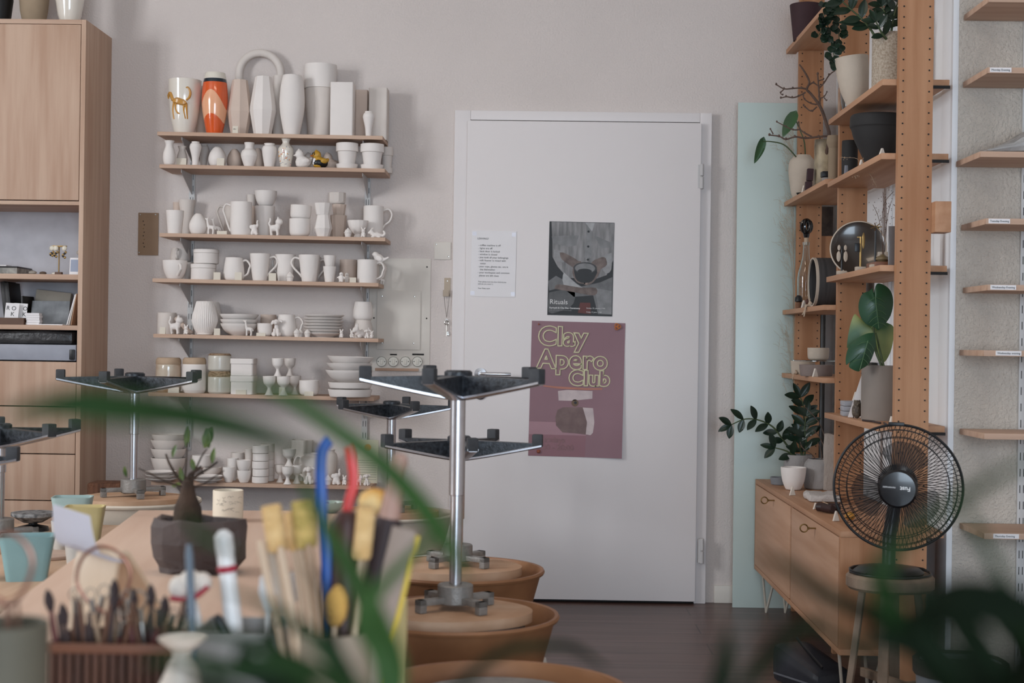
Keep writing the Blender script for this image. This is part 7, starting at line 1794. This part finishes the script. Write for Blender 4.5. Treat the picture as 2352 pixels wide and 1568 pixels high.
for a in (23, 113):
    a = math.radians(a); M = Matrix.Rotation(a, 4, 'Z')
    bm = box(B(), -.125, .125, -.008, .008, .13 + .02 * (a > 1), .155 + .02 * (a > 1), .002, M); part('stretcher', bm, m_oldw, t)
fan = thing('fan', 'black table fan with a round wire guard standing on the wooden stool', 'fan', (fc.x, FY, zst + .0005), -.235)
fz = fc.z - zst; Rg = 142 * fs
dx = (sc.x - fc.x) * math.cos(.235) - .02 * math.sin(.235)
m_bg = mat('black_gloss_plastic', (20, 20, 22), .18, var=.05, coat=.3)
part('base', lathe([(0, 0), (.095, 0), (.098, .006), (.085, .016), (.03, .024), (0, .024)], 40), m_black, fan, (dx - .004, .02, 0))
part('pole', tube([(dx - .004, .04, .02), (dx - .004, .05, fz * .4), (dx * .3, .062, fz - .045)], .019, 16), m_black, fan)
part('motor_housing', lathe([(0, 0), (.045, 0), (.056, .02), (.056, .08), (.038, .12), (0, .125)], 32), m_bg, fan, (0, .03, fz), (-PI / 2, 0, 0))
def guard(side, n, spiral, depth):
    bm = B(); r0 = .047
    for k in range(n):
        a = 2 * PI * k / n; pts = []
        for i in range(8):
            f = i / 7; r = r0 + (Rg - .002 - r0) * f; aa = a + spiral * f * f
            y = side * depth * (1 - f ** 2.2); pts.append((r * math.cos(aa), y, r * math.sin(aa)))
        tube(pts, .00085, 4, bm, cap=False)
    for fr in (.80, .92):
        r = Rg * fr; f = (r - r0) / (Rg - r0); tube([(r * math.cos(b), side * depth * (1 - f ** 2.2), r * math.sin(b)) for b in [2 * PI * i / 72 for i in range(72)]], .0012, 5, bm, closed=True)
    return bm
part('front_guard', guard(-1, 96, .05, .040), m_black, fan, (0, -.035, fz))
part('back_guard', guard(1, 72, -.22, .050), m_black, fan, (0, -.030, fz))
part('guard_rim', tube([(Rg * math.cos(b), 0, Rg * math.sin(b)) for b in [2 * PI * i / 96 for i in range(96)]], .0038, 8, closed=True), m_black, fan, (0, -.032, fz))
hubp = part('badge', lathe([(0, 0), (.050, 0), (.053, .006), (.053, .014), (.047, .020), (0, .022)], 48), m_bg, fan, (0, -.066, fz), (PI / 2, 0, 0))
m_let = mat('badge_white', (226, 226, 226), .5)
tx = text('Fust', .0165, m_let, hubp, (.034, .006, .0222), (0, 0, PI - .05), bold=.0004)
text('novamatic', .0085, m_let, hubp, (-.006, .006, .0222), (0, 0, PI - .05))
m_blade = mat('smoked_blade', (60, 60, 62), .25, var=.05, trans=.0)
b_ = m_blade.node_tree.nodes['Principled BSDF']; b_.inputs['Alpha'].default_value = .62
rot_ = part('rotor_hub', lathe([(0, 0), (.030, 0), (.030, .035), (0, .04)], 24), m_black, fan, (0, .0, fz), (PI / 2, 0, 0))
for k in range(3):
    bm = B(); g_ = []; a0 = 2 * PI * k / 3 + 1.35
    for i in range(9):
        f = i / 8; r = .022 + .105 * f; w = (.40 + .48 * f) * (1 - .6 * max(0, f - .8) / .2) ; row = []
        for j in range(7):
            s = j / 6 - .5; a = a0 + s * 2 * w * (.9 if f < .95 else .8); row.append(bm.verts.new((r * math.cos(a), r * math.sin(a), .018 + s * -.030)))
        g_.append(row)
    for i in range(8):
        for j in range(6): bm.faces.new((g_[i][j], g_[i][j + 1], g_[i + 1][j + 1], g_[i + 1][j]))
    bmesh.ops.solidify(bm, geom=bm.faces[:], thickness=.0015)
    part('blade', bm, m_blade, rot_)
bm = bx(-.022, .022, -.008, .008, 0, .010, .003); part('guard_clip', bm, m_black, fan, (-.006, -.032, fz + Rg - .003))
ang = PI * 1.25
# cable loop on the seat
single('power_cable', 'black fan cable coiled on the stool seat', 'cable', tube([(.112 * math.cos(a), .112 * math.sin(a), .0035 + .0045 * (a > 6.3)) for a in [i * .35 for i in range(30)]], .003, 8), m_black, (sc.x, sc.y, zst + .001))
# floor things at the lower right
bm = bx(-.075, .075, -.12, .12, 0, .10, .03); bmesh.ops.subdivide_edges(bm, edges=bm.edges[:], cuts=3, use_grid_fill=True)
for v in bm.verts: v.co.z *= (1 + .35 * v.co.y / .12)
yc = 4.95; c = PZ(1878, 1560, 0)
t = thing('vacuum', 'dark grey vacuum like case on the floor by the sideboard', 'case', (P(1878, 1530, 4.85).x - .02, 4.84, 0), .5)
part('shell', bm, mat('dark_case', (52, 54, 60), .4, var=.1), t); part('strap', tube([(-.04, -.10, .085), (-.02, 0, .118), (0, .08, .145)], .006, 8, flat=.4, smooth=4), m_black, t); part('stripe', bx(-.078, -.070, -.1, .1, .03, .036, .001), mat('case_stripe', (104, 106, 112), .4), t)
cb2 = Vector((P(2206, 1540, 3.45).x, 3.45, 0)); hb = P(2206, 1530, 3.40).z
t = thing('bucket', 'grey bucket with a dark clay caked rim at the lower right edge', 'bucket', cb2)
part('body', lathe([(0, 0), (.080, 0), (.100, hb - .03), (.102, hb), (.096, hb), (.078, .006), (0, .006)], 44), mat('bucket_grey', (150, 152, 158), .5, var=.05), t)
part('clay_rim', lathe([(.094, hb - .012), (.106, hb - .028), (.108, hb + .002), (.100, hb + .008), (.092, hb + .002)], 44, None, lambda a, z: 1 + .03 * noise.noise(Vector((math.cos(a) * 5, math.sin(a) * 5, z * 20)))), mat('dried_clay', (64, 58, 54), .9, bump=.5), t)
part('clay', lathe([(0, hb - .02), (.094, hb - .03)], 32), mat('dried_clay', (64, 58, 54), .9), t)
bm = bx(-.05, .05, -.03, .03, 0, .035, .004); part('clay_lump', bm, mat('dried_clay', (64, 58, 54), .9), t, (.045, -.02, hb - .032), (0, .1, .3))
# door shadow line etc: cardboard block low behind wheel 1
# ---------------------------------------------------------------- foreground plants
m_fr1 = mat('blade_green', (48, 74, 34), .55, rgb2=(36, 58, 26), spec=.15, scale=18, stretch=(.2, 1, 1))
m_fr2 = mat('blade_deep_green', (30, 50, 22), .6, rgb2=(20, 38, 16), spec=.12, scale=18)
m_fr3 = mat('blade_dark_green', (24, 34, 20), .7, rgb2=(14, 22, 13), spec=.06, scale=18)
def blade(parent, org, pts, wpx, m, n=7):
    """a strap leaf through (u, v, depth) points with widths in pixels"""
    pp = [P(u, v, y) for u, v, y in pts]; ww = [w / 2 * p[2] / FPX for w, p in zip(wpx, pts)]
    c = cr([tuple(p) + (w,) for p, w in zip(pp, ww)], n); bm = B(); rows = []
    for i, p in enumerate(c):
        q0 = Vector(p[:3]); a = Vector(c[max(i - 1, 0)][:3]); b = Vector(c[min(i + 1, len(c) - 1)][:3]); t = (b - a).normalized()
        view = (q0 - CAM).normalized(); view = (view + Vector((.25, 0, -.45))).normalized(); s = t.cross(view).normalized(); w = max(p[3], .0003)
        nrm = s.cross(t).normalized()
        rows.append([bm.verts.new(q0 + s * w * k + nrm * (abs(k) * w * .35) - org) for k in (-1, -.5, 0, .5, 1)])
    for a, b in zip(rows, rows[1:]):
        for k in range(4): bm.faces.new((a[k], a[k + 1], b[k + 1], b[k]))
    bmesh.ops.recalc_face_normals(bm, faces=bm.faces[:])
    bmesh.ops.solidify(bm, geom=bm.faces[:], thickness=.0005)
    return part('leaf', bm, m, parent, angle=80)
def potplant(x, y, zt, label, name):
    t = thing(name, label, 'plant', (x, y, 0)); o = Vector((x, y, 0))
    part('pot', lathe([(0, 0), (.07, 0), (.09, .20), (.084, .20), (.066, .01), (0, .01)], 32), m_grey, t)
    part('soil', cyl(.083, .17, .185, 24), m_soil, t)
    part('stem', tube([(0, 0, .18), (.01, .005, zt * .6), (0, 0, zt)], [.011, .009, .007], 10, smooth=5), m_stem, t)
    return t, o
bl = P(880, 1700, .62); t1, o1_ = potplant(bl.x, bl.y, bl.z, 'strap leaved plant close to the camera, its blades crossing the lower middle', 'foreground_plant')
b0 = (880, 1700, .62)
L1 = [((1010, 1560, .60), (900, 1400, .57), (830, 1150, .54), (700, 1020, .52), (560, 985, .50), (380, 935, .48), (220, 918, .46), (40, 942, .44))]
blade(t1, o1_, [(760, 1060, .50), (640, 1005, .48), (440, 948, .46), (260, 924, .44), (130, 924, .43), (10, 950, .42)], [6, 50, 84, 100, 74, 20], m_fr2)
blade(t1, o1_, [(420, 872, .62), (560, 880, .63), (650, 905, .63), (760, 975, .64), (880, 1065, .65), (960, 1150, .66), (1020, 1235, .67), (1075, 1330, .68)], [4, 16, 30, 40, 46, 50, 40, 6], m_fr1)
blade(t1, o1_, [b0, (905, 1540, .63), (850, 1400, .65), (800, 1300, .67), (745, 1205, .69), (705, 1130, .70), (672, 1070, .71)], [30, 56, 60, 48, 34, 20, 4], m_fr1)
blade(t1, o1_, [b0, (870, 1520, .62), (830, 1420, .63), (880, 1340, .64), (980, 1240, .66), (1060, 1180, .67)], [30, 34, 40, 34, 22, 4], m_fr1)
blade(t1, o1_, [b0, (760, 1560, .60), (600, 1480, .58), (430, 1440, .56), (300, 1410, .55)], [26, 34, 30, 20, 4], m_fr2)
blade(t1, o1_, [b0, (740, 1600, .60), (560, 1540, .58), (400, 1510, .57), (320, 1530, .56)], [26, 44, 46, 30, 5], m_fr2)
blade(t1, o1_, [b0, (780, 1540, .60), (690, 1440, .60), (600, 1380, .60), (500, 1355, .60)], [26, 36, 30, 20, 4], m_fr2)
blade(t1, o1_, [b0, (700, 1620, .59), (620, 1560, .58), (560, 1490, .58), (700, 1430, .6)], [26, 60, 60, 40, 4], m_fr3)
blade(t1, o1_, [b0, (800, 1560, .60), (760, 1480, .61), (740, 1360, .62), (700, 1290, .63)], [26, 44, 40, 24, 4], m_fr3)
blade(t1, o1_, [b0, (640, 1640, .58), (500, 1580, .57), (380, 1545, .56)], [26, 60, 50, 6], m_fr3)
blade(t1, o1_, [b0, (420, 1180, .55), (470, 1235, .56), (560, 1268, .57)][1:], [6, 24, 4], m_fr2)
blade(t1, o1_, [b0, (1000, 1620, .64), (1140, 1500, .68), (1240, 1480, .70), (1320, 1485, .72), (1400, 1540, .74)], [26, 26, 28, 26, 24, 4], m_fr3)
blade(t1, o1_, [b0, (820, 1580, .60), (680, 1530, .58), (560, 1520, .57), (470, 1560, .56)], [30, 40, 44, 36, 8], m_fr2)
blade(t1, o1_, [b0, (760, 1620, .62), (680, 1560, .62), (620, 1460, .62), (640, 1380, .62)], [30, 44, 44, 30, 6], m_fr2)
br_ = P(2260, 1690, 0.52); t2, o2_ = potplant(br_.x, br_.y, br_.z, 'dark strap leaved plant close to the camera at the lower right corner', 'foreground_plant')
b1 = (2260, 1690, 0.52)
blade(t2, o2_, [b1, (2180, 1560, 0.50), (2070, 1430, 0.49), (2020, 1330, 0.48), (2060, 1250, 0.48), (2130, 1190, 0.47), (2240, 1120, 0.46), (2390, 1040, 0.45)], [30, 50, 60, 56, 46, 36, 34, 10], m_fr2)
blade(t2, o2_, [b1, (2150, 1560, 0.52), (2060, 1450, 0.52), (1980, 1400, 0.52), (1890, 1360, 0.52), (1810, 1300, 0.53), (1745, 1270, 0.53)], [30, 40, 46, 46, 40, 28, 5], m_fr3)
blade(t2, o2_, [b1, (2200, 1560, 0.49), (2120, 1440, 0.48), (2180, 1370, 0.47), (2290, 1370, 0.46), (2400, 1420, 0.45)], [30, 60, 90, 100, 90, 70], m_fr3)
blade(t2, o2_, [b1, (2300, 1590, 0.50), (2250, 1490, 0.49), (2180, 1400, 0.48), (2090, 1350, 0.48), (2000, 1360, 0.49)], [30, 70, 80, 64, 40, 6], m_fr3)
blade(t2, o2_, [b1, (2200, 1640, 0.53), (2000, 1520, 0.55), (1860, 1430, 0.56), (1740, 1530, 0.58), (1690, 1600, 0.58)], [30, 24, 12, 34, 40, 6], m_fr3)
blade(t2, o2_, [b1, (2060, 1700, 0.55), (1800, 1680, 0.56), (1660, 1600, 0.58), (1664, 1520, 0.58), (1672, 1440, 0.58)], [30, 24, 24, 46, 44, 8], m_fr3)
blade(t2, o2_, [b1, (2340, 1560, 0.49), (2380, 1470, 0.48), (2300, 1320, 0.48), (2240, 1210, 0.48), (2215, 1160, 0.48)], [30, 60, 40, 26, 24, 4], m_fr2)
blade(t2, o2_, [b1, (2320, 1640, 0.48), (2360, 1560, 0.46), (2420, 1500, 0.45)], [30, 80, 90, 40], m_fr3)
blade(t2, o2_, [b1, (2280, 1600, .52), (2200, 1520, .50), (2060, 1470, .49), (1920, 1480, .49)], [40, 80, 84, 60, 8], m_fr3)
blade(t2, o2_, [b1, (2330, 1580, .50), (2340, 1500, .49), (2300, 1430, .48), (2200, 1400, .48)], [40, 70, 66, 50, 8], m_fr3)
drop_props()
